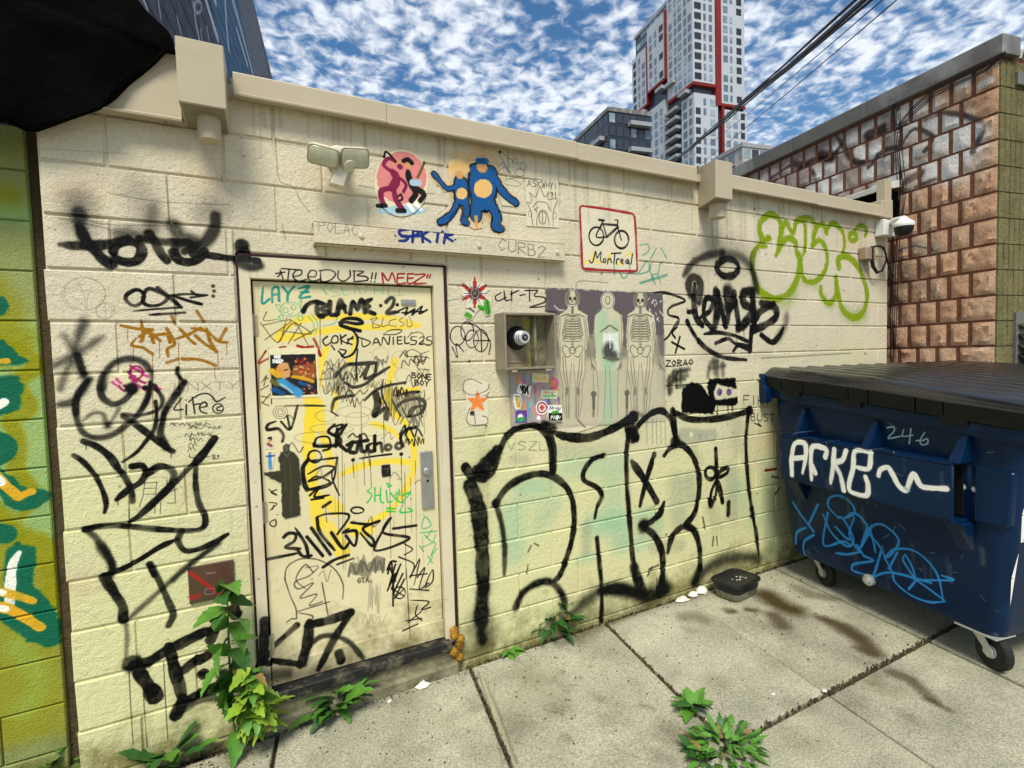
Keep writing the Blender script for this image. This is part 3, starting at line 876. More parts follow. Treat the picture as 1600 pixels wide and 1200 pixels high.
pencil,2.8,0.12,0.5|1076 1652 -6 -16 -15 -11 -20 -4 -19 5 -14 12 -4 15 6 16 14 11 20 4 19 -4 14 -12 5 -16
pencil,2.9,0.12,0.5|1166 1621 -6 -22 -14 -15 -19 -5 -18 6 -12 16 -4 22 5 21 14 16 19 5 18 -6 13 -16 4 -22
pencil,2.9,0.12,0.5|1192 1540 -6 -18 -17 -13 -23 -3 -21 5 -16 14 -5 19 7 17 16 13 22 4 22 -6 16 -14 5 -18
pencil,2.8,0.12,0.5|1095 1494 -8 -14 -19 -10 -25 -2 -24 5 -18 11 -6 15 7 13 19 10 25 3 24 -5 19 -12 6 -14
gray,3.3,0.12,0.55|813 1362 -7 -13 -17 -8 -23 -2 -22 5 -16 11 -5 14 6 13 17 9 23 2 22 -5 16 -12 6 -14
gray,3.4,0.12,0.55|967 1336 -8 -15 -20 -10 -28 -2 -27 7 -19 13 -6 16 7 15 21 10 27 2 27 -6 20 -13 6 -17
gray,3.2,0.12,0.55|890 1294 -14 -11 -37 -6 -49 2 -48 7 -35 12 -12 13 13 11 35 5 49 -1 49 -7 36 -12 13 -13
gray,3.2,0.12,0.55|882 1253 -19 -13 -49 -5 -65 3 -63 10 -45 14 -16 15 17 12 46 6 63 -3 65 -9 48 -15 18 -15
gray,3.5,0.12,0.55|1050 1272 -9 -13 -24 -9 -32 0 -31 6 -23 13 -7 15 9 13 23 8 31 1 32 -6 23 -13 8 -15
gray,3.4,0.12,0.55|983 1371 -12 -14 -31 -8 -41 0 -40 7 -29 12 -10 14 12 13 29 8 41 1 40 -6 30 -13 11 -14
K,14.1,0.08,1|552 1358 -32 -12 -4 -23 45 0 20 -30 -5 -29
K,11.4,0.08,1|574 1355 38 -38 35 105
K,10.8,0.08,1|602 1379 8 -62
K,9.7,0.12,0.85|595 1425 86 -4 89 -8
K,16.7,0.08,1|806 1322 -29 -32 52 -39 -14 -27 -91 3 -13 12
K,16.7,0.08,1|818 1300 -11 -83
K,16.7,0.08,1|859 1317 -43 -73 39 -53
K,18.5,0.08,1|860 1218 28 13 -21 -41 33 -11 9 37
K,18.9,0.08,1|923 1257 4 -74 22 -2
K,19,0.08,1|900 1228 58 3
K,19.1,0.08,1|978 1215 -23 -12 7 -26 27 0
K,19.2,0.08,1|993 1250 -4 -73
K,19.3,0.08,1|992 1206 28 5 6 -38
K,17.9,0.12,1|1071 1185 -2 -6 -5 -4 -7 -1 -8 2 -5 5 -1 7 2 6 5 4 8 1 7 -2 5 -5 1 -7
K,18.1,0.12,1|1125 1187 -2 -7 -6 -5 -7 -1 -7 2 -6 6 -1 8 2 7 6 5 7 1 7 -3 5 -6 2 -7
K,18.2,0.08,1|1201 1275 -55 -11 -25 -35 13 -46
K,10.6,0.12,1|915 1147 73 3 84 1
K,18.6,0.12,1|884 1143 0 0
K,19.9,0.12,1|1121 1145 1 0
K,3.4,0.15,0.9|884 1143 0 -44 1 -45
K,3.5,0.15,0.85|935 1148 0 -68 0 -68
K,3.5,0.15,0.85|966 1138 0 -70 0 -70
K,3.7,0.15,0.95|1121 1142 -3 -132 -1 -132
K,3.4,0.15,0.8|814 1149 -6 -173 -4 -174
K,3.4,0.15,0.7|839 1284 -12 -329 -11 -332
K,3.4,0.15,0.5|843 1131 -9 -257 -8 -260
K,3.6,0.15,0.75|1059 1062 -6 -218 -5 -219
K,3.7,0.15,0.9|1136 1052 -8 -272 -7 -275
K,3.8,0.15,0.5|1194 1104 -8 -286 -8 -288
K,3.7,0.15,0.5|1165 1019 -3 -141 -2 -142
K,3.5,0.15,0.8|933 1416 -2 -91 0 -91
K,3.6,0.15,0.8|1041 1409 -2 -107 -1 -108
K,3.8,0.15,0.6|1248 1396 -1 -82 1 -82
K,3.3,0.15,0.9|749 936 0 -38 2 -38
K,3.6,0.15,0.5|960 809 -1 -75 0 -76
K,10,0.08,1|710 1227 15 39 51 -2 6 -50 -34 -11
K,20.5,0.08,1|682 1169 -25 -36 3 -74 11 -30
K,10.8,0.08,1|695 1161 117 2
K,10.8,0.08,1|679 1102 65 27 53 -13 -55 -36 -64 -14
K,10.4,0.08,1|678 1068 39 17 56 -38 -97 -19 103 13 33 122
K,10.5,0.08,1|681 1000 46 36 -26 -46 66 -1
K,9.3,0.08,1|687 979 54 0
K,8.1,0.08,1|796 1123 -13 -40 11 -50 20 -53
K,15.1,0.08,1|737 937 33 18
K,10.8,0.08,1|791 1309 53 9 -41 -44
K,9.1,0.12,1|741 1176 -5 -14 -11 -9 -15 -2 -14 6 -10 11 -4 15 5 14 11 9 15 2 14 -5 10 -12 4 -15
K,15.3,0.08,1|562 825 19 14 31 -9 -7 -32 -39 -21 62 -19
K,15.5,0.08,1|612 858 40 -83 11 -65
K,15.5,0.08,1|614 762 23 -40 38 -6
K,15.8,0.08,1|660 808 66 -104
K,15.9,0.08,1|681 846 79 -142
K,15.7,0.08,1|708 888 11 -71 61 -96
K,11.7,0.08,1|708 895 52 5 94 -23 -58 -82
K,14.1,0.08,1|850 813 -28 -15 62 -4 -10 -71 -39 58
K,14.2,0.08,1|864 840 82 -23 51 7 -80 -23 48 -65 -8 -29 -54 75
K,14.4,0.08,1|1055 829 -40 -66 132 -54 -178 -26 86 146
K,14.5,0.08,1|1066 774 119 -5
K,14.4,0.08,1|492 737 72 1 49 1
K,15.4,0.08,1|725 650 53 24 67 10
K,10.4,0.08,1|789 649 76 14
K,15.5,0.08,1|769 808 50 -86 35 28
K,9.7,0.12,1|924 891 -4 -8 -12 -3 -15 0 -15 4 -10 8 -4 8 4 7 11 4 15 0 15 -5 11 -7 4 -8
grn,8.5,0.12,1|969 995 -23 -13 21 -23 -24 -34
grn,8.5,0.12,1|983 993 -3 -66
grn,8.6,0.12,1|1011 996 -3 -72 14 -11
grn,8.6,0.12,1|981 955 29 -2
grn,8.7,0.12,1|1038 970 6 -59 22 4
grn,8.8,0.12,1|1072 934 23 21 -2 -44 31 -14
grn,9,0.12,1|1126 935 37 10 -48 -46
grn,8.7,0.12,1|1043 1006 21 -15 -17 -2
grn,8.8,0.12,1|1038 883 41 -10
grn,8.8,0.12,1|1037 868 41 -10
grn,9,0.12,1|1114 878 -8 -28 61 -3 -22 20
grn,8.8,0.12,1|1103 968 3 -30
grn,8.8,0.12,1|1059 956 27 -37
tgrn,6.9,0.12,0.9|1233 806 -18 -57 49 6 -31 51
tgrn,7,0.12,0.9|1207 726 87 -6
tgrn,7,0.12,0.9|1229 709 39 -40 20 36
tgrn,6.9,0.12,0.9|1211 650 73 10 -26 -65 33 32
tgrn,7,0.12,0.9|1241 598 23 -43
tgrn,6.9,0.12,0.9|1265 587 -26 -34
tgrn,6.9,0.12,0.9|1197 662 21 -35
tgrn,6.9,0.12,0.9|1269 732 -33 -40
K,5.6,0.12,1|506 901 24 11 2 -27 -15 -3 -11 19
K,5.6,0.12,1|511 958 29 25 -31 11
K,5.6,0.12,1|527 978 -7 -18
K,5.6,0.12,1|542 1047 -24 -8 24 -17 -32 31
K,6.9,0.12,0.85|557 630 10 50 37 25 45 3 65 -24 65 -59 33 -81 -5 -68
K,6.7,0.12,0.85|557 630 20 -84 21 -67 -1 -46 -17 6 -25 -11
K,6.7,0.12,0.85|678 638 -31 40 -43 -59 38 -53
K,6.9,0.12,0.85|647 663 57 -4 -41 -36 -64 -16 13 -36 66 13 -60 -57 74 0 -36 -45 59 3
K,7,0.12,0.85|717 575 20 -161
K,7,0.12,0.85|607 466 140 11
K,6.9,0.12,0.85|613 457 57 -33 -42 -35
K,45.8,0.2,1|465 469 -5 -85 -14 -91
K,29.6,0.2,1|432 271 56 53 110 78
K,28.7,0.2,1|463 277 139 -60
K,46.3,0.15,1|606 214 32 84 15 104
K,43.5,0.12,1|651 392 83 -4 107 12
K,36,0.25,1|839 397 -74 -98 -83 -132
K,26,0.5,0.95|626 203 18 76 53 39 68 -15 68 -53 58 -91
K,44.4,0.2,1|778 216 9 -39
K,86.9,0.9,0.6|536 169 88 -2 83 -7
K,55.6,0.6,0.8|407 235 75 -32 63 -11
gray,-1,0.004,0.75|839 603 28 40 35 -17 11 54 16 -60 47 37 45 -28 -7 -55 -60 3 -19 -24 -71 30
gray,11.1,0.12,0.9|839 581 17 60 21 -60 26 63 0 -55 11 45 24 -51 30 55 0 -67 24 52 13 -59 10 65
gray,7.3,0.12,1|895 554 -3 3 -4 2 -3 -5 -4 -4 3 -7 3 -6 4 1 4 2 0 3 0 2 -3 1 -3 1
gray,7.3,0.12,1|900 558 8 -1 7 -2
gray,7.3,0.12,1|908 557 -1 -11 0 -12
gray,7.4,0.12,1|919 533 4 11 4 10 3 -12 3 -12
gray,7.4,0.12,1|922 541 4 -1 5 -1
gray,7.4,0.12,1|944 531 1 -1 1 -1
K,10.4,0.12,1|1029 551 21 53 4 -156
K,10.5,0.12,1|1038 587 28 -82
K,10.4,0.12,1|1069 590 -34 -99
K,10.5,0.12,1|1087 567 -42 -98
K,10.5,0.12,1|1105 534 -51 -86
K,10.5,0.12,1|1054 507 -5 -126
K,10.4,0.12,1|1026 571 21 38 25 -5
K,10.4,0.12,1|1065 543 -41 -77
K,10.5,0.12,1|1112 504 -52 -85
K,10.5,0.12,1|1096 585 -42 -78
K,7.6,0.12,1|1114 433 -5 -14 -11 -9 -14 0 -14 7 -10 14 -3 16 4 14 11 9 14 1 14 -8 11 -13 3 -17
K,7.7,0.12,1|1062 457 46 -40
K,7.7,0.12,1|1065 423 45 33
K,7.9,0.12,1|1088 625 77 -55 -24 -65 44 71 11 7 -35 -122
K,8,0.12,1|1141 515 92 -9
K,8.1,0.12,1|1262 520 -42 -80 42 20 0 60
K,8,0.12,1|1139 447 101 -32
K,7.9,0.12,1|1137 389 100 -33 -41 -31 50 -1
K,7.8,0.12,1|1195 315 -73 -40
K,8,0.12,1|1113 287 81 -9
K,7.9,0.12,1|1092 241 81 13
K,7.9,0.12,1|1180 498 42 40 -34 -101 51 18
K,7.9,0.12,1|1175 352 -12 -46 34 -39
K,7.8,0.12,1|1119 686 42 -37 -44 -20
K,5.8,0.12,0.8|1124 559 3 -166 2 -189
gray,5.6,0.12,0.5|924 386 16 164 -4 -147 13 137 -4 -148 10 102 8 -85 7 103 1 -149 7 138 -2 -142 16 156
gray,4.7,0.12,0.45|895 335 16 37 12 -52 13 45 14 -48 29 31 2 -53 35 54
K,8.9,0.12,0.917931|865 1254 24 18 17 -20 36 15 15 -27
K,3.8,0.12,0.750209|782 1582 6 40 18 -45 7 32 16 -22 10 30 5 -41 23 43
gray,3.7,0.12,0.698984|770 1540 6 29 11 -32 6 38 9 -34 12 24 4 -23 18 31 4 -30
brown,6.3,0.12,0.941065|864 1463 17 20 26 -26 25 23 12 -22 23 18
K,5.5,0.12,0.630006|825 1521 24 34 2 -45 17 32 13 -31 17 47 7 -51 16 47
K,3.9,0.12,0.918816|845 1424 16 26 6 -24 8 24 9 -35 11 31
gray,8.8,0.12,0.652224|1121 1299 28 35 25 -36 24 29 18 -34
brown,3.6,0.12,0.742542|967 1476 16 52 5 -40 11 43 6 -53 19 38 6 -31 8 41
K,5.3,0.12,0.903603|817 1539 20 31 14 -43 18 42 8 -33 11 27 21 -37 2 32
K,6.9,0.12,0.888307|1094 1442 12 44 9 -49 6 33 5 -28 11 40 20 -52 4 39 7 -33
gray,6.9,0.12,0.723741|775 1480 16 42 13 -44 17 42 5 -30 12 37 7 -37
brown,4.3,0.12,0.753663|772 1603 10 23 9 -23 9 29 14 -33 25 35 -4 -42 22 41 8 -32
K,6.2,0.12,0.680851|997 1599 19 41 7 -45 4 33 19 -32 2 28 14 -18 13 34
K,5.3,0.12,0.838803|818 1472 14 32 0 -43 24 41 8 -45 14 38 10 -45 7 43
gray,9.6,0.12,0.80394|1159 1261 24 64 8 -52 7 50 18 -48 10 51 14 -50
brown,5.2,0.12,0.657912|961 1486 12 24 11 -19 9 18 9 -26 11 28
K,9.4,0.12,0.945135|1114 1246 32 42 0 -53 22 43 25 -52 18 40 24 -40
K,5.6,0.12,0.938158|882 1411 11 29 9 -43 12 44 11 -29 19 23
gray,6.5,0.12,0.675741|1218 1550 8 19 22 -25 13 28 24 -30
brown,6.6,0.12,0.891218|1139 1581 12 36 26 -28 12 34 35 -36 8 32
K,5.2,0.12,0.861246|1153 1494 26 50 19 -63 36 51 17 -35
K,9.7,0.12,0.789571|1204 1608 14 31 16 -35 10 26 7 -35 20 38
gray,4.3,0.12,0.644358|955 1556 29 60 24 -60 30 65 15 -69
brown,8.4,0.12,0.729855|1118 1425 7 26 23 -31 22 27 4 -28 14 26 16 -22 16 20 10 -24
K,3.9,0.12,0.781827|846 1529 37 42 23 -36 34 35 19 -47
K,4.8,0.12,0.671225|893 1575 12 21 3 -29 15 25 9 -23 8 25 14 -21
K,6.6,0.12,0.573894|1187 986 23 16 37 -33 -7 18
gray,3.5,0.12,0.639805|622 1643 33 35 5 -51 -10 28
K,5.1,0.12,0.540747|702 612 24 19 13 -54 20 52
gray,4.3,0.12,0.852274|560 1123 36 34 7 -62 20 29
K,5.6,0.12,0.848241|588 1367 21 16 22 -23 7 31
gray,5.6,0.12,0.84397|929 1141 26 36 7 -68 1 62
K,5.5,0.12,0.598221|1059 1314 16 40 21 -59 26 42
gray,4.5,0.12,0.774253|1026 1231 40 31 7 -37 13 10
K,6.2,0.12,0.552177|1063 1029 19 30 34 -44 -18 7
gray,5,0.12,0.54976|611 1613 18 24 9 -50 15 34
K,5.3,0.12,0.612071|936 816 24 38 7 -53 32 19
gray,5.3,0.12,0.638359|709 1088 27 31 4 -43 33 12
K,6.2,0.12,0.862843|1133 1634 31 34 9 -36 -16 22
gray,4.4,0.12,0.852354|1216 1423 40 37 -9 -58 38 21
K,5.6,0.12,0.763344|597 1220 19 34 28 -48 18 23
gray,4.3,0.12,0.766479|861 646 26 19 5 -49 12 33
gray,2.5,0.15,0.306922|610 1197 -2 -79 -1 -79
gray,2.5,0.15,0.487942|578 1234 0 -44 0 -43
gray,3.1,0.15,0.369343|1220 701 -2 -92 -1 -93
gray,3,0.15,0.534527|1213 710 0 -43 1 -44
gray,2.7,0.15,0.349793|793 991 -1 -50 1 -51
gray,2.9,0.15,0.575134|1070 839 0 -39 1 -39
gray,2.9,0.15,0.318002|1019 910 -1 -45 1 -45
gray,2.8,0.15,0.413399|847 727 -1 -52 1 -52
gray,2.5,0.15,0.427203|525 917 -1 -35 1 -36
gray,2.9,0.15,0.420128|980 764 0 -42 1 -42
gray,2.9,0.15,0.496284|1085 945 0 -40 1 -40
gray,2.9,0.15,0.392577|1056 862 1 -23 2 -22
gray,2.7,0.15,0.377603|709 776 0 -21 2 -21
gray,2.8,0.15,0.403685|900 1131 -2 -80 -1 -80
gray,6,0.5,0.6|1190 1314 1 -1
gray,4.2,0.5,0.6|867 1190 0 0
gray,5.1,0.5,0.6|937 751 1 -1
gray,2.7,0.5,0.6|555 1791 1 0
gray,3.7,0.5,0.6|752 1451 0 0
gray,2.7,0.5,0.6|758 1060 1 0
gray,4.3,0.5,0.6|1186 1439 1 0
gray,4.5,0.5,0.6|1015 700 1 0
gray,5.3,0.5,0.6|631 1887 1 0
gray,5.4,0.5,0.6|1227 816 1 -1
gray,4.6,0.5,0.6|700 1054 1 0
gray,3.7,0.5,0.6|830 1741 0 0
gray,5.8,0.5,0.6|832 1076 0 0
gray,5.9,0.5,0.6|1107 1600 1 0
gray,4.8,0.5,0.6|712 1524 1 0
gray,5,0.5,0.6|721 892 1 0
gray,2.6,0.5,0.6|667 1046 0 0
gray,3.5,0.5,0.6|709 873 1 0
gray,2.9,0.5,0.6|1023 1283 1 0
gray,4.3,0.5,0.6|832 981 1 0
gray,5.3,0.5,0.6|938 1489 0 0
gray,3.9,0.5,0.6|719 1870 1 0
gray,3,0.5,0.6|946 1390 0 0
gray,4.1,0.5,0.6|607 1620 1 0
gray,4.6,0.5,0.6|594 1896 0 0
gray,5.3,0.5,0.6|715 1423 1 0
gray,4.1,0.5,0.6|626 1836 1 0
gray,3.8,0.5,0.6|1123 1824 0 0
gray,5.1,0.5,0.6|732 1787 1 0
gray,5.9,0.5,0.6|808 1177 1 0
gray,3.9,0.5,0.6|506 685 1 0
gray,5.2,0.5,0.6|682 1409 1 0
gray,3.1,0.5,0.6|761 1075 1 0
gray,3.2,0.5,0.6|713 581 1 0
gray,5.1,0.5,0.6|1095 764 1 0
gray,5.4,0.5,0.6|563 828 0 0
gray,3.9,0.5,0.6|1052 1217 0 0
gray,5.6,0.5,0.6|702 1854 0 0
gray,3.8,0.5,0.6|1023 1894 0 0
gray,6.1,0.5,0.6|1002 1268 1 0
gray,3.6,0.5,0.6|533 1847 1 0
gray,4,0.5,0.6|759 1051 0 0
gray,4.8,0.5,0.6|761 564 0 0
gray,5.5,0.5,0.6|1234 1015 1 0
gray,5.1,0.5,0.6|1021 590 0 0
gray,3.9,0.5,0.6|1091 599 1 0
gray,3.9,0.5,0.6|956 1690 1 0
gray,4.2,0.5,0.6|614 1350 1 0
gray,4.5,0.5,0.6|1020 1237 1 0
gray,5.2,0.5,0.6|654 1790 1 0
gray,4.6,0.5,0.6|765 1147 1 0
gray,5.7,0.5,0.6|1054 593 1 0
gray,5.8,0.5,0.6|1148 458 1 0
gray,3.5,0.5,0.6|922 653 0 0
gray,3.5,0.5,0.6|1038 1874 1 0
gray,4.7,0.5,0.6|1125 751 0 0
gray,5.1,0.5,0.6|840 1772 0 0
gray,3.3,0.5,0.6|651 614 0 -1
gray,6.4,0.5,0.6|1007 681 1 0
gray,4.8,0.5,0.6|1233 969 0 0
K,8.2,0.12,1|1698 1969 -36 -22 13 -23 52 20
K,8.3,0.12,1|1716 1979 8 -50 37 7
K,8.4,0.12,1|1765 1980 -1 -54
K,8.5,0.12,1|1755 1962 53 24
K,8.6,0.12,1|1815 1958 32 7
K,8.7,0.12,1|1846 1987 85 3
K,8.6,0.12,1|1877 1993 -2 -64
K,8.8,0.12,1|1929 1986 -22 -28 65 -7 -1 -27 -97 -31 110 9
K,6,0.12,1|1477 1737 -5 -22 -12 -17 -17 -10 -17 0 -16 10 -11 18 -3 21 5 22 12 17 16 10 18 0 16 -10 11 -17 3 -22
K,6.1,0.12,1|1528 1762 -4 -22 -11 -18 -15 -9 -16 0 -15 10 -9 17 -3 22 4 22 11 17 15 10 16 0 15 -10 9 -17 3 -22
K,6.1,0.12,1|1554 1719 -4 -20 -11 -16 -15 -9 -16 0 -15 10 -9 16 -3 20 4 20 11 16 15 9 16 0 15 -9 9 -16 3 -21
K,6.2,0.12,1|1611 1710 -5 -26 -13 -20 -17 -12 -19 1 -17 12 -10 20 -4 26 5 26 13 20 17 12 19 0 16 -12 11 -21 4 -26
K,6.9,0.12,1|1403 1679 29 -55 -6 71 43 -42
K,7.2,0.12,1|1475 1804 72 -17 73 -77 -7 -77
K,7.2,0.12,1|1526 1711 99 -1
K,7.2,0.12,1|1570 1762 1 -111
K,17.7,0.12,1|2785 2005 96 5 126 -24 58 -27 -116 -37 -36 -29 10 -29 82 -19 -13 -53 -43 -42 25 -34
K,15,0.12,1|2993 1823 -76 -94 -49 -31
K,17,0.12,1|2945 1687 111 -46
K,16.6,0.12,1|3017 1723 -42 -105
K,8.5,0.12,1|2893 1568 18 -1 19 0 -19 -17 -18 -18 18 0 18 -1
K,8.6,0.12,1|2961 1568 -9 -9 -10 -8 9 -9 10 -10 9 9 9 9 -9 9 -9 9
K,8.7,0.12,1|2992 1533 1 18 0 18 17 -2 17 -2 0 -6 -1 -5 -17 -1 -16 -2 18 -9 19 -10
K,8.8,0.12,1|3043 1534 10 18 10 18 9 -19 9 -18
K,8.8,0.12,1|3051 1546 11 0 12 0
K,8.9,0.12,1|3115 1570 -10 -8 -10 -9 10 -10 9 -9 10 9 10 9 -10 9 -9 9
K,6.2,0.12,1|2886 1529 113 1 118 16
K,27.6,0.8,0.75|2920 1467 -7 -115
K,27.8,0.8,0.75|2919 1457 50 8 -43 -50
K,27.9,0.8,0.75|2984 1486 -2 -95
K,28.4,0.8,0.75|2984 1486 87 7
K,28.4,0.8,0.75|2983 1438 73 2
K,28.5,0.8,0.75|2982 1391 88 1
gray,86.7,0.98,0.3|1394 1555 34 -52
K,13.9,0.8,1|1499 1602 1 0
gray,6.6,0.12,0.6|1709 1155 11 -26 12 -25 13 23 14 23
gray,6.7,0.12,0.6|1827 1138 -18 5 -17 4 -8 -6 -8 -5 23 -12 22 -13 -3 -7 -2 -7 -21 2 -20 3
gray,6.8,0.12,0.6|1846 1141 26 -2 26 -3 -27 -22 -27 -22 26 -3 26 -3
gray,6.9,0.12,0.6|1916 1134 -1 -25 0 -25 26 -3 27 -3
lime,97.7,0.85,0.5|3778 2101 77 -99 139 -49 165 44 86 123
lime,115.8,0.8,0.55|4842 1929 150 -56 155 31
lime,73.1,0.8,0.5|4556 2049 105 -81 84 45
lime,70.8,0.9,0.4|4332 2151 156 -35
lime,51,0.12,1|3862 2424 -43 60 20 75 99 55 100 -23 24 -86 -25 -87
lime,41.5,0.12,1|3838 2416 95 26
lime,57.3,0.15,1|3913 2441 2 0
lime,58.4,0.2,1|3828 2398 -83 -96 7 -139 64 -109 158 -55 165 40 106 108 37 136 -11 60
lime,38,0.2,1|3838 2378 49 3
lime,50.5,0.12,1|4000 2318 57 80 83 61 89 -22 17 -76 53 -53
lime,45.4,0.12,1|4058 2504 62 69 62 -58 34 -3 30 86 87 8 26 -116 -14 -109 -46 -59
lime,47.4,0.12,1|4268 2602 130 32 94 -54 -36 -71
lime,45,0.12,1|4454 2484 38 85 87 33 46 -62 14 40 80 43 121 -53 29 -95 -29 -102
lime,46.5,0.14,1|4443 2429 90 45 83 -60 14 -124 -74 -102 -114 -46 -110 22 -39 120
lime,59.7,0.18,1|4792 2282 -12 56 110 36 151 -63 130 -153 28 -133 -73 -118 -134 -34 -150 70 -69 156 -17 92
lime,45.6,0.3,1|4756 2184 -11 -143 -95 -59 -89 68 -9 55
lime,45.4,0.12,1|5044 2544 -7 -17 -20 -13 -28 -7 -28 2 -20 10 -8 16 8 16 20 13 27 7 28 -2 21 -10 7 -15
lime,42.9,0.12,1|5019 2573 25 46 85 22 65 -38 -26 -42
K,185.5,0.98,0.42|3209 2255 153 63 194 2 110 -48
K,54.4,0.5,0.9|3060 2128 82 85 134 58 155 32
K,63.1,0.75,0.8|3431 2303 198 -24 111 -93 47 -142
K,55.6,0.25,1|3591 2208 -15 -32 -40 -25 -54 -10 -53 5 -38 20 -14 30 15 31 38 24 54 12 53 -5 40 -20 14 -30
K,62.7,0.3,0.95|3114 1993 -10 93 53 35 57 -43 -18 -119
K,53.7,0.15,1|3160 2076 -12 -129 21 -94 58 -53
K,34.6,0.15,1|3096 1887 58 7
K,41.7,0.15,1|3211 1853 93 49 22 73 -68 -2 -14 -120 76 -77
K,68.9,0.25,1|3346 1782 27 121 -12 133
K,46.8,0.15,1|3384 2025 67 -231
K,104,0.35,1|3479 1905 10 74 -8 61
K,47.1,0.15,1|3460 1794 37 112 64 50
K,54.9,0.2,1|3544 2030 47 -235
K,73.9,0.25,1|3739 2049 -90 -18 -5 -73 94 -51 -92 -99 -59 -28
K,67.2,0.2,1|3739 2036 17 -253
K,60.9,0.15,1|3978 1964 -144 -55 -78 -69
K,62.7,0.18,1|3835 1963 149 -29 13 -72 -144 -66 -116 -29
K,48.4,0.15,1|3833 1729 119 -53 81 41 52 66
K,67.8,0.8,0.7|4033 1717 73 80 21 80
K,30.6,0.12,1|3243 1740 128 10 179 -24 133 -41
K,29,0.12,1|3353 1676 124 30 81 -36 143 -17
K,29.2,0.12,1|3530 1618 55 37 122 -33
K,45.8,0.15,1|3727 1783 -20 -166
K,35.6,0.2,1|3084 1826 67 -92 116 -96 173 -63 228 -23
K,9.2,0.15,0.9|3642 1795 2 -44 1 -44
K,7.6,0.15,0.9|3559 1795 1 -56 2 -56
teal,9.9,0.12,0.75|2597 2183 -1 -65
teal,10.2,0.12,0.75|2685 2298 61 10 11 -38 -59 -39
teal,10.3,0.12,0.75|2770 2216 49 70
teal,10.5,0.12,0.75|2861 2294 48 -66
teal,10.2,0.12,0.75|2667 2120 74 83 16 -55 -62 -27 -99 -3
teal,10.4,0.12,0.75|2770 2182 -1 -55 62 3 16 57 31 13
teal,10.6,0.12,0.75|2680 2065 231 63
teal,10.6,0.12,0.75|2680 2057 231 63
teal,10.3,0.12,0.75|2783 2116 23 -57
teal,10.4,0.12,0.75|2828 2119 25 -46
teal,9.6,0.12,0.75|2473 2176 5 -74
teal,9.8,0.12,0.75|2513 2125 40 -41 43 45
K,-1,0.006,1|3021 1231 10 141 82 46 99 -17 42 -53 25 -26 -13 50 15 60 274 -4 9 -82 -197 43 -36 -45 17 -60 233 6 4 -49 -78 -15 -156 18 -22 -59 -297 28
purple,50.1,0.12,1|3387 1335 2 -1
purple,51.1,0.12,1|3483 1329 2 0
K,11.8,0.15,0.9|3365 1244 1 -31 1 -31
K,12,0.15,0.9|3471 1236 1 -25 2 -25
K,13.7,0.15,0.9|3517 1233 1 -19 2 -19
K,35.9,0.9,0.7|3272 1450 27 84 70 16
K,36.4,0.9,0.7|3369 1550 -2 -104
K,36.8,0.9,0.7|3421 1536 3 -86
K,36.8,0.9,0.7|3299 1504 140 13
K,36.3,0.9,0.7|3334 1563 8 -97
K,30.5,0.8,0.75|2954 1492 -18 -127
K,30.6,0.8,0.75|2938 1481 48 16 -17 -63
K,31,0.8,0.75|3017 1502 -1 -82
K,31.4,0.8,0.75|3017 1502 81 3
K,31.3,0.8,0.75|3017 1461 64 3
K,30.4,0.8,0.75|2906 1436 14 -87
K,9.3,0.12,0.85|3694 1292 -28 2 -29 1 0 -30 0 -31
K,9.3,0.12,0.85|3637 1265 23 -2 22 -1
K,9.5,0.12,0.85|3743 1286 0 -30 -1 -31
K,9.6,0.12,0.85|3792 1281 0 -31 0 -31
K,9.7,0.12,0.85|3851 1277 0 -31 0 -31
K,9.6,0.12,0.85|3792 1250 29 -2 30 -2
K,9.7,0.12,0.85|3902 1272 0 -32 -1 -31
K,9.5,0.12,0.85|3715 1108 1 27 0 27 20 -4 20 -5 -3 -9 -2 -9 -18 0 -17 1
K,9.5,0.12,0.85|3751 1133 7 -8 8 -8 -6 -6 -5 -7 -20 2 -20 2
K,9.6,0.12,0.85|3784 1154 -1 -22 0 -22 13 -6 13 -7 12 5 13 4 0 22 1 22
K,9.7,0.12,0.85|3904 1137 -18 4 -18 4 -8 -6 -8 -6 24 -13 23 -13 -3 -8 -2 -8 -21 1 -21 2
K,9.8,0.12,0.85|3923 1139 26 -2 26 -2
K,9.8,0.12,0.85|3949 1137 0 -28 -1 -28
K,9.6,0.12,1|3750 1088 78 -33 -39 30
gray,106.5,0.95,0.16|3182 1615 403 -21 306 -6
gray,3.6,0.12,0.75|763 2205 1 23 1 23 12 -1 11 -2 0 -6 0 -7 -12 -4 -12 -3
gray,3.6,0.12,0.75|813 2251 -7 -12 -7 -12 6 -11 6 -11 8 12 7 12 -6 11 -7 11
gray,3.6,0.12,0.75|836 2248 -1 -23 -1 -23 13 1 14 2
gray,3.7,0.12,0.75|870 2201 8 23 8 24 6 -22 5 -23
gray,3.7,0.12,0.75|876 2217 8 1 9 1
gray,3.7,0.12,0.75|936 2241 -7 3 -6 3 -8 -12 -7 -13 5 -11 5 -11 8 4 9 4
navy,14.9,0.12,1|1173 2250 -43 -13 10 -21 32 -2 -11 -19 -32 -4
navy,15,0.12,1|1201 2252 -7 -61
navy,15.1,0.12,1|1201 2242 33 3 -34 -29
navy,15.2,0.12,1|1242 2251 4 -56
navy,15.2,0.12,1|1286 2255 -39 -30 37 -27
navy,15.7,0.12,1|1305 2251 56 5
navy,15.5,0.12,1|1329 2253 -10 -53
navy,15.7,0.12,1|1372 2267 -16 -69
navy,15.7,0.12,1|1372 2257 32 -10 -36 -16 35 -19
navy,15.1,0.12,1|1170 2215 61 8
navy,9.8,0.12,1|1110 2214 1 0
navy,10.6,0.12,1|1417 2220 1 0
gray,5.6,0.12,0.8|1707 2236 -10 3 -11 4 -11 -16 -12 -15 8 -14 9 -14 13 5 13 6
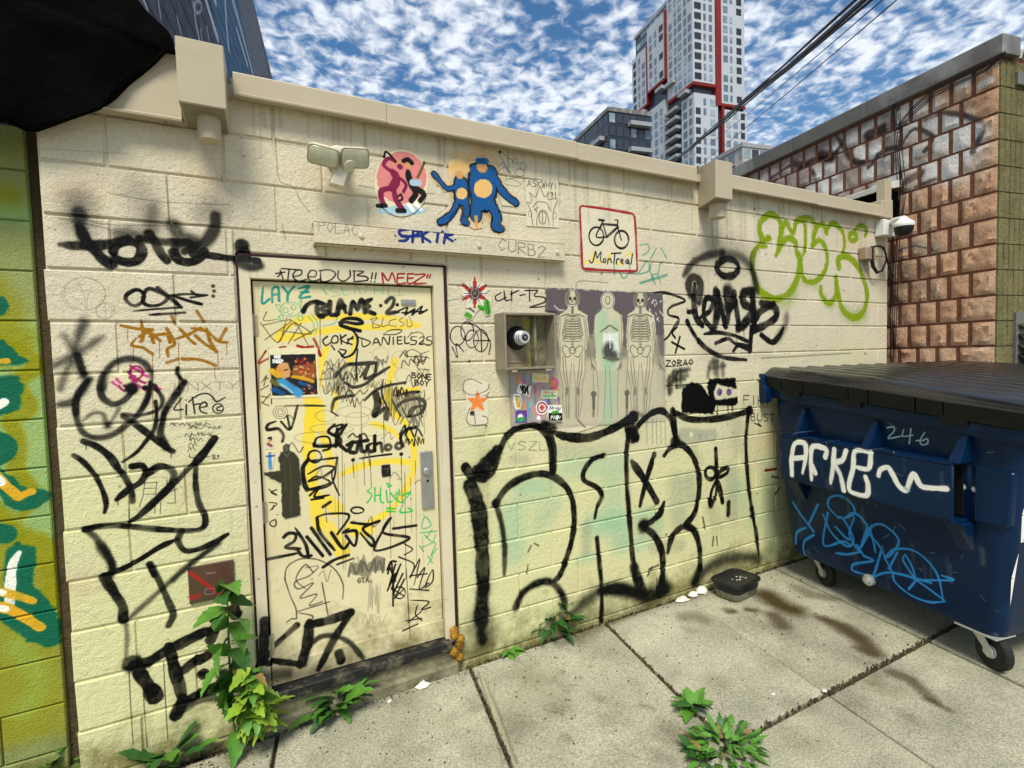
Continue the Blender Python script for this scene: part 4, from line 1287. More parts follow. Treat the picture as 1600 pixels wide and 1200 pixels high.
gray,5.8,0.12,0.8|1723 2237 -1 -23 -1 -24 11 -5 11 -5 11 6 11 7 1 24 1 24
gray,5.9,0.12,0.8|1780 2173 1 30 1 30 21 -1 20 -2 0 -9 -1 -9 -20 -4 -21 -5 22 -13 23 -14
gray,5.9,0.12,0.8|1841 2169 1 30 1 30 18 -2 19 -1 -3 -11 -2 -11 -17 -2 -16 -2
gray,6,0.12,0.8|1874 2202 7 -7 7 -8 -5 -8 -5 -8 -18 -1 -19 -1
gray,6.1,0.12,0.8|1905 2213 12 6 12 7 11 -6 12 -7 -24 -25 -25 -24 24 1 23 2
gray,6.1,0.12,0.8|1986 2163 2 -1 3 -2
cream,-1,0.002,1|1306 2504 -6 -43 -16 -42 -24 -37 -30 -29 -34 -20 -36 -9 -35 2 -31 13 -27 22 -19 31 -12 37 -2 40 6 42 14 40 23 36 28 30 33 21 35 11 35 0 33 -11 28 -22 21 -31 13 -38
salmon,-1,0.003,1|1296 2528 -6 -34 -14 -33 -22 -29 -27 -24 -32 -16 -32 -8 -32 1 -30 9 -24 17 -18 24 -11 28 -3 32 5 33 14 31 20 29 26 24 30 17 33 9 32 1 30 -8 26 -16 20 -24 12 -30
ltblue,-1,0.003,1|1293 2367 -7 -8 -18 -9 -29 -8 -36 -7 -39 -5 -39 -3 -34 0 -27 2 -17 5 -5 6 6 8 17 8 28 8 34 8 39 5 39 3 35 0 29 -2 18 -4
plum,38.8,0.06,1|1124 2536 18 -34 -21 -46
plum,24.6,0.06,1|1115 2455 -48 -18 -4 -31 11 -35
plum,25.2,0.06,1|1130 2451 2 -43 18 -29 12 -17
plum,17.3,0.06,1|1115 2535 -33 26 23 33 34 -10
skin,32.6,0.12,1|1161 2575 0 0
plum,27.6,0.12,1|1161 2563 1 0
K,9.8,0.05,1|1086 2598 11 28 45 -41
plum,16.5,0.06,1|1164 2505 25 -25 -14 -36
K,31.6,0.06,1|1201 2547 5 -37 15 -35
K,29,0.06,1|1227 2463 9 -24 -24 -34
K,26.4,0.06,1|1240 2468 39 -24 -21 -34
skin,31.8,0.12,1|1209 2579 1 0
K,21.5,0.06,1|1180 2593 23 11 19 -14
ltblue,32.3,0.08,1|1222 2494 33 4
brown,11.7,0.05,1|1249 2522 40 81
white,19.2,0.06,1|1198 2385 22 -26
white,19.4,0.06,1|1234 2395 26 -25
K,20.9,0.06,1|1046 2363 37 4
K,24.3,0.06,1|1142 2349 32 3
K,8.8,0.1,1|1145 2416 16 14 6 -24 -17 -8
tan,53.3,0.05,0.55|1337 2543 40 -36 62 -15
tan,129.7,0.05,0.55|1486 2625 -10 -79 3 -117
tan,53.9,0.05,0.55|1472 2428 -67 -85 -36 -29
tan,62.2,0.05,0.55|1493 2430 12 -77
tan,176.4,0.05,0.55|1611 2657 -3 -94 -4 -120
tan,77.2,0.05,0.55|1574 2439 -11 -107
tan,79.4,0.05,0.55|1649 2448 27 -112 30 -21
tan,65.5,0.05,0.55|1676 2592 52 -74 69 -54
K,31.9,0.04,1|1337 2552 40 -42 27 -22 49 13
K,94.5,0.04,1|1482 2521 0 -40 1 -32
K,42.5,0.04,1|1458 2433 -24 -61 -50 -44 -21 -12
K,43.6,0.04,1|1504 2438 2 -59 -16 -48 21 -7
K,82.3,0.04,1|1565 2597 93 6
K,161.3,0.04,1|1608 2570 -2 -60 -2 -47
K,49.8,0.04,1|1684 2580 29 -57 53 -42 39 -19
K,72.9,0.04,1|1566 2425 -6 -60
K,62,0.04,1|1652 2435 33 -58 -10 -55 38 -9
blue,20.1,0.04,1|1337 2552 40 -42 27 -22 49 13
blue,75.4,0.04,1|1482 2521 0 -40 1 -32
blue,29.5,0.04,1|1458 2433 -24 -61 -50 -44 -21 -12
blue,30.3,0.04,1|1504 2438 2 -59 -16 -48 21 -7
blue,64.3,0.04,1|1565 2597 93 6
blue,134.2,0.04,1|1608 2570 -2 -60 -2 -47
blue,35.3,0.04,1|1684 2580 29 -57 53 -42 39 -19
blue,56.1,0.04,1|1566 2425 -6 -60
blue,46.2,0.04,1|1652 2435 33 -58 -10 -55 38 -9
tan,-1,0.002,1|1516 2476 -4 -14 -9 -11 -13 -8 -14 -1 -12 4 -9 9 -2 13 3 13 9 12 13 7 14 2 13 -4 8 -10
tan,-1,0.002,1|1663 2520 -6 -22 -16 -19 -23 -13 -24 -3 -22 7 -15 16 -4 20 6 22 15 19 23 13 25 3 22 -7 15 -15
skin,42.3,0.12,1|1475 2567 1 0
skin,62,0.12,1|1604 2626 1 0
tan,40.9,0.15,1|1435 2592 44 26 35 -15
blue,32.6,0.05,1|1585 2653 45 6
skin,21.1,0.1,1|1560 2358 2 -46
gray,3.6,0.12,0.8|1704 2721 36 -59 38 -49
gray,3.7,0.12,0.8|1719 2727 54 -33 54 -23
gray,3.7,0.12,0.8|1787 2669 13 29 24 -3 -1 -28
gray,3.7,0.12,0.8|1700 2616 40 26 38 -22 -32 -32 79 11
gray,3.7,0.12,0.8|1745 2554 79 0 41 43
gray,3.6,0.12,0.8|1709 2644 24 24 22 -38
gray,3.7,0.12,0.8|1745 2575 48 13 47 -22
gray,3.7,0.12,0.8|1863 2632 -4 -11 -11 -9 -15 -5 -14 1 -10 6 -4 10 4 10 11 10 15 4 14 0 10 -7 4 -9
gray,3.7,0.12,0.8|1875 2668 -3 -12 -8 -9 -10 -4 -9 1 -7 8 -2 10 3 12 7 9 10 4 9 -1 7 -7 3 -11
K,16.3,0.12,1|1715 2721 1 0
K,4.5,0.12,0.9|1879 2559 6 17 7 18 6 -16 5 -16
K,4.5,0.12,0.9|1884 2571 7 1 8 1
K,4.6,0.12,0.9|1938 2594 -9 1 -9 0 -4 -4 -3 -5 11 -5 11 -6 -2 -5 -1 -5 -10 -1 -10 -2
K,4.6,0.12,0.9|1946 2597 0 -17 -1 -17
K,4.6,0.12,0.9|1972 2600 -13 -10 -13 -10 12 -7 12 -7
K,4.6,0.12,0.9|1976 2596 2 -16 2 -17 3 12 2 12 2 -11 2 -12 3 17 3 18
K,4.7,0.12,0.9|2001 2597 0 -17 -1 -17
K,4.7,0.12,0.9|2020 2599 0 -17 -1 -17
K,4.7,0.12,0.9|2001 2580 9 1 10 1
K,4.7,0.12,0.9|2027 2597 4 -8 5 -8 5 9 5 10
K,4.7,0.12,0.9|2036 2581 -2 -9 -1 -8
K,4.7,0.12,0.9|2062 2599 -1 -12 0 -12
K,4.7,0.12,0.9|2061 2566 0 -1 0 -1
K,5.5,0.12,1|2030 2538 4 4 5 3 3 -3 3 -3 -3 -6 -4 -5 0 -2 0 -2
K,5.5,0.12,1|2038 2518 0 -1 0 -1
K,5.5,0.12,1|2062 2548 0 -10 -1 -10
K,5.5,0.12,1|2061 2521 0 -1 0 -1
brown,5.3,0.12,0.9|1869 2472 24 -39 14 -83
brown,5.3,0.12,0.9|1891 2527 12 -30 -9 -29 -21 5
brown,5.4,0.12,0.9|1891 2527 37 -20 31 57 28 -50 30 32
brown,5.5,0.12,0.9|2017 2546 -5 -43 60 7 -28 -75 -3 -83
brown,5.5,0.12,0.9|1910 2449 34 32 59 -1 16 -26
brown,5.4,0.12,0.9|1921 2433 22 19
brown,5.4,0.12,0.9|1918 2443 20 -19
brown,5.5,0.12,0.9|2010 2460 17 -20
brown,5.4,0.12,0.9|1931 2352 6 43 30 42 34 -14 15 -63
brown,5.4,0.12,0.9|1971 2427 1 -57
brown,5.4,0.12,0.9|1955 2425 -2 -56 33 -1 6 54 -37 3
brown,3.8,0.12,0.8|1904 2413 -2 -9 -5 -7 -6 -3 -5 2 -4 6 -2 9 2 9 5 7 6 3 5 -2 4 -6 2 -9
brown,3.9,0.12,0.8|2066 2417 -2 -10 -5 -7 -6 -3 -6 2 -4 6 -1 9 1 10 5 7 6 3 6 -2 4 -6 2 -9
red,16.9,0.15,1|2250 2492 148 1 195 -5
red,17.9,0.15,1|2643 2464 7 -110 5 -175
red,17.2,0.15,1|2621 2131 -176 -4 -183 -1
red,16.4,0.15,1|2236 2155 -4 165 -4 150
red,13.4,0.2,1|2228 2470 5 16 20 7
red,14.6,0.2,1|2590 2488 39 -5 14 -22
red,14.8,0.2,1|2655 2179 -1 -37 -33 -12
red,13.6,0.2,1|2265 2125 -24 10 -6 24
K,11.7,0.12,1|2398 2329 -4 -21 -13 -19 -18 -13 -21 -6 -20 3 -17 10 -11 17 -4 20 5 21 12 18 17 13 21 6 21 -2 17 -10 12 -17 3 -20
K,13.8,0.12,1|2591 2324 -5 -21 -13 -18 -18 -13 -21 -6 -21 3 -17 10 -12 16 -3 20 4 21 13 18 17 13 21 6 21 -2 18 -10 12 -17 4 -20
K,14.7,0.12,1|2366 2423 36 0
K,11.9,0.12,1|2391 2421 -4 -20 -12 -25
K,15,0.12,1|2390 2401 114 3
K,12,0.12,1|2396 2400 26 -74
K,10.9,0.12,1|2381 2394 -37 -72 78 4
K,16.2,0.12,1|2422 2326 87 68
K,11.2,0.12,1|2487 2434 23 -1 -6 -28 13 -39 16 -49
yel,19.6,0.5,0.8|2308 2221 2 -27 24 -29
yel,19.5,0.5,0.8|2258 2165 22 10
yel,20.2,0.5,0.8|2431 2220 4 -36
yel,20.6,0.5,0.8|2498 2170 35 7
yel,21,0.5,0.8|2576 2239 35 -7
yel,19.9,0.5,0.8|2351 2184 11 -18
K,8.9,0.12,1|2288 2178 10 -13 17 8 21 60 10 -36 31 37 -6 -49 10 -15
K,9,0.12,1|2399 2195 -9 -18 17 -3 6 18 -14 3
K,9.1,0.12,1|2424 2166 6 27 17 3 5 -20
K,9.2,0.12,1|2482 2232 -10 -64
K,9.3,0.12,1|2454 2230 75 8
K,9.2,0.12,1|2492 2170 4 27 20 4
K,9.3,0.12,1|2525 2185 20 6 -8 11 -12 -17 20 -12
K,9.4,0.12,1|2581 2202 -18 -15 14 -10 10 23 2 -25
K,9.4,0.12,1|2620 2239 -13 -63
postr,-1,0.004,0.9|1978 2002 889 0 12 -820 -270 5 -575 10 -15 372
gray,172.9,0.95,0.35|2138 1737 229 -140 306 137
gray,181.1,0.98,0.25|2128 1378 434 54 209 -134
gray,97.4,0.95,0.3|2092 1678 -26 -297
dkgray,-1,0.006,0.95|1978 2004 889 -2 6 -268 -304 -15 -59 96 -234 -79 -17 78 -215 41 -68 17
dkgray,57.4,0.6,0.75|2836 1832 14 -148 4 -66
dkgray,44.9,0.5,0.8|2560 1798 -12 -111
dkgray,86.6,0.7,0.6|2841 1518 9 -116
dkgray,54.8,0.8,0.45|2565 1552 39 -122
dkgray,42.4,0.8,0.4|2278 1797 17 -61
postl,-1,0.03,0.75|2037 1598 509 -6 323 -50 10 -360 -270 5 -575 10 -16 187
postl,-1,0.003,1|2209 1951 -4 -20 -10 -17 -16 -11 -18 -4 -18 3 -15 11 -9 16 -3 19 4 19 10 17 16 11 18 5 18 -3 15 -11 9 -16
postl,-1,0.004,1|2134 1915 54 1 13 -29 64 -33 11 -118 -26 -106 -11 106 -1 -212 -172 6 10 207 -12 -103 -13 103 15 114 54 34
gray,4.1,0.12,0.9|2209 1951 -7 -26 -17 -19 -24 -7 -23 6 -17 18 -5 25 7 25 17 19 24 8 23 -6 17 -18 5 -25
bwhite,4,0.12,0.7|2214 1951 -8 -28 -19 -21 -26 -8 -26 7 -18 20 -6 27 8 27 19 21 26 8 25 -6 19 -20 6 -27
gray,24.3,0.4,0.8|2136 1982 -13 -34 8 -22
gray,24.8,0.4,0.8|2190 1984 14 -34 -12 -22
K,20.3,0.25,0.85|2146 1949 1 0
K,20.5,0.25,0.85|2179 1950 0 0
K,7.4,0.12,0.8|2162 1940 -5 -10
gray,6.6,0.12,1|2142 1916 39 1
gray,18,0.3,0.8|2161 1897 -1 -22
gray,9,0.12,0.8|2075 1844 49 13 35 -8 37 9 46 -12
gray,4.9,0.12,0.85|2152 1844 -25 2 -22 -13 11 -12 30 -1
gray,5,0.12,0.85|2167 1844 25 3 22 -13 -12 -12 -31 -2
gray,4.9,0.12,0.85|2152 1829 -27 2 -23 -13 11 -12 33 -1
gray,5,0.12,0.85|2166 1829 28 3 22 -13 -12 -12 -33 -2
gray,4.9,0.12,0.85|2151 1814 -29 2 -24 -13 12 -12 35 -1
gray,5,0.12,0.85|2166 1814 29 3 24 -13 -12 -12 -36 -2
gray,4.9,0.12,0.85|2151 1799 -31 3 -25 -14 12 -12 38 -1
gray,5,0.12,0.85|2165 1799 32 3 25 -13 -13 -12 -39 -2
gray,4.9,0.12,0.85|2150 1784 -32 3 -27 -14 13 -11 40 -2
gray,5,0.12,0.85|2165 1784 33 3 27 -13 -14 -13 -41 -1
gray,4.9,0.12,0.85|2150 1769 -34 3 -28 -13 13 -12 43 -2
gray,5,0.12,0.85|2165 1769 35 3 28 -14 -15 -12 -44 -1
gray,4.8,0.12,0.85|2150 1754 -37 3 -29 -13 14 -12 46 -2
gray,5,0.12,0.85|2164 1754 37 3 30 -14 -16 -12 -46 -1
gray,4.9,0.12,0.85|2149 1739 -30 3 -26 -13 12 -12 38 -2
gray,5,0.12,0.85|2164 1739 31 3 25 -14 -13 -12 -39 -1
gray,4.9,0.12,0.85|2149 1724 -33 3 -26 -13 12 -12 41 -2
gray,5,0.12,0.85|2163 1724 33 3 27 -14 -14 -12 -41 -1
gray,9.9,0.3,0.7|2154 1864 12 -2
gray,9.9,0.3,0.7|2153 1849 13 -2
gray,9.9,0.3,0.7|2153 1834 12 -2
gray,9.9,0.3,0.7|2152 1819 13 -1
gray,9.9,0.3,0.7|2152 1804 13 -1
gray,9.9,0.3,0.7|2152 1789 12 -1
gray,9.9,0.3,0.7|2151 1774 13 -1
gray,9.9,0.3,0.7|2151 1759 12 -1
gray,9.9,0.3,0.7|2150 1744 13 -1
gray,9.9,0.3,0.7|2150 1729 12 -1
gray,9.9,0.3,0.7|2149 1714 13 -1
gray,9.9,0.3,0.7|2149 1700 13 -2
gray,9.9,0.3,0.7|2149 1685 12 -2
gray,9.9,0.3,0.7|2148 1670 13 -2
gray,5.7,0.12,0.9|2145 1647 -44 31 -18 -22 25 -45 32 6
gray,4,0.12,0.9|2072 1844 -14 -77 -8 -74 -21 -80 -10 -37
gray,4,0.12,0.8|2081 1833 -13 -74 -9 -66 -17 -81
gray,4.9,0.12,0.9|2086 1619 2 -90 15 -97 -3 -53 5 -128
gray,4.9,0.12,0.9|2101 1611 6 -82 10 -98 -1 -53 0 -128
gray,4.1,0.12,0.7|2068 1604 -5 -74 19 -97 -4 -67 17 -106
gray,4.1,0.12,0.7|2145 1572 -17 -142 -3 -173
gray,21.3,0.4,0.6|2110 1424 -3 -26
gray,4,0.12,0.8|2021 1576 -3 -37
gray,4,0.12,0.8|2021 1576 -15 -39
gray,4,0.12,0.8|2021 1576 -28 -42
gray,4,0.12,0.8|2021 1576 -40 -44
gray,5.9,0.12,0.9|2163 1647 46 29 18 -23 -29 -44 -31 8
gray,4.2,0.12,0.9|2249 1846 11 -79 4 -76 18 -84 8 -39
gray,4.2,0.12,0.8|2239 1835 10 -76 5 -68 14 -84
gray,5,0.12,0.9|2222 1616 -7 -91 -21 -98 0 -53 -13 -129
gray,5,0.12,0.9|2206 1608 -12 -82 -15 -98 -2 -53 -7 -129
gray,4.2,0.12,0.7|2240 1600 1 -76 -25 -98 0 -69 -24 -105
gray,4.2,0.12,0.7|2159 1572 9 -144 -7 -174
gray,21.7,0.4,0.6|2186 1420 1 -27
gray,4.3,0.12,0.8|2289 1568 0 -38
gray,4.3,0.12,0.8|2289 1568 14 -42
gray,4.3,0.12,0.8|2289 1568 27 -45
gray,4.3,0.12,0.8|2289 1568 40 -49
gray,6.6,0.12,0.8|2176 1647 -3 -10 -9 -7 -11 -2 -10 2 -8 8 -3 9 3 10 9 7 10 3 11 -3 8 -7 3 -10
gray,10.1,0.3,0.8|2179 1238 36 -34 18 -17
postl,-1,0.003,1|2468 1946 -4 -19 -11 -17 -16 -11 -19 -4 -18 3 -15 11 -10 16 -3 19 4 19 11 16 15 11 19 5 18 -3 16 -11 10 -16
postl,-1,0.004,1|2390 1921 58 1 15 -31 63 -34 11 -122 -26 -110 -7 110 -1 -221 -185 7 10 215 -12 -107 -9 107 15 119 53 35
gray,4.3,0.12,0.9|2468 1946 -7 -25 -18 -19 -25 -7 -23 6 -17 18 -6 25 7 25 18 18 24 8 24 -6 17 -18 6 -25
bwhite,4.3,0.12,0.7|2473 1946 -8 -27 -20 -21 -27 -8 -26 7 -18 20 -7 26 8 28 20 20 26 8 26 -6 19 -20 7 -27
wash,103.8,0.6,0.5|2379 1859 6 -123 26 -140
wash,96.8,0.7,0.45|2420 1564 5 -204 -23 -140
wash,53.2,0.6,0.45|2475 1806 5 -212
gray,7.8,0.12,0.7|2405 1960 15 10 16 -9 -3 -30 -14 -8 -13 8 -1 29
gray,4.3,0.12,0.85|2372 1898 -51 -41 -8 -121 2 -138
gray,3.4,0.12,0.8|2319 1583 15 -179 -9 -162
gray,3.5,0.12,0.8|2395 1549 -11 -186 -11 -133
gray,4.5,0.12,0.85|2466 1899 50 -40 4 -124 -10 -142
gray,3.6,0.12,0.8|2505 1577 -24 -181 1 -167
gray,3.5,0.12,0.8|2425 1548 2 -188 5 -135
postl,-1,0.003,1|2730 1953 -5 -20 -12 -17 -17 -12 -20 -4 -19 3 -17 11 -11 17 -3 19 4 20 12 17 17 12 20 4 19 -3 17 -11 11 -16
postl,-1,0.004,1|2646 1927 63 1 15 -32 68 -35 13 -127 -28 -115 -8 115 0 -230 -200 8 10 223 -12 -111 -10 111 15 123 57 36
gray,4.5,0.12,0.9|2730 1953 -8 -26 -20 -20 -26 -7 -25 6 -19 19 -6 25 7 26 20 20 26 7 25 -6 19 -18 7 -26
bwhite,4.5,0.12,0.7|2735 1953 -9 -29 -21 -21 -29 -8 -28 7 -20 20 -7 28 8 28 21 21 29 9 28 -7 21 -20 7 -28
gray,27.2,0.4,0.8|2647 1987 -15 -37 9 -23
gray,27.8,0.4,0.8|2710 1989 16 -36 -13 -25
K,22.7,0.25,0.85|2659 1951 1 0
K,22.9,0.25,0.85|2696 1952 1 0
K,8.2,0.12,0.8|2677 1942 -5 -11
gray,7.4,0.12,1|2654 1916 46 1
gray,20.2,0.3,0.8|2676 1907 0 -24
gray,10.1,0.12,0.8|2577 1850 57 14 41 -9 43 10 53 -13
gray,5.4,0.12,0.85|2667 1849 -29 3 -25 -14 12 -13 35 -1
gray,5.6,0.12,0.85|2684 1850 29 3 26 -14 -13 -13 -37 -2
gray,5.4,0.12,0.85|2667 1833 -32 3 -26 -14 12 -13 39 -1
gray,5.6,0.12,0.85|2683 1834 32 3 27 -14 -14 -13 -39 -2
gray,5.4,0.12,0.85|2666 1817 -33 3 -28 -14 13 -13 41 -1
gray,5.6,0.12,0.85|2683 1817 34 4 28 -15 -14 -13 -42 -1
gray,5.4,0.12,0.85|2666 1801 -36 3 -29 -14 14 -13 44 -1
gray,5.6,0.12,0.85|2683 1801 36 4 30 -15 -16 -13 -45 -1
gray,5.4,0.12,0.85|2665 1785 -37 3 -31 -14 15 -13 47 -2
gray,5.6,0.12,0.85|2682 1785 39 4 31 -15 -16 -13 -48 -2
gray,5.4,0.12,0.85|2665 1769 -40 3 -32 -14 15 -13 50 -2
gray,5.6,0.12,0.85|2682 1769 41 3 33 -14 -17 -13 -51 -2
gray,5.4,0.12,0.85|2665 1753 -42 3 -34 -14 16 -13 53 -2
gray,5.6,0.12,0.85|2682 1753 43 3 34 -15 -18 -13 -54 -1
gray,5.4,0.12,0.85|2664 1737 -35 3 -30 -14 15 -13 44 -2
gray,5.6,0.12,0.85|2681 1737 37 3 29 -15 -15 -13 -45 -1
gray,5.4,0.12,0.85|2664 1721 -38 3 -31 -14 15 -13 47 -2
gray,5.6,0.12,0.85|2681 1721 39 3 31 -15 -16 -13 -48 -1
gray,11,0.3,0.7|2668 1871 15 -1
gray,11,0.3,0.7|2668 1855 15 -1
gray,11,0.3,0.7|2668 1839 14 -1
gray,11,0.3,0.7|2667 1823 15 -2
gray,11.1,0.3,0.7|2667 1807 15 -2
gray,11.1,0.3,0.7|2667 1791 14 -2
gray,11.1,0.3,0.7|2666 1775 15 -2
gray,11.1,0.3,0.7|2666 1759 15 -2
gray,11.1,0.3,0.7|2666 1743 14 -2
gray,11.1,0.3,0.7|2665 1726 15 -1
gray,11.1,0.3,0.7|2665 1710 15 -1
gray,11.1,0.3,0.7|2665 1694 14 -2
gray,11.1,0.3,0.7|2664 1678 15 -2
gray,11.1,0.3,0.7|2664 1662 15 -2
gray,6.3,0.12,0.9|2660 1638 -51 33 -21 -24 30 -49 36 8
gray,4.5,0.12,0.9|2574 1850 -16 -83 -8 -80 -24 -86 -11 -40
gray,4.5,0.12,0.8|2584 1838 -14 -79 -10 -72 -19 -87
gray,5.5,0.12,0.9|2592 1607 3 -96 18 -106 -3 -56 7 -138
gray,5.5,0.12,0.9|2609 1599 9 -89 12 -105 -1 -57 1 -138
gray,4.6,0.12,0.7|2571 1592 -5 -80 23 -105 -4 -73 20 -114
gray,4.6,0.12,0.7|2661 1557 -18 -153 -2 -187
gray,23.9,0.4,0.6|2622 1397 -3 -28
gray,4.5,0.12,0.8|2517 1561 -3 -39
gray,4.5,0.12,0.8|2517 1561 -18 -42
gray,4.4,0.12,0.8|2517 1561 -32 -45
gray,4.4,0.12,0.8|2517 1561 -46 -47
gray,6.6,0.12,0.9|2681 1637 54 32 21 -25 -33 -48 -37 9
gray,4.7,0.12,0.9|2780 1852 13 -85 5 -82 22 -91 10 -42
gray,4.7,0.12,0.8|2769 1840 11 -82 7 -73 17 -91
gray,5.6,0.12,0.9|2750 1603 -8 -98 -23 -105 1 -57 -14 -139
gray,5.6,0.12,0.9|2731 1596 -12 -90 -17 -105 -2 -57 -7 -139
gray,4.7,0.12,0.7|2771 1587 2 -83 -28 -105 0 -74 -26 -114
gray,4.7,0.12,0.7|2677 1557 12 -156 -6 -187
gray,24.3,0.4,0.6|2710 1392 2 -29
gray,4.8,0.12,0.8|2828 1552 2 -41
gray,4.8,0.12,0.8|2828 1552 17 -45
gray,4.8,0.12,0.8|2828 1552 32 -49
gray,4.8,0.12,0.8|2828 1552 48 -53
gray,7.3,0.12,0.8|2696 1637 -4 -10 -9 -8 -13 -2 -12 3 -9 8 -3 10 3 10 10 8 12 3 13 -3 9 -8 3 -11
gray,28,0.6,0.7|2641 1241 42 -19
gray,4.3,0.12,0.7|2299 1522 1 -116
gray,37.7,0.15,1|2300 1383 1 0
gray,20.6,0.15,1|2300 1383 -2 -85
gray,17.2,0.5,0.7|2298 1298 -3 -46
gray,4.5,0.12,0.7|2554 1512 2 -120
gray,39.8,0.15,1|2556 1376 1 0
gray,21.8,0.15,1|2556 1376 -2 -88
gray,18.1,0.5,0.7|2554 1288 -3 -48
gray,-1,0.003,1|2352 1755 79 47 68 -35 0 -10 -68 33 -71 -40
bwhite,-1,0.003,0.6|2376 1747 118 4 6 -166 -123 8
K,69,0.5,0.7|2428 1673 -16 -46 44 -17
gray,17.8,0.3,1|2382 1600 113 -13
bwhite,8.8,0.12,0.8|2429 1739 3 -81
bwhite,7,0.12,0.8|2409 1712 49 -4
bwhite,7.5,0.4,0.7|2773 1831 -9 -20
bwhite,7.6,0.4,0.7|2803 1878 8 -15
bwhite,7.5,0.4,0.7|2784 1953 -13 -17
bwhite,7.5,0.4,0.7|2799 1959 12 -10
bwhite,7.5,0.4,0.7|2796 1934 3 -15
bwhite,7.5,0.4,0.7|2816 1940 -7 -10
bwhite,7.5,0.4,0.7|2787 1961 -11 -21
bwhite,7.6,0.4,0.7|2856 1955 -15 -10
bwhite,7.6,0.4,0.7|2825 1848 -15 -16
bwhite,7.5,0.4,0.7|2751 1894 3 -21
bwhite,7.5,0.4,0.7|2777 1843 11 -20
bwhite,7.5,0.4,0.7|2751 1902 14 -12
bwhite,7.6,0.4,0.7|2839 1890 8 -14
bwhite,7.4,0.4,0.7|2755 1970 -12 -10
bwhite,7.6,0.4,0.7|2855 1875 9 -15
bwhite,7.6,0.4,0.7|2818 1842 13 -20
bwhite,9.6,0.6,0.6|2037 1906 26 -22 35 -3
dred,22.9,0.1,1|1540 1981 2 35
dred,12.3,0.1,1|1542 2016 0 25
bwhite,14.2,0.2,1|1554 1982 18 27
K,3.6,0.12,1|1549 1975 25 37
dred,23.2,0.1,1|1560 1971 29 21
dred,12.5,0.1,1|1589 1992 20 13
bwhite,14.3,0.2,1|1567 1961 34 1
K,3.6,0.12,1|1558 1960 47 2
dred,23.2,0.1,1|1559 1950 28 -11
dred,12.6,0.1,1|1587 1939 19 -12
bwhite,14.2,0.2,1|1553 1938 16 -25
K,3.6,0.12,1|1548 1946 22 -36
dred,22.9,0.1,1|1539 1939 -1 -27
dred,12.4,0.1,1|1538 1912 -1 -25
bwhite,14,0.2,1|1525 1938 -17 -27
K,3.5,0.12,1|1530 1945 -24 -37
dred,22.6,0.1,1|1519 1949 -28 -12
dred,12.1,0.1,1|1491 1937 -19 -13
bwhite,13.9,0.2,1|1512 1959 -33 -1
K,3.5,0.12,1|1521 1959 -45 -1
dred,22.6,0.1,1|1520 1970 -27 18
dred,12.1,0.1,1|1493 1988 -18 12
bwhite,14,0.2,1|1527 1981 -16 26
K,3.5,0.12,1|1531 1974 -22 36
K,59.8,0.5,0.8|1541 1960 1 0
bgray,5.3,0.12,1|1564 1961 -4 -12 -8 -9 -11 -4 -11 3 -8 9 -3 11 4 12 8 9 11 3 11 -2 8 -9 3 -11
leaf,36,0.1,1|1608 1911 6 -47
leaf,25,0.1,1|1565 1889 23 -8
leaf,29.8,0.1,1|1494 1846 14 -9
K,3.6,0.12,1|1613 1924 4 -72
gray,12.3,0.3,1|1509 1879 23 -16
orange,30.4,0.1,1|1536 1392 1 24
orange,16.1,0.12,1|1536 1411 1 24
orange,30.6,0.1,1|1544 1385 22 8
orange,16.3,0.12,1|1562 1392 26 6
orange,30.5,0.1,1|1541 1376 12 -17
orange,16.2,0.12,1|1551 1364 15 -21
orange,30.3,0.1,1|1530 1377 -14 -15
orange,16,0.12,1|1518 1366 -16 -18
orange,30.2,0.1,1|1527 1386 -21 11
orange,15.9,0.12,1|1509 1395 -24 9
K,4.4,0.12,0.9|1464 1502 -6 -51 49 -28 85 21 16 34
K,4.4,0.12,0.9|1464 1502 46 6 55 -28
K,4.5,0.12,0.9|1491 1356 -20 -49 17 -40 98 -4 1 35 -28 10
K,4.5,0.12,0.9|1513 1338 7 -70
K,4.5,0.12,0.9|1572 1419 28 -10
K,26.1,0.12,1|1502 1326 1 -1
sky,16.3,0.5,0.75|1815 1516 6 -32
pink,16.9,0.5,0.75|1901 1514 12 -47
orange,22.3,0.5,0.75|1971 1491 10 -25
gold,12.4,0.5,0.75|1943 1510 -6 -23
purple,15.4,0.5,0.75|1975 1340 -6 -23
wash,17.8,0.5,0.75|1784 1375 -14 -33
salmon,19.7,0.5,0.75|1872 1341 2 -37
sky,15.6,0.5,0.75|2031 1300 -10 -45
orange,11.4,0.5,0.75|1781 1446 -6 -20
sky,21.8,0.5,0.75|1841 1355 7 -37
pink,13.1,0.5,0.75|1937 1439 -4 -42
orange,19.8,0.5,0.75|1783 1517 -7 -40
gold,16.1,0.5,0.75|1968 1316 -6 -45
purple,21.3,0.5,0.75|1978 1375 3 -50
wash,22.4,0.5,0.75|1854 1365 -6 -38
salmon,11.7,0.5,0.75|1864 1422 -15 -42
sky,20,0.5,0.75|1888 1387 -3 -31
orange,20.8,0.5,0.75|1807 1356 5 -46
sky,13.5,0.5,0.75|1944 1368 7 -30
pink,17.9,0.5,0.75|1886 1450 3 -37
orange,21,0.5,0.75|1852 1473 -6 -32
gold,11.6,0.5,0.75|1789 1459 -6 -40
purple,14.7,0.5,0.75|2040 1377 4 -40
wash,22.6,0.5,0.75|1997 1399 -4 -28
salmon,19.9,0.5,0.75|1905 1323 -1 -35
sky,18,0.5,0.75|1946 1420 12 -50
orange,18.2,0.5,0.75|2004 1485 -6 -48
sky,13.7,0.5,0.75|1847 1325 -4 -49
pink,17.7,0.5,0.75|1927 1319 -9 -41
orange,12.6,0.5,0.75|1908 1410 -11 -48
gold,15.8,0.5,0.75|2033 1304 -15 -36
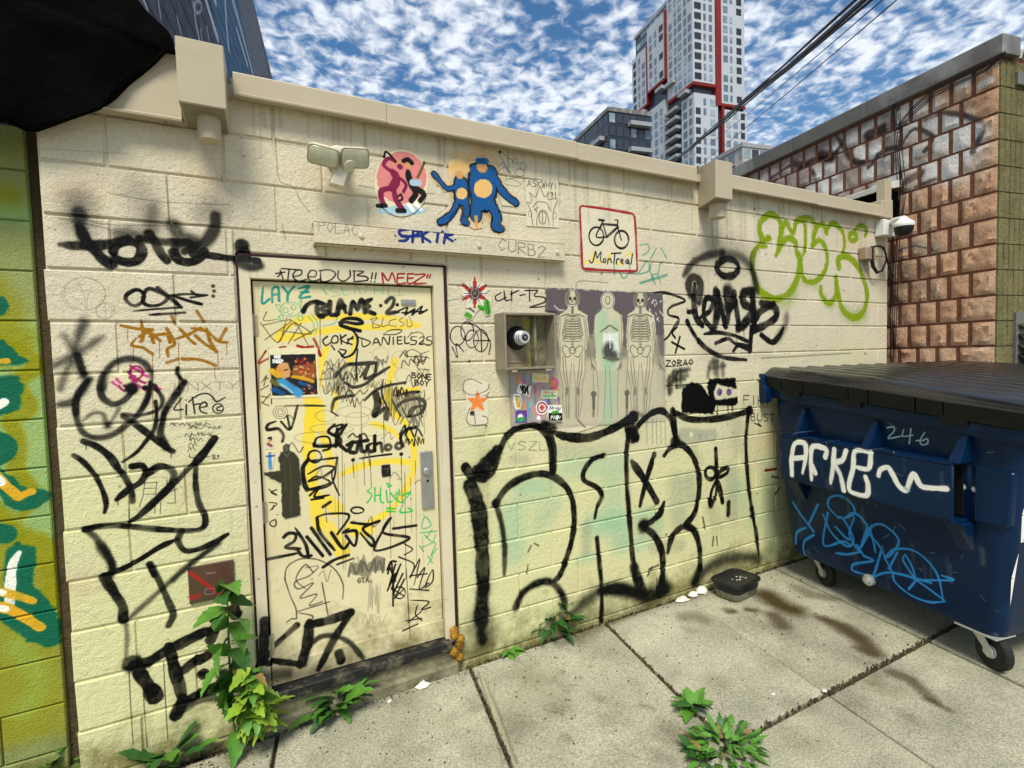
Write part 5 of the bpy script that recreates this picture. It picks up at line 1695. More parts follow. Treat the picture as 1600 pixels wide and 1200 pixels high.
purple,11.8,0.5,0.75|1970 1376 -9 -41
wash,22.4,0.5,0.75|1775 1348 -8 -20
salmon,17.1,0.5,0.75|2041 1347 -2 -50
sky,18.3,0.5,0.75|1864 1507 -6 -40
orange,14.4,0.5,0.75|2034 1434 -15 -45
sky,19.2,0.5,0.75|1781 1325 10 -45
pink,22.2,0.5,0.75|1817 1483 -7 -43
orange,18.8,0.5,0.75|1811 1458 -9 -41
gold,14.9,0.5,0.75|2014 1444 -15 -32
purple,18.9,0.5,0.75|1780 1403 1 -37
wash,17.7,0.5,0.75|1928 1325 10 -31
salmon,20.2,0.5,0.75|1803 1475 -9 -43
sky,13.1,0.5,0.75|2020 1396 2 -32
orange,14.2,0.5,0.75|2023 1464 -1 -35
sky,18.7,0.5,0.75|1815 1443 -2 -21
pink,16.9,0.3,0.9|2006 1493 29 -21 -8 -32 -31 -5
orange,14,0.3,0.9|2002 1487 6 -39
cream,-1,0.001,1|1871 1527 109 -11 -4 -47 -108 6
tan,5.5,0.12,0.9|1882 1490 8 15 5 -18 4 16 7 -16 11 16 0 -19 7 16 15 -17 8 23 1 -19 6 18 2 -24 8 24
bwhite,-1,0.001,1|1787 1474 76 -24 -16 -54 -81 30
K,7.4,0.12,1|1788 1431 5 27 10 -30 1 34 5 -29 7 25 11 -24 7 21 0 -24 9 26
K,6,0.12,1|1801 1411 7 19 4 -16 9 23 -1 -26 12 24 6 -31 1 26 5 -20
cream,-1,0.001,1|1927 1431 109 -11 -5 -50 -110 12
fadered,4.2,0.12,1|1941 1407 6 15 -4 -16 13 13 4 -15 8 12 7 -12 9 10 9 -10 8 10 -5 -12 17 12 5 -12 -1 10
tgrn,5.6,0.12,1|1929 1385 12 13 14 -13 0 17 3 -17 13 11 2 -9 6 8 5 -11 17 16 2 -21 2 17 15 -12 2 9
bwhite,-1,0.001,1|1748 1417 42 -3 8 -31 -7 -53 -32 0 -16 44
gold,22.6,0.2,1|1768 1391 5 -44
K,4,0.12,1|1755 1404 31 -8 -1 -56
bwhite,-1,0.001,1|1968 1324 -3 -13 -7 -12 -11 -8 -14 -3 -14 1 -13 5 -11 10 -6 12 -2 14 2 13 8 12 11 8 13 4 14 -1 14 -6 10 -9 7 -13
red,8.2,0.12,1|1957 1325 -5 -14 -11 -10 -15 -2 -14 4 -11 12 -3 14 4 14 11 10 15 3 15 -5 10 -11 4 -15
salmon,35.8,0.2,1|1927 1327 1 0
red,5.5,0.12,1|1918 1328 19 -1
red,5.5,0.12,1|1927 1337 0 -19
bwhite,-1,0.001,1|1963 1341 99 -7 2 -91 -96 6
K,-1,0.001,1|1970 1295 95 -7 -1 -44 -94 6
leaf,18.4,0.3,1|2000 1293 30 4
bwhite,4.9,0.12,1|1984 1254 6 23 -2 -14 8 15 6 -21 7 19 7 -22 5 22 1 -25 7 26 1 -27 7 26 5 -19 9 12
K,2.8,0.12,1|1972 1311 13 22 2 -20 11 18 2 -20 8 13 17 -12 4 14 9 -21 3 19 4 -20 13 21
purple,-1,0.001,1|1756 1320 74 1 0 -72 -77 3
teal,-1,0.002,0.6|1758 1286 68 -5 -1 -29 -68 4
bwhite,37.3,0.2,1|1786 1284 1 0
leaf,17.4,0.2,1|1775 1275 25 1
bwhite,24.7,0.3,1|1905 1271 1 0
bgray,4.1,0.12,1|1842 1261 5 52 0 -57 9 68 1 -50 2 36 4 -53 2 55
cream,-1,0.001,1|537 1684 209 2 1 -228 -209 5
bblack,-1,0.001,1|542 1657 192 1 2 -188 -193 4
skin,-1,0.004,1|566 1598 15 25 35 -4 11 -36 -7 -26 -25 -14 -23 22
orange,13.7,0.5,0.7|573 1598 11 -33
K,4.4,0.12,1|598 1587 14 3
gold,27.4,0.3,1|549 1585 23 -20
orange,-1,0.004,0.55|634 1609 100 7 0 -71 -60 -11 -45 29
skin,8.4,0.2,0.9|688 1576 2 -4
maroon,8.3,0.2,0.9|666 1597 1 -4
orange,8.4,0.2,0.9|718 1556 2 -4
dred,8.3,0.2,0.9|652 1627 2 -4
skin,8.3,0.2,0.9|645 1604 1 -4
maroon,8.2,0.2,0.9|643 1603 1 -4
orange,8.4,0.2,0.9|699 1619 1 -4
dred,8.4,0.2,0.9|700 1587 2 -4
skin,8.2,0.2,0.9|642 1593 1 -4
maroon,8.3,0.2,0.9|663 1606 2 -4
orange,8.3,0.2,0.9|664 1579 2 -4
dred,8.3,0.2,0.9|681 1631 1 -4
skin,8.4,0.2,0.9|687 1569 2 -4
maroon,8.3,0.2,0.9|668 1625 2 -4
orange,8.3,0.2,0.9|672 1554 2 -4
dred,8.5,0.2,0.9|727 1578 1 -4
skin,8.4,0.2,0.9|719 1561 2 -4
maroon,8.3,0.2,0.9|675 1638 2 -4
orange,8.4,0.2,0.9|698 1591 2 -4
dred,8.3,0.2,0.9|673 1625 2 -4
skin,8.3,0.2,0.9|676 1600 2 -4
maroon,8.3,0.2,0.9|665 1618 1 -4
orange,8.3,0.2,0.9|679 1561 2 -4
dred,8.4,0.2,0.9|693 1618 2 -4
skin,8.3,0.2,0.9|665 1602 1 -4
maroon,8.3,0.2,0.9|659 1628 2 -5
orange,8.3,0.2,0.9|687 1638 2 -4
dred,8.3,0.2,0.9|683 1611 2 -4
skin,8.4,0.2,0.9|702 1572 2 -4
maroon,8.4,0.2,0.9|701 1578 1 -4
orange,8.3,0.2,0.9|672 1581 2 -4
dred,8.3,0.2,0.9|670 1590 1 -4
skin,8.3,0.2,0.9|669 1603 2 -4
maroon,8.3,0.2,0.9|646 1624 2 -4
orange,8.5,0.2,0.9|728 1623 2 -4
dred,8.4,0.2,0.9|701 1581 2 -4
skin,8.4,0.2,0.9|705 1599 1 -4
maroon,8.4,0.2,0.9|695 1640 2 -4
orange,8.3,0.2,0.9|648 1628 1 -4
dred,8.3,0.2,0.9|655 1638 2 -4
skin,8.3,0.2,0.9|651 1593 2 -4
maroon,8.3,0.2,0.9|654 1553 2 -4
orange,8.4,0.2,0.9|701 1592 1 -4
dred,8.4,0.2,0.9|704 1620 2 -4
skin,8.5,0.2,0.9|722 1562 1 -4
maroon,8.4,0.2,0.9|705 1598 2 -4
gold,16.7,0.4,0.9|632 1556 42 -8 43 -16
sky,37.7,0.3,1|571 1539 29 -14 53 -43
ltblue,10,0.5,0.8|559 1533 35 -18 34 -31
blue,22.5,0.4,1|551 1501 35 -18
blue,15.6,0.4,1|661 1528 49 -22
moss,22.4,0.4,1|547 1540 17 -14
maroon,6.5,0.12,0.8|719 1486 4 -2
orange,6.5,0.12,0.8|708 1480 4 -3
maroon,6.5,0.12,0.8|708 1504 4 -3
orange,6.5,0.12,0.8|704 1511 3 -3
maroon,6.4,0.12,0.8|683 1489 3 -3
orange,6.5,0.12,0.8|715 1477 4 -3
maroon,6.5,0.12,0.8|720 1495 4 -3
orange,6.4,0.12,0.8|677 1500 4 -3
maroon,6.5,0.12,0.8|724 1484 4 -3
orange,6.5,0.12,0.8|699 1500 4 -3
maroon,6.4,0.12,0.8|685 1513 4 -3
orange,6.4,0.12,0.8|676 1482 3 -2
maroon,6.5,0.12,0.8|709 1513 3 -3
orange,6.5,0.12,0.8|696 1518 4 -3
bwhite,4.9,0.12,1|563 1655 -2 -3 -2 -3 2 -4 1 -3 2 3 2 3 -1 4 -2 3
bwhite,5,0.12,1|568 1642 1 6 0 7 3 -7 4 -6 0 6 0 7
bwhite,5,0.12,1|586 1654 -4 0 -3 1 -1 -7 0 -6 4 -1 3 0
bwhite,5,0.12,1|578 1648 3 0 3 0
bwhite,4.9,0.12,1|559 1634 -2 1 -2 1 -1 -2 -2 -1 3 -3 3 -3 0 -2 -1 -2 -2 0 -3 0
bwhite,4.9,0.12,1|561 1636 0 -7 0 -6
bwhite,5,0.12,1|568 1635 0 -6 -1 -7
bwhite,5,0.12,1|561 1629 3 0 4 0
bwhite,5,0.12,1|577 1635 -4 0 -3 0 0 -6 0 -7 3 0 3 0
bwhite,5,0.12,1|570 1629 2 0 3 0
bwhite,5,0.12,1|586 1635 -4 0 -3 0 0 -6 -1 -7 4 0 3 0
bwhite,5,0.12,1|579 1629 2 -1 3 0
bwhite,5,0.12,1|587 1622 1 6 0 7 3 -1 3 -1 0 -2 0 -2 -3 0 -3 -1
coat,-1,0.003,1|576 1242 15 13 13 -9 0 -26 21 -13 17 -32 5 -74 -1 -47 -8 -2 -1 -78 1 -61 -66 -5 -15 12 5 152 -30 21 -37 28 -1 12 67 -1 -6 60 10 22 12 5
gray,12.6,0.3,1|590 1241 1 -17
brown,3.8,0.12,0.6|603 1187 0 -120 -7 -146
brown,3.8,0.12,0.5|578 1176 3 -133
gray,8.9,0.2,0.6|580 1212 11 -17 13 15
maroon,13.6,0.15,1|517 1258 12 -9
K,8.7,0.12,1|519 1284 10 3 -1 -10
skin,7.4,0.12,1|520 1273 9 -3
sky,16.1,0.15,1|521 1206 -1 -23 1 -33
blue,7.5,0.12,1|508 1204 32 -1
blue,7.4,0.12,1|519 1216 5 2
bblack,-1,0.001,1|1017 1102 46 -1 3 -61 -47 1
gray,5.1,0.12,0.8|1031 1080 22 1 -8 -18
gray,3.1,0.12,1|603 1395 -5 -14 -11 -10 -15 -3 -15 5 -10 11 -4 15 5 15 11 10 15 3 15 -5 11 -12 3 -15
gray,3.1,0.12,1|593 1396 -3 -10 -8 -7 -10 -1 -10 3 -7 8 -2 10 3 9 8 7 10 2 10 -4 7 -7 2 -10
gray,3.1,0.12,1|584 1396 -2 -5 -4 -3 -5 -1 -6 2 -3 4 -2 5 2 5 4 4 6 1 5 -2 4 -4 1 -6
yel,45.2,0.15,0.5|1157 1208 68 -7
K,4.5,0.12,1|1139 1195 16 40 -4 -37 7 25 4 -36 2 31 5 -24 12 23 7 -40 7 47 -2 -42 4 34 13 -37 1 48 0 -39 7 33 7 -34 10 27 5 -29 3 30
dred,14.9,0.4,0.85|193 755 54 -61 53 -61
dred,19.2,0.5,0.8|191 647 27 2
bgray,6,0.4,0.5|253 738 31 -3
bgray,3.8,0.12,0.5|246 670 31 -3 -1 -20 -31 3 1 20
rustc,46.1,0.9,0.01|281 24 2 -26
wash,142.5,0.6,0.5|1731 750 6 -222
wash,150.2,0.6,0.35|1831 857 156 -73 -91 -137
gwash,100.6,0.6,0.3|2055 1067 184 -33 229 1
wash,137.2,0.6,0.42|2112 958 388 -35
wash,166.8,0.6,0.4|2429 797 12 -192
wash,168.9,0.6,0.6|2308 588 183 -46 -3 -110
gwash,72.6,0.6,0.45|2227 589 -4 -158
wash,59.2,0.6,0.4|2159 391 144 -3
wash,81.8,0.6,0.35|1776 890 214 -5
wash,50.9,0.6,0.45|1661 689 10 -99
wash,146.8,0.6,0.5|2668 567 108 -76 -148 -86
gwash,85.7,0.6,0.35|2755 352 249 -34
gwash,153.1,0.6,0.4|2972 749 16 -236
gwash,104.3,0.6,0.4|3092 762 18 -136
gwash,150.8,0.6,0.4|3496 739 19 -284
gwash,110,0.6,0.3|3296 522 63 -134
gwash,87.6,0.6,0.3|3136 964 39 -93
cream,92.7,0.6,0.4|1936 1017 -59 -43
wash,177.3,0.6,0.3|3585 633 162 -249
wash,184.4,0.6,0.25|3896 786 45 -668
gwash,52.2,0.6,0.3|1740 1052 83 -9
gwash,132,0.6,0.25|3545 1108 21 -189
gwash,104.4,0.3,0.5|3037 1062 120 -11
gwash,89.9,0.3,0.5|3219 1045 106 -10
cream,34.5,0.5,1|3107 1063 2 0
gray,85.9,0.98,0.18|1562 1225 -31 -513 14 -360
K,57.3,0.15,1|1455 1042 38 -56
K,91.5,0.15,1|1479 943 37 -111 17 -144 5 -167 -2 -167
K,89.5,0.3,1|1540 401 -18 -140 1 -96
K,154.8,0.9,0.75|1513 180 17 -77
K,61.8,0.5,1|1511 120 12 -39
K,108.9,0.12,1|1554 998 40 42 25 32
K,55.5,0.2,1|1517 1020 43 -29
K,70.5,0.2,1|1621 1078 25 33
K,38.8,0.18,1|1662 1109 39 68 72 44 112 7 70 -51 34 -91 12 -133
K,67.3,0.2,1|1942 1222 57 -24
K,46.2,0.2,1|1984 1187 26 -116 -9 -118
K,42.1,0.18,1|1629 827 73 73 104 41 127 5 117 -59 73 -98 21 -146 -29 -139 -49 -113
K,56.6,0.2,1|1629 821 1 0
K,31.6,0.45,0.95|1632 808 29 -119 12 -123 -7 -151
K,37.7,0.25,1|2074 396 -48 -68 -30 -19
K,46.7,0.45,1|1734 214 51 74 101 31 87 -20 72 -92 22 -103
K,53.9,0.12,1|2006 1179 111 -40 156 -15 164 35 156 57
K,80.6,0.15,1|2604 1221 1 0
K,69.7,0.12,1|2584 1201 -7 -68 48 -46
K,38.6,0.2,1|2570 1147 -24 -175 2 -192 13 -195 17 -198 24 -201
K,72,0.25,1|2593 258 30 -91 52 -105
K,33.2,0.15,1|2371 1003 -82 -14 -66 -58 -4 -62 94 -56 35 -58 -38 -64 -18 -63
K,33.8,0.35,1|2305 501 16 -171 12 -165 -8 -189
K,74.1,0.8,0.9|2103 75 96 48 114 40 151 -16 139 -68
K,76.8,0.4,1|2313 169 168 -28 176 -75
K,111.4,0.6,1|2621 54 146 -14 96 14
K,42.4,0.12,1|2590 1105 73 73 91 54 93 10 75 -57 37 -101 8 -61
K,105.1,0.15,1|2594 1104 2 0
K,49,0.12,1|2942 1236 14 -108 11 -102
K,90.9,0.2,1|2962 1026 2 0
K,47.6,0.14,1|2864 947 64 47 88 9 99 -81 59 -126 2 -150 -47 -127 -82 -64
K,52.1,0.12,1|2587 940 95 -120 111 -167
K,41.5,0.12,1|2777 963 -68 -152 -58 -164
K,45.7,0.14,1|2855 636 -36 -66 -79 -44 -82 -7
K,97.5,0.3,1|2676 509 1 0
K,52.4,0.16,1|2684 500 91 -80 58 -127 -3 -144 -33 -116
K,75.5,0.5,1|2829 120 14 -76
K,49.5,0.2,1|2883 295 44 104 99 45 101 -48 49 -127 4 -153
K,59.8,0.3,1|3174 133 -53 -95
K,48.5,0.12,1|2952 1226 146 -58 207 -18 196 7 194 23
K,78.2,0.15,1|3697 1183 3 0
K,39.7,0.3,1|3683 1159 -25 -187 12 -239 31 -212 57 -236 35 -195
K,44.2,0.6,1|3712 454 2 0
K,44.3,0.6,1|3719 405 2 0
K,41,0.12,1|3345 939 5 -104 5 -100
K,30.2,0.12,1|3342 767 -7 -20 -19 -14 -26 -2 -25 9 -18 18 -7 22 7 20 19 13 26 3 25 -9 19 -18 6 -22
K,31.4,0.12,1|3355 730 35 46 77 17 -16 -40 -96 -26
K,30.5,0.12,1|3348 720 -50 -77 -12 -86 50 35 18 105
K,41.5,0.12,1|3363 711 25 -81 21 -77
K,42.3,0.25,1|3471 537 -5 -82
K,53,0.2,1|3286 584 6 -34
K,93.5,0.75,0.9|3142 41 127 71 197 18 231 -37 96 -36
K,14.6,0.4,0.8|2743 226 -38 -49
K,14.7,0.4,0.8|2799 228 -84 -11
K,16.4,0.4,0.8|3315 319 -12 -60
K,16.6,0.4,0.8|3347 313 10 -64
K,16.2,0.4,0.8|3211 475 20 -80
K,10.6,0.4,0.8|1818 437 -9 -48
K,10.6,0.4,0.8|1843 545 -23 -33
K,10.7,0.4,0.8|1864 553 28 -18
maroon,20.5,0.12,1|3871 720 125 -4
K,18.6,0.12,0.7|3945 665 76 -19
K,18.5,0.12,0.7|4033 570 -51 -51
gray,6.4,0.12,0.6|2717 1190 1 -153
gray,6.4,0.12,0.6|2763 1186 0 -154
gray,6.5,0.12,0.6|2799 1183 1 -155
gray,6.5,0.12,0.6|2837 1180 0 -156
gray,6.6,0.12,0.6|2874 1177 1 -156
''',
'dump': '''
white,33.6,0.06,1|476 765 5 113 -27 103 -80 12 -10 -82 25 -116
white,33.7,0.06,1|473 877 -94 24
white,32.7,0.06,1|316 767 8 120 -15 96 -99 -1 5 -51
white,32.5,0.06,1|312 859 -24 -43
white,30.7,0.06,1|151 991 6 -102 16 -114
white,30.5,0.06,1|69 995 24 -60 51 -32 -38 -62 -26 -91
white,29.3,0.06,1|-90 1010 98 -7 12 -100 23 -139 -106 -10 -14 60 17 48
white,27.6,0.06,1|13 910 -90 6 -13 94
white,26.8,0.06,1|-138 886 -11 37 -44 21 -29 -37 -33 -51 -40 -18 -17 49 -21 49 -38 -54 -46 -1 -79 14
white,26,0.1,1|-549 893 -1 0
ltblue,15.8,0.2,1|-288 852 -20 -11
ltblue,7.4,0.12,0.9|-104 1149 -37 10 -6 -22 37 -48 -76 23
ltblue,7.2,0.12,0.9|-201 1151 7 -38 -57 13
ltblue,7.1,0.12,0.9|-241 1161 11 -86
ltblue,6.9,0.12,0.9|-269 1098 -17 4
ltblue,6.8,0.12,0.9|-314 1149 23 -43 -5 -26 -32 11 0 25 28 -14
kblue,17.3,0.12,0.92|602 530 -72 -79 -95 -81
kblue,16.9,0.12,0.92|390 567 78 -150
kblue,17.6,0.12,0.92|595 230 -20 89 -79 58
kblue,17.3,0.12,0.92|435 344 80 -71 12 -84 -31 -61
kblue,15.2,0.12,0.92|314 531 43 -229 -149 72 -56 -5
kblue,14.7,0.12,0.92|350 509 -57 -101 -108 -56 -54 60 65 110 42 2
kblue,15.1,0.12,0.92|238 524 69 52 -14 63 -84 33 -77 -35 -13 -55 66 -47
kblue,15,0.12,0.92|259 455 -74 -49 -39 1
kblue,14.4,0.12,0.92|185 537 -64 48 -68 -33 -18 -74 48 -97 25 -20 51 77 -38 118
kblue,13.8,0.12,0.92|83 381 -54 138 -30 -75 -12 -64
kblue,12.9,0.12,0.92|35 466 -35 74 -69 26 -77 -42 -6 -52 70 -96 46 57 71 56
kblue,15,0.12,0.92|265 276 -94 27 -88 49
kblue,14.3,0.12,0.92|108 384 -44 -54
kblue,13.9,0.12,0.92|-48 398 46 -147 29 -46
kblue,14.7,0.12,0.92|64 330 -60 -7 129 -71 10 -46 -110 14
kblue,13.2,0.12,0.92|27 205 -131 86 -226 32
kblue,11.9,0.12,0.92|-70 367 -55 69 -105 36 -80 -29 -57 -69 -25 -131
kblue,12.6,0.12,0.92|-70 367 -45 -72 -12 -50 -85 -40 -100 2 -89 42
kblue,12.5,0.12,0.92|-194 433 15 -37 -42 -59 -26 -32 40 -70
kblue,12.4,0.12,0.92|-104 291 -128 18 -160 -54
kblue,12.4,0.12,0.92|-194 433 -37 -61 -16 -67
kblue,11.2,0.12,0.92|-247 305 -193 78 54 3
kblue,12.9,0.12,0.92|-93 309 -54 118
ltblue,3.3,0.3,0.10342|-509 136 -11 8
ltblue,3.3,0.3,0.263016|35 720 -9 -15
ltblue,2.9,0.3,0.392157|-386 415 -2 0
ltblue,2,0.3,0.196639|182 970 -74 21
ltblue,3.6,0.3,0.395425|650 885 -82 8
ltblue,3.7,0.3,0.195907|738 641 -63 -36
ltblue,4,0.3,0.281093|33 918 -28 18
ltblue,2.4,0.3,0.275189|-414 1305 -34 -35
ltblue,3,0.3,0.145291|717 474 -39 15
ltblue,3.5,0.3,0.212422|-108 1185 -57 -33
ltblue,2.9,0.3,0.120369|-190 411 -8 18
ltblue,2.3,0.3,0.316277|29 678 -16 -16
ltblue,4.5,0.3,0.253175|224 671 -25 -23
ltblue,3.4,0.3,0.242741|-461 433 18 -8
ltblue,4,0.3,0.317015|-56 442 -14 -36
ltblue,4,0.3,0.189588|443 253 -54 -19
ltblue,2.1,0.3,0.399136|519 200 -60 5
ltblue,3,0.3,0.297056|-605 1087 -31 7
ltblue,1.5,0.3,0.100223|-607 477 -8 -7
ltblue,1.7,0.3,0.207733|-621 304 -15 -3
ltblue,4,0.3,0.251084|-103 520 37 -32
ltblue,4.2,0.3,0.228407|477 1046 -72 26
ltblue,2.2,0.3,0.15255|-506 759 14 8
ltblue,3.1,0.3,0.354084|-139 581 11 -39
ltblue,4,0.3,0.175861|-18 215 4 4
ltblue,2,0.3,0.226918|340 663 17 -22
ltblue,4.2,0.3,0.242867|-108 268 8 -3
ltblue,1.6,0.3,0.230899|-202 1076 20 -2
ltblue,3.9,0.3,0.201366|-230 924 -46 -11
ltblue,4.7,0.3,0.366589|460 179 52 -55
ltblue,3.7,0.3,0.117761|-236 370 -55 16
ltblue,3,0.3,0.385745|218 1040 -14 -32
ltblue,2.5,0.3,0.178195|249 -220 -5 9
ltblue,3.8,0.3,0.103912|762 827 -17 1
ltblue,1.8,0.3,0.182498|-501 1059 33 -5
ltblue,3.7,0.3,0.257713|-160 601 -40 -26
ltblue,1.7,0.3,0.370915|-568 356 -24 -23
ltblue,3.5,0.3,0.13709|-492 539 12 -27
ltblue,3.2,0.3,0.360004|-273 375 -10 -4
ltblue,1.8,0.3,0.251162|-20 858 -30 -23
ltblue,2.7,0.3,0.318917|-350 499 20 -12
ltblue,2.4,0.3,0.21975|-365 1274 -19 -23
ltblue,2.5,0.3,0.12321|-121 792 7 -34
ltblue,3.6,0.3,0.2235|724 37 -92 42
ltblue,2.2,0.3,0.378901|81 544 -70 -2
ltblue,3.1,0.3,0.15005|-244 467 15 -7
bgray,12.8,0.95,0.0863113|-297 403 -5 -70
bgray,17.5,0.95,0.0675418|-551 966 -6 -156
bgray,22.5,0.95,0.10681|163 754 -6 -224
bgray,34.1,0.95,0.0825801|552 556 -6 -261
bgray,17.3,0.95,0.0665989|-69 805 -5 -85
bgray,17.9,0.95,0.0526232|238 883 -5 -84
bgray,20.1,0.95,0.0896251|-552 847 -4 -91
bgray,18.4,0.95,0.0792684|-415 491 -5 -107
bgray,14.8,0.95,0.107076|-473 971 -4 -62
bgray,14.1,0.95,0.113277|-533 683 -5 -97
bgray,16.5,0.95,0.137496|486 229 -6 -127
bgray,35,0.95,0.0531642|187 131 -5 -102
bgray,35.3,0.95,0.083176|125 378 -6 -128
bgray,26.2,0.95,0.0669069|502 191 -6 -164
bgray,28.3,0.95,0.0524998|658 203 -6 -238
bgray,13.2,0.95,0.115331|-429 464 -5 -103
bgray,9.7,0.95,0.12657|-330 459 -5 -125
bgray,22.2,0.95,0.13819|-578 596 -4 -70
bgray,28.3,0.95,0.0879599|198 783 -6 -71
bgray,15.1,0.95,0.0607607|-279 1010 -5 -81
bgray,16.1,0.95,0.133957|-526 1007 -5 -100
bgray,19.5,0.95,0.0557844|-151 481 -6 -164
bgray,21.9,0.95,0.0580969|-80 311 -6 -127
bgray,24.1,0.95,0.0866997|-234 506 -5 -98
bgray,18.9,0.95,0.0949442|-16 748 -5 -75
bgray,14.5,0.95,0.108321|64 632 -5 -147
bgray,138.5,0.98,0.12|645 4 -660 41 -499 -45
''',
'gnd': '''
stain,33.2,0.95,0.380156|2164 -1045 -40 5
moss,151.9,0.95,0.12026|3070 -1078 -32 26
lstain,85.1,0.95,0.121351|2049 -113 60 -31
stain,70.3,0.95,0.239876|2136 -1116 -19 -37
stain,142.3,0.95,0.206708|3374 -580 -89 -40
moss,49.7,0.95,0.348419|1683 -122 -9 29
lstain,142.9,0.95,0.159275|1421 691 9 -27
stain,107.9,0.95,0.384326|1992 -893 14 -45
stain,159.7,0.95,0.366632|1980 39 43 35
moss,121.3,0.95,0.24198|2829 -825 15 18
lstain,57.6,0.95,0.313148|2404 126 -6 -74
stain,40.5,0.95,0.285781|1306 -349 53 6
stain,40.4,0.95,0.253431|980 -81 13 -29
moss,139.1,0.95,0.311264|1683 -273 -3 29
lstain,90,0.95,0.303125|2347 -788 -60 -8
stain,103.1,0.95,0.2427|2884 -1195 -11 8
stain,56.5,0.95,0.33774|1874 -1017 -17 28
moss,206.5,0.95,0.189197|1427 546 32 -96
lstain,41.2,0.95,0.294811|1305 -347 -22 -42
stain,41.2,0.95,0.36868|1586 -704 2 -24
stain,99.2,0.95,0.259826|3437 -935 -78 -22
moss,105.5,0.95,0.206655|3162 -536 86 15
lstain,40.5,0.95,0.306386|1162 -349 -40 10
stain,123,0.95,0.319598|1422 -545 41 3
stain,89.5,0.95,0.337152|1665 -537 29 2
moss,113.4,0.95,0.255035|2430 -1242 -7 -3
lstain,125.2,0.95,0.288194|1556 -404 -46 41
stain,94.5,0.95,0.209174|2460 -750 -10 -48
stain,61.6,0.95,0.213537|2324 -607 -72 -35
moss,127.6,0.95,0.252387|1037 -37 -17 45
lstain,65.1,0.95,0.210603|2753 -1264 5 -39
stain,79.7,0.95,0.331485|3181 -1123 -78 -19
stain,108.5,0.95,0.339764|2659 -1092 -53 25
moss,110.2,0.95,0.286264|3096 -1195 28 -37
lstain,140.2,0.95,0.185633|2165 -296 23 37
stain,87.7,0.95,0.305156|2965 -1387 6 25
bblack,4.6,0.5,0.790445|2548 -1392 0 0
bblack,7.6,0.5,0.780359|1894 -246 1 0
bblack,8.1,0.5,0.608124|3004 -971 1 -1
bblack,13.9,0.5,0.585373|2919 -110 1 0
bblack,9.2,0.5,0.637186|1357 844 1 -1
bblack,6.6,0.5,0.624952|1811 181 1 -1
bblack,14.5,0.5,0.684702|2208 49 1 0
bblack,4.2,0.5,0.701892|922 -106 1 0
bblack,9.8,0.5,0.811668|1978 -159 1 0
bblack,7.2,0.5,0.750071|1669 -559 1 0
bblack,6.9,0.5,0.663652|2232 -1103 0 0
bblack,7.3,0.5,0.621029|2701 -1083 0 0
bblack,4.6,0.5,0.714274|2034 -770 1 0
bblack,10.6,0.5,0.753077|3094 -904 1 0
bblack,6.6,0.5,0.854477|3053 -189 1 -1
bblack,7.2,0.5,0.694428|3075 -1165 1 0
bblack,5.8,0.5,0.680461|1771 -458 1 0
bblack,8.1,0.5,0.837543|3491 -1157 1 -1
bblack,5.6,0.5,0.592286|1788 -957 0 0
bblack,11.4,0.5,0.50198|2826 -680 1 0
bblack,8.2,0.5,0.560026|2547 -1309 1 -1
bblack,5,0.5,0.561674|1486 -27 1 -1
bblack,7.4,0.5,0.403845|3295 -999 1 0
bblack,4.9,0.5,0.698565|2074 -887 0 0
bblack,6.9,0.5,0.783293|2483 -1260 1 -1
bblack,7,0.5,0.896652|2016 -849 1 -1
bblack,10.4,0.5,0.489113|3319 -539 0 -1
bblack,6.8,0.5,0.478137|3087 -1367 0 -1
bblack,4.1,0.5,0.609414|846 -307 1 0
bblack,13.3,0.5,0.804148|1817 45 0 0
bblack,7.7,0.5,0.712249|3115 -461 1 0
bblack,10.7,0.5,0.488546|2639 -937 1 -1
bblack,7.2,0.5,0.557148|2052 -279 1 -1
bblack,6.2,0.5,0.654498|3674 -1035 1 -1
bblack,4.1,0.5,0.430457|1013 -288 1 -1
bblack,9,0.5,0.75663|1400 95 1 0
bblack,14.9,0.5,0.47776|2889 -89 1 -1
bblack,11.9,0.5,0.754544|2627 -401 1 0
bblack,8,0.5,0.682508|2709 -938 1 0
bblack,4.1,0.5,0.736191|3174 -1326 1 0
bblack,3.5,0.5,0.75261|2379 -1181 1 0
bblack,12.9,0.5,0.726728|1200 948 1 0
bblack,7.7,0.5,0.556714|2374 -843 0 -1
bblack,15,0.5,0.765945|2805 -68 1 -1
bblack,12.1,0.5,0.50003|3776 -914 0 0
bblack,4.3,0.5,0.632563|1804 -785 1 0
bblack,12.7,0.5,0.593982|3112 -347 1 0
bblack,7.6,0.5,0.69292|1545 -330 1 0
bblack,8,0.5,0.853076|2330 -897 1 0
bblack,5.5,0.5,0.730214|3148 -774 1 0
bblack,6.4,0.5,0.540683|1642 -365 0 -1
bblack,10.7,0.5,0.414335|3096 -979 1 -1
bblack,3.9,0.5,0.613314|1285 -283 1 -1
bblack,8.9,0.5,0.782801|2874 -928 0 -1
bblack,7.8,0.5,0.772396|1090 -561 0 0
bblack,6.1,0.5,0.705807|2578 -1424 0 0
bblack,7.6,0.5,0.700135|3795 -1063 0 0
bblack,9.3,0.5,0.794079|3050 -411 1 -1
bblack,6.2,0.5,0.440308|1625 10 1 -1
bblack,8.8,0.5,0.646218|2655 -977 1 0
bblack,8.1,0.5,0.709683|1556 -799 0 0
bblack,6.8,0.5,0.483486|1347 -146 0 0
bblack,8.1,0.5,0.620895|1738 -858 1 0
bblack,6.4,0.5,0.608728|1825 -951 0 0
bblack,8.6,0.5,0.665997|1287 -38 0 -1
bblack,6.4,0.5,0.606834|2557 -1287 1 0
bblack,12.6,0.5,0.505159|3538 -1048 1 0
bblack,13.8,0.5,0.856286|3886 -1030 1 0
bblack,7,0.5,0.627101|2893 -1469 1 -1
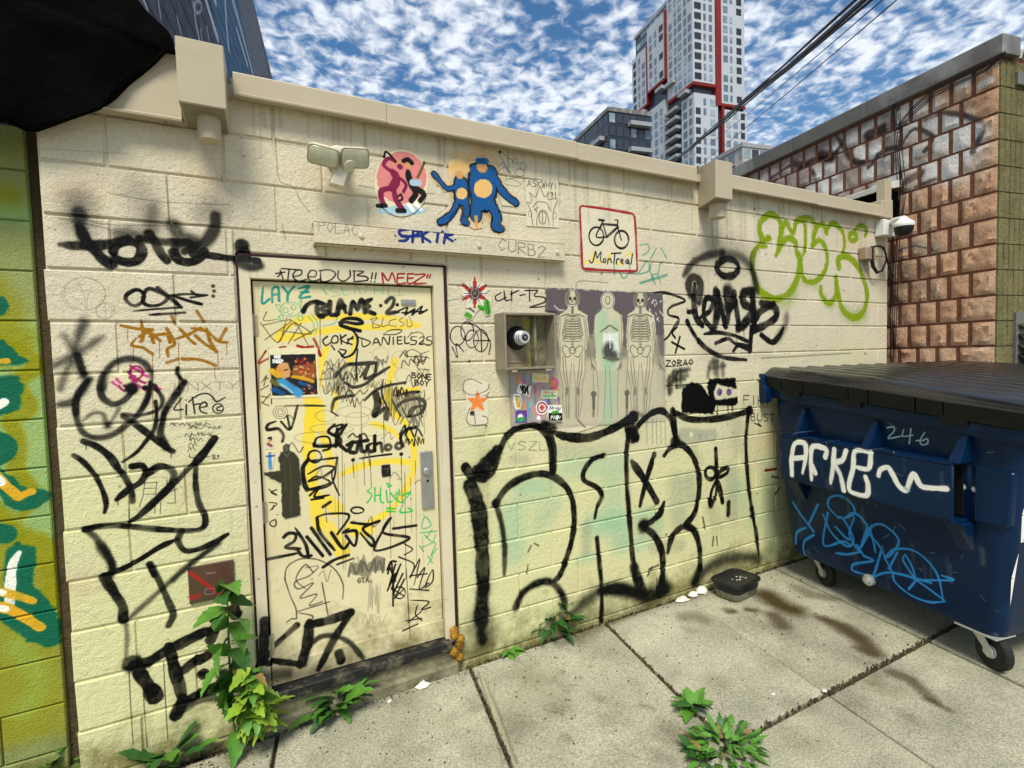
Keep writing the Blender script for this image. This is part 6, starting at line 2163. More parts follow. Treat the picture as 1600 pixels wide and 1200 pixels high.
bblack,6.1,0.5,0.560942|1065 -549 1 -1
bblack,8.1,0.5,0.517836|3010 -480 1 0
bblack,6.6,0.5,0.741618|2012 -1028 1 -1
bblack,8.2,0.5,0.588143|3792 -926 1 0
bblack,11.3,0.5,0.818642|3200 -229 1 -1
bblack,15.3,0.5,0.521646|2387 3 1 0
bblack,8.7,0.5,0.613629|2021 -947 1 0
bblack,7.8,0.5,0.820264|1509 -319 1 0
bblack,7.2,0.5,0.484627|1224 -370 0 -1
bblack,5.1,0.5,0.404738|1165 182 1 -1
bblack,3.1,0.5,0.809997|1194 -632 1 0
bblack,9.8,0.5,0.455559|2584 -519 1 0
bblack,7.7,0.5,0.504923|2712 -1359 1 -1
bblack,6.3,0.5,0.853|3613 -878 1 -1
bblack,8.4,0.5,0.43735|2573 -1258 1 0
bblack,5.8,0.5,0.688107|2304 -864 1 0
bblack,9,0.5,0.436896|1857 -159 1 0
bblack,15.1,0.5,0.849455|3697 -595 0 -1
bblack,7.5,0.5,0.548098|2918 -1434 1 0
bblack,7,0.5,0.665797|2978 -1301 0 0
bblack,6.5,0.5,0.584456|1358 -58 1 0
stain,2.3,0.4,0.505589|1341 -566 11 -37 60 -49 5 -13
stain,3.5,0.4,0.552392|1596 -496 9 -20 47 -56 -18 -39
stain,2,0.4,0.47473|1726 -791 11 -48 -11 -30 54 -92
stain,3.9,0.4,0.424495|1761 -326 6 -47 15 -36 96 -55
stain,2.4,0.4,0.412638|2670 -1247 -15 -32 2 -55 57 -10
stain,2.8,0.4,0.340015|2549 -839 -4 -50 51 -31 -32 -81
stain,3.2,0.4,0.340673|2852 -587 10 -52 -24 -50 43 -79
stain,2.2,0.4,0.534562|2425 -1132 23 -27 -4 -73 -8 3
stain,4,0.4,0.452506|3526 -703 -19 -41 -51 -72 -1 -40
stain,3.1,0.4,0.394553|2535 -910 -3 -42 19 -14 1 -89
stain,3.5,0.4,0.502414|1806 371 -1 -49 66 -126 25 -42
stain,4.1,0.4,0.338651|3026 -438 -25 -54 -25 -85 8 -96
stain,2.5,0.4,0.538307|2753 -1391 -4 -18 0 -26 46 -37
stain,3.4,0.4,0.404229|3320 -1126 -20 -29 11 -73 -97 -53
stain,7.9,0.5,0.6|1459 -147 -65 -322 -62 -268
stain,7.9,0.5,0.6|1454 -79 -91 -371 -82 -258
lstain,29.9,0.4,0.5|1456 -114 -77 -346 -72 -262
stain,90.3,0.95,0.45|2091 -96 240 70 424 8 471 -41
bblack,143.8,0.98,0.25|3086 -481 119 -320 92 -429
stain,189.1,0.6,1|3499 -276 -46 -127 1 -88
stain,106.1,0.6,0.81|3293 -478 -73 -113
stain,49.9,0.6,0.675|3220 -349 19 -26
stain,116.6,0.6,0.945|3499 -629 10 -85 -33 -104 -31 -98 -64 -91
stain,84.7,0.6,0.675|3539 -783 -54 -111
stain,76.7,0.6,0.7425|3267 -1170 12 -59 -36 -63 -48 -67
stain,39.8,0.6,0.6075|3188 -1354 -11 -83
stain,49.5,0.6,0.675|3121 -318 -29 4
stain,108.4,0.6,0.54|3767 -308 -12 -125 59 -99
stain,64.2,0.6,0.4725|3352 -947 9 -88
stain,99,0.85,0.5|2803 -219 74 -21 -4 -67
stain,58.1,0.85,0.6|3104 -280 17 -23
stain,57.8,0.85,0.5|3223 -353 34 -32
stain,51.8,0.85,0.3|2702 -316 4 -45
stain,56.8,0.85,0.25|1860 -531 18 -52
stain,36.1,0.85,0.35|2016 -718 23 -39
stain,64.7,0.85,0.25|1760 -340 66 41
stain,59.4,0.85,0.2|2093 -551 -7 -55
stain,45.1,0.85,0.2|1618 -550 25 -2
bblack,8.5,0.5,0.85|1546 -423 0 0
bblack,8.9,0.5,0.85|1754 -438 1 0
bblack,10.3,0.5,0.85|1999 -271 1 0
bblack,9.9,0.5,0.85|1987 -345 1 -1
bblack,7.9,0.5,0.85|1884 -717 0 0
bblack,7.9,0.5,0.85|1819 -689 0 0
bblack,7.9,0.5,0.85|1795 -678 1 0
bblack,7.8,0.5,0.85|2016 -818 0 -1
bblack,10.1,0.5,0.85|2216 -421 0 -1
bblack,12.9,0.5,0.85|2495 -9 1 -1
bblack,6.6,0.5,0.85|1528 -850 0 0
bblack,8.8,0.5,0.85|1685 -429 1 0
bblack,9.4,0.5,0.85|1887 -399 1 -1
bblack,9.4,0.5,0.85|2338 -634 0 0
bblack,7.4,0.5,0.85|1481 -636 1 -1
bblack,9.5,0.5,0.85|1995 -431 0 -1
bblack,8.6,0.5,0.85|1931 -601 1 0
moss,79.6,0.9,0.5|1968 -82 234 45 158 16
moss,62,0.9,0.5|2376 -31 426 64
lstain,62.9,0.9,0.25|1682 -214 43 -90
lstain,58.8,0.9,0.25|1684 -356 42 -82
lstain,55.1,0.9,0.25|1686 -485 40 -76
stain,97.4,0.9,0.35|536 49 159 -48 276 49
rustc,47.5,0.6,0.8|1362 43 4 -2
moss,75.9,0.9,0.4|307 -108 142 3 126 59
''',
'mural': '''
sid_d,-1,0.01,1|1137 3984 2129 1501 1395 -463 -2486 -1226 -727 162
sid_t,-1,0.02,1|3421 5499 1685 1159 1351 -631 -2036 -1033 -564 190
sid_g,-1,0.01,1|5106 6658 1290 887 2298 -384 -2237 -1134
sid_t,-1,0.02,1|4882 5833 317 213 1214 -41 -1651 -838
sid_w,32.1,0.15,1|1453 3986 103 -22
sid_w,28.2,0.15,1|1804 4212 34 -135
sid_w,27.9,0.15,1|2286 4355 89 -85
sid_w,51.3,0.15,1|2844 4813 71 -128 82 -93
sid_w,88.1,0.15,1|3351 5189 231 -48 300 -46
sid_w,87,0.15,1|4446 5935 -1 -338 67 -258
sid_w,84.1,0.15,1|4859 6202 800 -42 810 -97
sid_w,35.1,0.15,1|3101 4741 18 -79
sid_w,38.2,0.15,1|3366 4916 62 -79
sid_w,67.4,0.15,1|5173 5955 814 -26
sid_w,75.8,0.15,1|3743 5460 136 6
sid_w,25.4,0.12,1|3177 4987 -27 -44 -60 -57 -75 -53 -69 -36 -46 -9 -12 19 25 41 56 54 73 54 72 38 50 12 13 -19
''',
'brick': '''
bgray,-1,0.05,0.8|2670 3676 -168 91 -975 140 -744 -10 -73 -191 34 -196 32 -521 521 115
bwhite,-1,0.06,0.45|782 3738 -242 -175 -158 -3 -192 -148 -125 -145 -3 -215 122 -114 520 29
bwhite,137,0.5,0.8|746 3722 -105 -47 -35 -118
bwhite,133.8,0.5,0.8|691 3524 -135 -22
bwhite,105.5,0.5,0.9|490 3475 -258 -45 14 -57
bwhite,160.7,0.5,0.9|320 3436 -188 -173 55 -72
bwhite,138.6,0.5,0.9|410 3310 -121 -15
bwhite,121.1,0.5,0.9|302 3171 -74 -59 87 -98
bwhite,143.2,0.5,0.85|487 3105 -111 -38
bwhite,132.2,0.5,0.7|1433 3628 -465 46
bwhite,150.9,0.5,0.75|1624 3450 -191 -3
bwhite,135.7,0.5,0.8|1127 3494 -81 -87
bwhite,131.3,0.5,0.7|967 3453 -39 -70
bwhite,137.8,0.5,0.7|707 3285 -70 -60
bwhite,125.8,0.5,0.8|1479 3239 -160 -9
bwhite,132.9,0.5,0.8|1045 3276 -79 -8
bwhite,123.9,0.5,0.4|2344 3643 -353 -26
bblack,52.8,0.5,0.8|1365 3741 -67 -105 -87 -169 -166 -97 -155 -19
bblack,44.6,0.5,0.7|524 3556 -142 -12 -192 -116 -98 -119 66 -160
bblack,92.4,0.5,0.8|1027 3624 -136 0
bblack,107.6,0.5,0.8|1551 3631 -118 -63
bblack,70.5,0.5,0.7|1881 3666 -105 -59
bblack,67.2,0.5,0.6|705 3073 -153 37
bblack,89.9,0.5,0.5|889 3278 -111 -3
bblack,82.2,0.5,0.6|570 3270 -82 3
bblack,34.2,0.5,0.7|2252 3614 -317 50
bblack,45.1,0.5,0.7|1649 3500 -50 -141
bblack,35.7,0.5,0.5|746 3739 36 70 -71 37
bblack,26,0.5,0.5|601 3005 -163 16
bwhite,133.7,0.5,0.880922|790 3122 -36 17
bwhite,109.2,0.5,0.604015|793 3359 -51 39
bwhite,117,0.5,0.61841|752 3523 -50 45
bwhite,118.7,0.5,0.663708|423 3374 -38 10
bwhite,110.5,0.5,0.594928|542 3613 -75 -14
bwhite,103.9,0.5,0.78413|241 3703 -32 32
bwhite,109.3,0.5,0.771665|973 2981 -53 16
bwhite,99.2,0.5,0.657808|1068 3482 -118 -16
bwhite,75.1,0.5,0.543907|446 3285 -44 -1
bwhite,62.6,0.5,0.780521|102 3632 -54 6
bwhite,76.9,0.5,0.518861|620 3429 -70 -12
bwhite,127.5,0.5,0.524382|900 3291 -43 12
bwhite,116.8,0.5,0.660066|801 3222 -52 17
bwhite,110.5,0.5,0.483597|1633 3137 -53 66
bwhite,69.4,0.5,0.696607|456 3497 -64 6
bwhite,96.9,0.5,0.798982|174 3290 -47 12
bwhite,108.7,0.5,0.626726|610 3690 -97 -22
bwhite,115.9,0.5,0.575084|1634 2983 -65 5
bwhite,170.8,0.5,0.663359|1812 3006 -147 -4
bwhite,80.4,0.5,0.778879|441 3427 -55 37
bwhite,168.5,0.5,0.606119|1649 3357 -90 -4
bwhite,83.7,0.5,0.664595|966 3109 -103 1
bwhite,168.2,0.5,0.698466|1527 3326 -91 -8
bwhite,94.9,0.5,0.682465|619 3314 -97 -16
bwhite,120.8,0.5,0.663332|987 3364 -45 25
bwhite,77.4,0.5,0.653816|449 3599 -44 45
bblack,47.4,0.5,0.7|1828 3583 -204 34 -191 -69 -113 97
bblack,40.8,0.5,0.7|1025 3325 -135 99 -147 -20
bblack,35.7,0.5,0.7|708 3426 -102 80 -148 -128 63 -93
bgray,61.6,0.6,0.6|701 2494 -125 6 -138 -60
bblack,16.5,0.6,0.6|722 2488 -125 6 -149 -62
gray,119.6,0.8,0.6|786 2326 -46 -322
gray,91.7,0.8,0.5|677 2158 -144 -20 -89 -115
gray,122,0.8,0.45|657 2283 -123 1
bblack,55.4,0.7,0.55|810 2571 9 -283 -2 -309
bwhite,11.8,0.4,0.6|388 2169 27 -139
gray,38.9,0.5,0.5|437 2278 -48 -19
''',
}
class Canvas:
    def __init__(s, name, o, u, v, u0, u1, v0, v1, res, seed=1):
        s.name, s.o, s.u, s.v, s.b, s.res = name, o, u, v, (u0,u1,v0,v1), res
        s.w, s.h = int((u1-u0)*res), int((v1-v0)*res)
        s.rgb = np.zeros((s.h, s.w, 3), np.float32); s.a = np.zeros((s.h, s.w), np.float32)
        r = np.random.RandomState(seed); s.noise = r.rand(512, 512).astype(np.float32)
        n2 = r.rand(64,64).astype(np.float32); s.noise2 = np.kron(n2, np.ones((8,8), np.float32))
        k = s.noise2
        for _ in range(6): k = (k+np.roll(k,1,0)+np.roll(k,-1,0)+np.roll(k,1,1)+np.roll(k,-1,1))/5
        s.noise2 = (k-k.mean())/k.std(); k = np.kron(r.rand(16,16).astype(np.float32), np.ones((32,32), np.float32))
        for _ in range(40): k = (k+np.roll(k,1,0)+np.roll(k,-1,0)+np.roll(k,1,1)+np.roll(k,-1,1))/5
        s.noise3 = (k-k.mean())/k.std()
    def over(s, x0, y0, cov, col):
        h, w = cov.shape; A = s.a[y0:y0+h, x0:x0+w]; R = s.rgb[y0:y0+h, x0:x0+w]; oa = cov+A*(1-cov); sa = np.maximum(oa, 1e-5)
        R[:] = (np.array(col, np.float32)*cov[...,None]+R*(A*(1-cov))[...,None])/sa[...,None]; A[:] = oa
    def tile(s, n, x0, y0, w, h): return n[np.ix_((np.arange(h)+y0) % 512, (np.arange(w)+x0) % 512)]
    def stroke(s, col, wid, soft, al, co):
        P = np.array(co, np.float64).reshape(-1,2)/1000; P = (P-[s.b[0], s.b[2]])*s.res
        col = [c/255 for c in PAL[col]]
        if wid < 0: return s.poly(P, col, soft*s.res, al)
        if len(P) > 2:   # Catmull-Rom
            Q = np.vstack([2*P[0]-P[1], P, 2*P[-1]-P[-2]]); 
            if np.allclose(P[0], P[-1]): Q[0], Q[-1] = P[-2], P[1]
            out = []
            for i in range(1, len(Q)-2):
                k = max(2, min(9, int(np.hypot(*(Q[i+1]-Q[i]))/5)))
                t = np.linspace(0,1,k,endpoint=False)[:,None]; a,b,c,d = Q[i-1],Q[i],Q[i+1],Q[i+2]
                out.append(.5*((2*b)+(c-a)*t+(2*a-5*b+4*c-d)*t*t+(3*b-a-3*c+d)*t**3))
            P = np.vstack(out+[Q[-2][None]])
        r = wid/1000*s.res/2; fe = max(.7, r*soft*1.15); spray = wid > 13 and soft < .5 and s.name != 'siding_mural'; R = r*(2.1 if spray else 1)+fe+1
        x0, y0 = np.floor(P.min(0)-R).astype(int); x1, y1 = np.ceil(P.max(0)+R).astype(int)+1
        x0, y0, x1, y1 = max(x0,0), max(y0,0), min(x1,s.w), min(y1,s.h)
        if x1 <= x0 or y1 <= y0: return
        D = np.full((y1-y0, x1-x0), 1e6, np.float32)
        nP = len(P); ph = float(P[0,0]+P[0,1]) % 6.28; lift = (int(P[0,0]*7+P[-1,1]*3) % 3) if wid > 5 and nP > 8 else 0
        for si, (a, b) in enumerate(zip(P[:-1], P[1:])):
            wob = r*(.09*math.sin(si*.31+ph)+.05*math.sin(si*.83+2*ph)) if wid > 4 and nP > 4 else 0; f_ = si/nP
            if lift == 1 and f_ > .8: wob += r*.55*(f_-.8)/.2
            if lift == 2 and f_ < .15: wob += r*.4*(.15-f_)/.15
            ax, ay = max(int(min(a[0],b[0])-R), x0), max(int(min(a[1],b[1])-R), y0); bx, by = min(int(max(a[0],b[0])+R)+1, x1), min(int(max(a[1],b[1])+R)+1, y1)
            if bx <= ax or by <= ay: continue
            X = np.arange(ax,bx)[None,:]-a[0]; Y = np.arange(ay,by)[:,None]-a[1]; d = b-a; L = max(d@d, 1e-9)
            t = np.clip((X*d[0]+Y*d[1])/L, 0, 1); dd = (np.hypot(X-t*d[0], Y-t*d[1])+wob).astype(np.float32)
            S = D[ay-y0:by-y0, ax-x0:bx-x0]; np.minimum(S, dd, out=S)
        h, w = D.shape; n1, n2 = s.tile(s.noise,x0,y0,w,h), s.tile(s.noise2,x0,y0,w,h)
        D = D+n2*min(r*.03, .7)
        q = np.clip((r+fe-D)/(2*fe), 0, 1); cov = q*q*(3-2*q)
        if soft > .22: cov = np.clip(cov*(1+.0)-(n1-.5)*1.3*soft*cov*(1-cov)*2, 0, 1)
        n3 = s.tile(s.noise3,x0,y0,w,h); ed = np.clip(D/max(r,1),0,1.2)
        cov = cov*al*np.clip(1.02+.02*n2-.05*n1, 0, 1)*np.clip(1.03-.05*np.maximum(n3,0)-(.16 if wid < 34 else .06)*np.maximum(n3-.4,0)*ed, .4, 1)
        if spray: cov = np.maximum(cov, .30*al*np.clip(1-(D-r*.8)/(1.2*r),0,1)**2.2*(n1 > .55))
        s.over(x0, y0, np.clip(cov,0,1).astype(np.float32), col)
    def poly(s, P, col, fe, al):
        fe = max(fe, .7); R = fe*1.5+2
        x0, y0 = np.floor(P.min(0)-R).astype(int); x1, y1 = np.ceil(P.max(0)+R).astype(int)+1
        x0, y0, x1, y1 = max(x0,0), max(y0,0), min(x1,s.w), min(y1,s.h)
        if x1 <= x0 or y1 <= y0: return
        X = np.arange(x0,x1)[None,:]+0.; Y = np.arange(y0,y1)[:,None]+0.; ins = np.zeros((y1-y0,x1-x0), bool); D = np.full(ins.shape, 1e6, np.float32)
        for a, b in zip(P, np.roll(P,-1,0)):
            c = (a[1] > Y) != (b[1] > Y); den = b[1]-a[1] if abs(b[1]-a[1]) > 1e-9 else 1e-9
            ins ^= c & (X < (b[0]-a[0])*(Y-a[1])/den+a[0])
            d = b-a; L = max(d@d,1e-9); t = np.clip(((X-a[0])*d[0]+(Y-a[1])*d[1])/L,0,1); np.minimum(D, np.hypot(X-a[0]-t*d[0], Y-a[1]-t*d[1]).astype(np.float32), out=D)
        sd = np.where(ins, D, -D)+s.tile(s.noise2,x0,y0,x1-x0,y1-y0)*min(fe*.35,1.6); q = np.clip((sd+fe)/(2*fe),0,1); cov = q*q*(3-2*q)*al
        s.over(x0, y0, cov.astype(np.float32), col)
    def image(s):
        im = bpy.data.images.new(s.name, s.w, s.h, alpha=True); px = np.empty((s.h, s.w, 4), np.float32)
        px[...,:3] = s.rgb; px[...,3] = s.a; im.alpha_mode = 'STRAIGHT'; im.pixels.foreach_set(px.ravel()); im.update(); im.pack(); s.img = im; return s
DD = Vector((.174,.985,0)).normalized(); NN = Vector((DD.y,-DD.x,0))       # the street grid: back from the alley, and along it
BD = Vector((.2,1,0)).normalized(); BN = Vector((BD.y,-BD.x,0)); BO = Vector((3.73,-.8,0))   # the bin's own frame
MO = Vector((-.27,.15,0)); RO = Vector((5.66,-.69,0))
Z = Vector((0,0,1)); X = Vector((1,0,0))
cv_wall = Canvas('wall_paint', Vector((0,0,0)), X, Z, -1.0, 5.7, -.1, 2.95, 560)
cv_bin = Canvas('bin_paint', BO, BD, Z, -1., 1., 0., 1.4, 500, 2)
cv_gnd = Canvas('pavement_stains', Vector((0,0,0)), X, Vector((0,1,0)), -1., 6., -3., .3, 140, 3)
cv_mur = Canvas('siding_mural', MO, DD, Z, 0., 12., 2.4, 8.2, 60, 4)
cv_brk = Canvas('block_paint', RO, DD, Z, -.3, 4.6, 1., 4.1, 130, 5)
for cv, k in ((cv_wall,'wall'),(cv_bin,'dump'),(cv_gnd,'gnd'),(cv_mur,'mural'),(cv_brk,'brick')):
    for ln in DATA[k].strip().split('\n'):
        hd, pt = ln.split('|'); c, w, sf, al = hd.split(',')
        q = [int(t) for t in pt.split(' ')]
        for i in range(2, len(q)): q[i] += q[i-2]
        cv.stroke(c, float(w), float(sf), float(al), q)
    cv.image()

# ------------------------------------------------------------------ materials
def mat(name, col, rough=.7, var=.0, vscale=3., col2=None, c2scale=1.5, c2lo=.5, c2hi=.7, bump=(), speck=None, canvas=None, metal=0., spec=.3, coat=0., canvas_rough=None, ground_dirt=None, low_tint=None, trans=0.):
    """procedural surface: base colour with noise variation, a second patchy tone, several bump octaves, paint from a canvas"""
    M = bpy.data.materials.new(name); M.use_nodes = True; t = M.node_tree; N = t.nodes; L = t.links; b = N['Principled BSDF']
    c = lin(col) if max(col) > 1.001 else tuple(col)
    b.inputs['Roughness'].default_value = rough; b.inputs['Metallic'].default_value = metal; b.inputs['Specular IOR Level'].default_value = spec; b.inputs['Coat Weight'].default_value = coat
    geo = N.new('ShaderNodeNewGeometry'); pos = geo.outputs['Position']
    def noise(sc, det=4, ro=.55, vec=pos):
        n = N.new('ShaderNodeTexNoise'); n.inputs['Scale'].default_value = sc; n.inputs['Detail'].default_value = det; n.inputs['Roughness'].default_value = ro; L.new(vec, n.inputs['Vector']); return n.outputs['Fac']
    def rng_(v, lo, hi, a=0., z=1.):
        n = N.new('ShaderNodeMapRange'); n.inputs[1].default_value = lo; n.inputs[2].default_value = hi; n.inputs[3].default_value = a; n.inputs[4].default_value = z; L.new(v, n.inputs[0]); return n.outputs[0]
    def mix(f, a, bb, mode='MIX'):
        n = N.new('ShaderNodeMix'); n.data_type = 'RGBA'; n.blend_type = mode
        for i, v in ((0,f),(6,a),(7,bb)):
            if hasattr(v, 'is_linked'): L.new(v, n.inputs[i])
            else: n.inputs[i].default_value = v if i == 0 else (*v[:3],1)
        return n.outputs[2]
    def mul(a, b2):
        n = N.new('ShaderNodeMath'); n.operation = 'MULTIPLY'
        for i, v in ((0,a),(1,b2)):
            if hasattr(v,'is_linked'): L.new(v, n.inputs[i])
            else: n.inputs[i].default_value = v
        return n.outputs[0]
    rgb = N.new('ShaderNodeRGB'); rgb.outputs[0].default_value = (*c,1); out = rgb.outputs[0]
    if var: out = mix(rng_(noise(vscale,5),.3,.7), mix(1., out, (1-var,)*3, 'MULTIPLY'), mix(1., out, tuple(1+var*.6 for _ in range(3)), 'MULTIPLY'))
    if col2: out = mix(rng_(noise(c2scale,7,.62), c2lo, c2hi), out, lin(col2) if max(col2) > 1.001 else col2)
    if speck: out = mix(rng_(noise(speck[0],3,.7),.35,.65), mix(1., out, (1-speck[1],)*3, 'MULTIPLY'), mix(1., out, (1+speck[1]*.8,)*3, 'MULTIPLY'))
    if low_tint:   # tint by height: yellower cream lower down, ragged upper edge
        sp = N.new('ShaderNodeSeparateXYZ'); L.new(pos, sp.inputs[0]); ad = N.new('ShaderNodeMath'); ad.operation = 'ADD'; L.new(sp.outputs[2], ad.inputs[0]); L.new(rng_(noise(1.3,5,.6),.3,.7,-.5,.5), ad.inputs[1])
        out = mix(mul(rng_(ad.outputs[0], low_tint[1]-.5, low_tint[1]+.5, 1., 0.), low_tint[2]), out, lin(low_tint[0]))
    if ground_dirt:   # (colour, height, amount): splash grime and algae near the ground with a ragged edge
        sp = N.new('ShaderNodeSeparateXYZ'); L.new(pos, sp.inputs[0])
        ad = N.new('ShaderNodeMath'); ad.operation = 'ADD'; L.new(sp.outputs[2], ad.inputs[0]); L.new(rng_(noise(7,6,.7),.3,.7,-ground_dirt[1]*.8,ground_dirt[1]*.8), ad.inputs[1])
        out = mix(mul(rng_(ad.outputs[0], -.03, ground_dirt[1], 1., 0.), ground_dirt[2]), out, lin(ground_dirt[0]))
    rsock = None
    if canvas:
        im = N.new('ShaderNodeTexImage'); im.image = canvas.img; im.extension = 'CLIP'; im.interpolation = 'Linear'
        cb = N.new('ShaderNodeCombineXYZ')
        for i, (ax, lo, hi) in enumerate(((canvas.u, canvas.b[0], canvas.b[1]), (canvas.v, canvas.b[2], canvas.b[3]))):
            d = N.new('ShaderNodeVectorMath'); d.operation = 'DOT_PRODUCT'; L.new(pos, d.inputs[0]); d.inputs[1].default_value = ax
            of = canvas.o.dot(ax); L.new(rng_(d.outputs['Value'], of+lo, of+hi), cb.inputs[i])
            # MapRange clamps: keep the edge columns empty
        L.new(cb.outputs[0], im.inputs['Vector']); out = mix(im.outputs['Alpha'], out, im.outputs['Color'])
        if canvas_rough is not None: rsock = rng_(im.outputs['Alpha'], 0, 1, rough, canvas_rough)
    L.new(out, b.inputs['Base Color'])
    if rsock is None and var: rsock = rng_(noise(vscale*2.3,4),.3,.7,max(rough-.08,.03),min(rough+.08,1))
    if rsock is not None: L.new(rsock, b.inputs['Roughness'])
    nrm = None
    for sc, dist in bump:
        bn = N.new('ShaderNodeBump'); bn.inputs['Strength'].default_value = 1.; bn.inputs['Distance'].default_value = dist
        L.new(noise(sc,5,.6), bn.inputs['Height'])
        if nrm: L.new(nrm, bn.inputs['Normal'])
        nrm = bn.outputs[0]
    if nrm: L.new(nrm, b.inputs['Normal'])
    if trans: b.inputs['Transmission Weight'].default_value = trans
    return M
CREAM = (.655,.585,.425)
m_wall = mat('cream_block_paint', CREAM, .6, .09, 2.2, (.56,.50,.35), 2.6, .52, .8, ((7,.004),(40,.006),(150,.004)), (90,.09), cv_wall, spec=.12, low_tint=((208,208,146),1.25,.7), ground_dirt=((105,98,45),.20,.85))
m_paper = mat('pasted_paper', (.66,.60,.44), .8, .06, 9, bump=((25,.004),(90,.0015)), canvas=cv_wall)
m_wallgreen = mat('mural_green_paint', (.30,.34,.12), .65, .15, 2.5, spec=.12, bump=((18,.006),(140,.005)), speck=(120,.14), canvas=cv_wall, ground_dirt=((95,90,35),.25,.6))
m_fascia = mat('beige_sheet_metal', (.45,.385,.27), .5, .06, 1.5, (.42,.36,.24), 3, .55, .8, ((3,.006),), spec=.25)
m_fasciaw = mat('pale_sheet_metal', (.62,.60,.52), .45, .06, 4, spec=.4)
m_frame = mat('door_frame_paint', (.62,.55,.38), .5, .08, 5, (.45,.36,.2), 6, .62, .8, ((30,.002),), canvas=cv_wall)
m_door = mat('cream_door_paint', (.69,.61,.37), .42, .08, 2., (.64,.57,.31), 1.2, .45, .8, ((9,.003),(90,.0006)), canvas=cv_wall, spec=.2, ground_dirt=((95,85,45),.42,.8))
m_maroon = mat('maroon_sealant', (.035,.008,.007), .8, .3, 30, (.02,.015,.012), 30, .5, .7, ((90,.004),))
m_darkmetal = mat('dark_sill_metal', (.018,.018,.018), .55, .3, 20, (.13,.11,.07), 16, .5, .68, ((60,.003),), spec=.2)
m_steel = mat('brushed_steel', (.42,.42,.40), .38, .1, 30, metal=.8, bump=((160,.0006),))
m_hinge = mat('painted_hinge', (.36,.31,.2), .5, .2, 30)
m_meter = mat('weathered_box_metal', (.24,.21,.15), .55, .2, 9, (.22,.17,.10), 14, .55, .7, ((40,.002),), canvas=cv_wall)
m_meterin = mat('box_back_panel', (.20,.17,.11), .6, .2, 8, (.45,.35,.05), 4, .5, .66, ((40,.002),))
m_panel = mat('hatch_door_metal', (.36,.32,.30), .5, .15, 14, bump=((40,.001),), canvas=cv_wall)
m_black = mat('black_plastic', (.012,.012,.013), .38, .2, 12, bump=((50,.001),))
m_rubber = mat('black_rubber', (.014,.014,.014), .55, .3, 40, bump=((90,.001),))
m_white = mat('white_plastic', (.72,.72,.68), .35, .05, 10)
m_lens = mat('lamp_lens', (.52,.51,.36), .25, .15, 20, (.50,.44,.18), 18, .55, .62, spec=.5, coat=.4)
m_lampbody = mat('lamp_housing', (.62,.58,.45), .45, .06, 12)
m_conc = mat('pavement_concrete', (.53,.505,.36), .85, .25, 2.2, (.33,.32,.215), 4., .46, .78, ((26,.005),(120,.010),(420,.004)), (110,.34), cv_gnd, spec=.15)
m_conc2 = mat('pavement_concrete_pale', (.55,.525,.38), .85, .25, 2.6, (.35,.345,.235), 3., .48, .78, ((26,.005),(120,.010),(420,.004)), (110,.34), cv_gnd, spec=.15)
m_step = mat('dirty_step_concrete', (.24,.22,.13), .9, .3, 12, (.10,.085,.05), 9, .45, .65, ((30,.01),(160,.004)))
m_soil = mat('joint_soil', (.075,.06,.03), .95, .5, 30, (.16,.13,.06), 40, .5, .65, ((60,.01),(200,.006)))
m_binb = mat('blue_bin_plastic', (.0013,.014,.048), .3, .25, 1.8, (.0026,.025,.076), 5, .55, .75, ((5,.003),(70,.0008)), canvas=cv_bin, spec=.2, canvas_rough=.5)
m_lid = mat('black_lid_plastic', (.014,.014,.015), .17, .2, 6, (.03,.03,.03), 11, .6, .8, ((9,.0015),), spec=1.)
m_skirt = mat('lid_skirt_plastic', (.007,.007,.007), .55, .3, 9, (.02,.02,.018), 14, .58, .8, ((60,.0008),), spec=.18)
m_zinc = mat('zinc_bracket', (.55,.56,.54), .35, .1, 30, metal=.5)
m_tarp = mat('black_roof_membrane', (.0018,.0018,.0018), .9, .4, 6, spec=.03, bump=((3,.02),(18,.006)))
m_siding = mat('grey_siding_boards', (.10,.105,.12), .6, .25, 3., bump=((12,.004),), canvas=cv_mur)
m_split = mat('split_face_block', (.70,.42,.26), .9, .24, 9., (.74,.54,.38), 3.5, .45, .7, ((34,.022),(90,.012),(260,.004)), (70,.18), cv_brk, spec=.1)
m_mortar = mat('recessed_mortar', (.19,.085,.055), .95, .3, 20, bump=((60,.006),), spec=.05)
m_scored = mat('scored_block', (.21,.19,.08), .9, .25, 9, (.28,.24,.10), 4, .45, .7, ((30,.02),(120,.01)))
m_capm = mat('grey_parapet_metal', (.17,.16,.145), .45, .15, 4, (.30,.30,.28), .9, .52, .6, ((6,.004),), metal=.2)
m_cable = mat('cable_sheath', (.016,.013,.013), .5, .2, 20)
m_twhite = mat('tower_white_panel', (.44,.47,.50), .5, .05, .3)
m_tred = mat('tower_red_frame', (.20,.012,.010), .45, .15, .2)
m_tcore = mat('tower_dark_glass', (.035,.042,.055), .25, .3, .25, spec=.5)
m_tglass = mat('tower_window_glass', (.13,.18,.23), .12, .4, .09, (.30,.38,.43), .13, .5, .62, spec=.6)
m_tdark = mat('tower_loggia', (.03,.035,.045), .3, .3, .3)
m_mid = mat('dark_midrise_glass', (.02,.026,.036), .22, .3, .3, spec=.5)
m_bal = mat('balcony_slab', (.30,.32,.34), .6, .1, .5)
m_pink = mat('pink_render', (.48,.24,.16), .8, .1, .5)
m_beigeb = mat('beige_render', (.42,.41,.37), .8, .1, .5)
m_leaf = mat('leaf_green', (.085,.225,.026), .5, .28, 25, spec=.35)
m_leafd = mat('leaf_dark', (.030,.105,.018), .5, .28, 25, spec=.35)
m_leafy = mat('leaf_yellowish', (.23,.36,.03), .5, .25, 25, spec=.35)
m_leafg = mat('leaf_olive', (.10,.15,.03), .55, .3, 25)
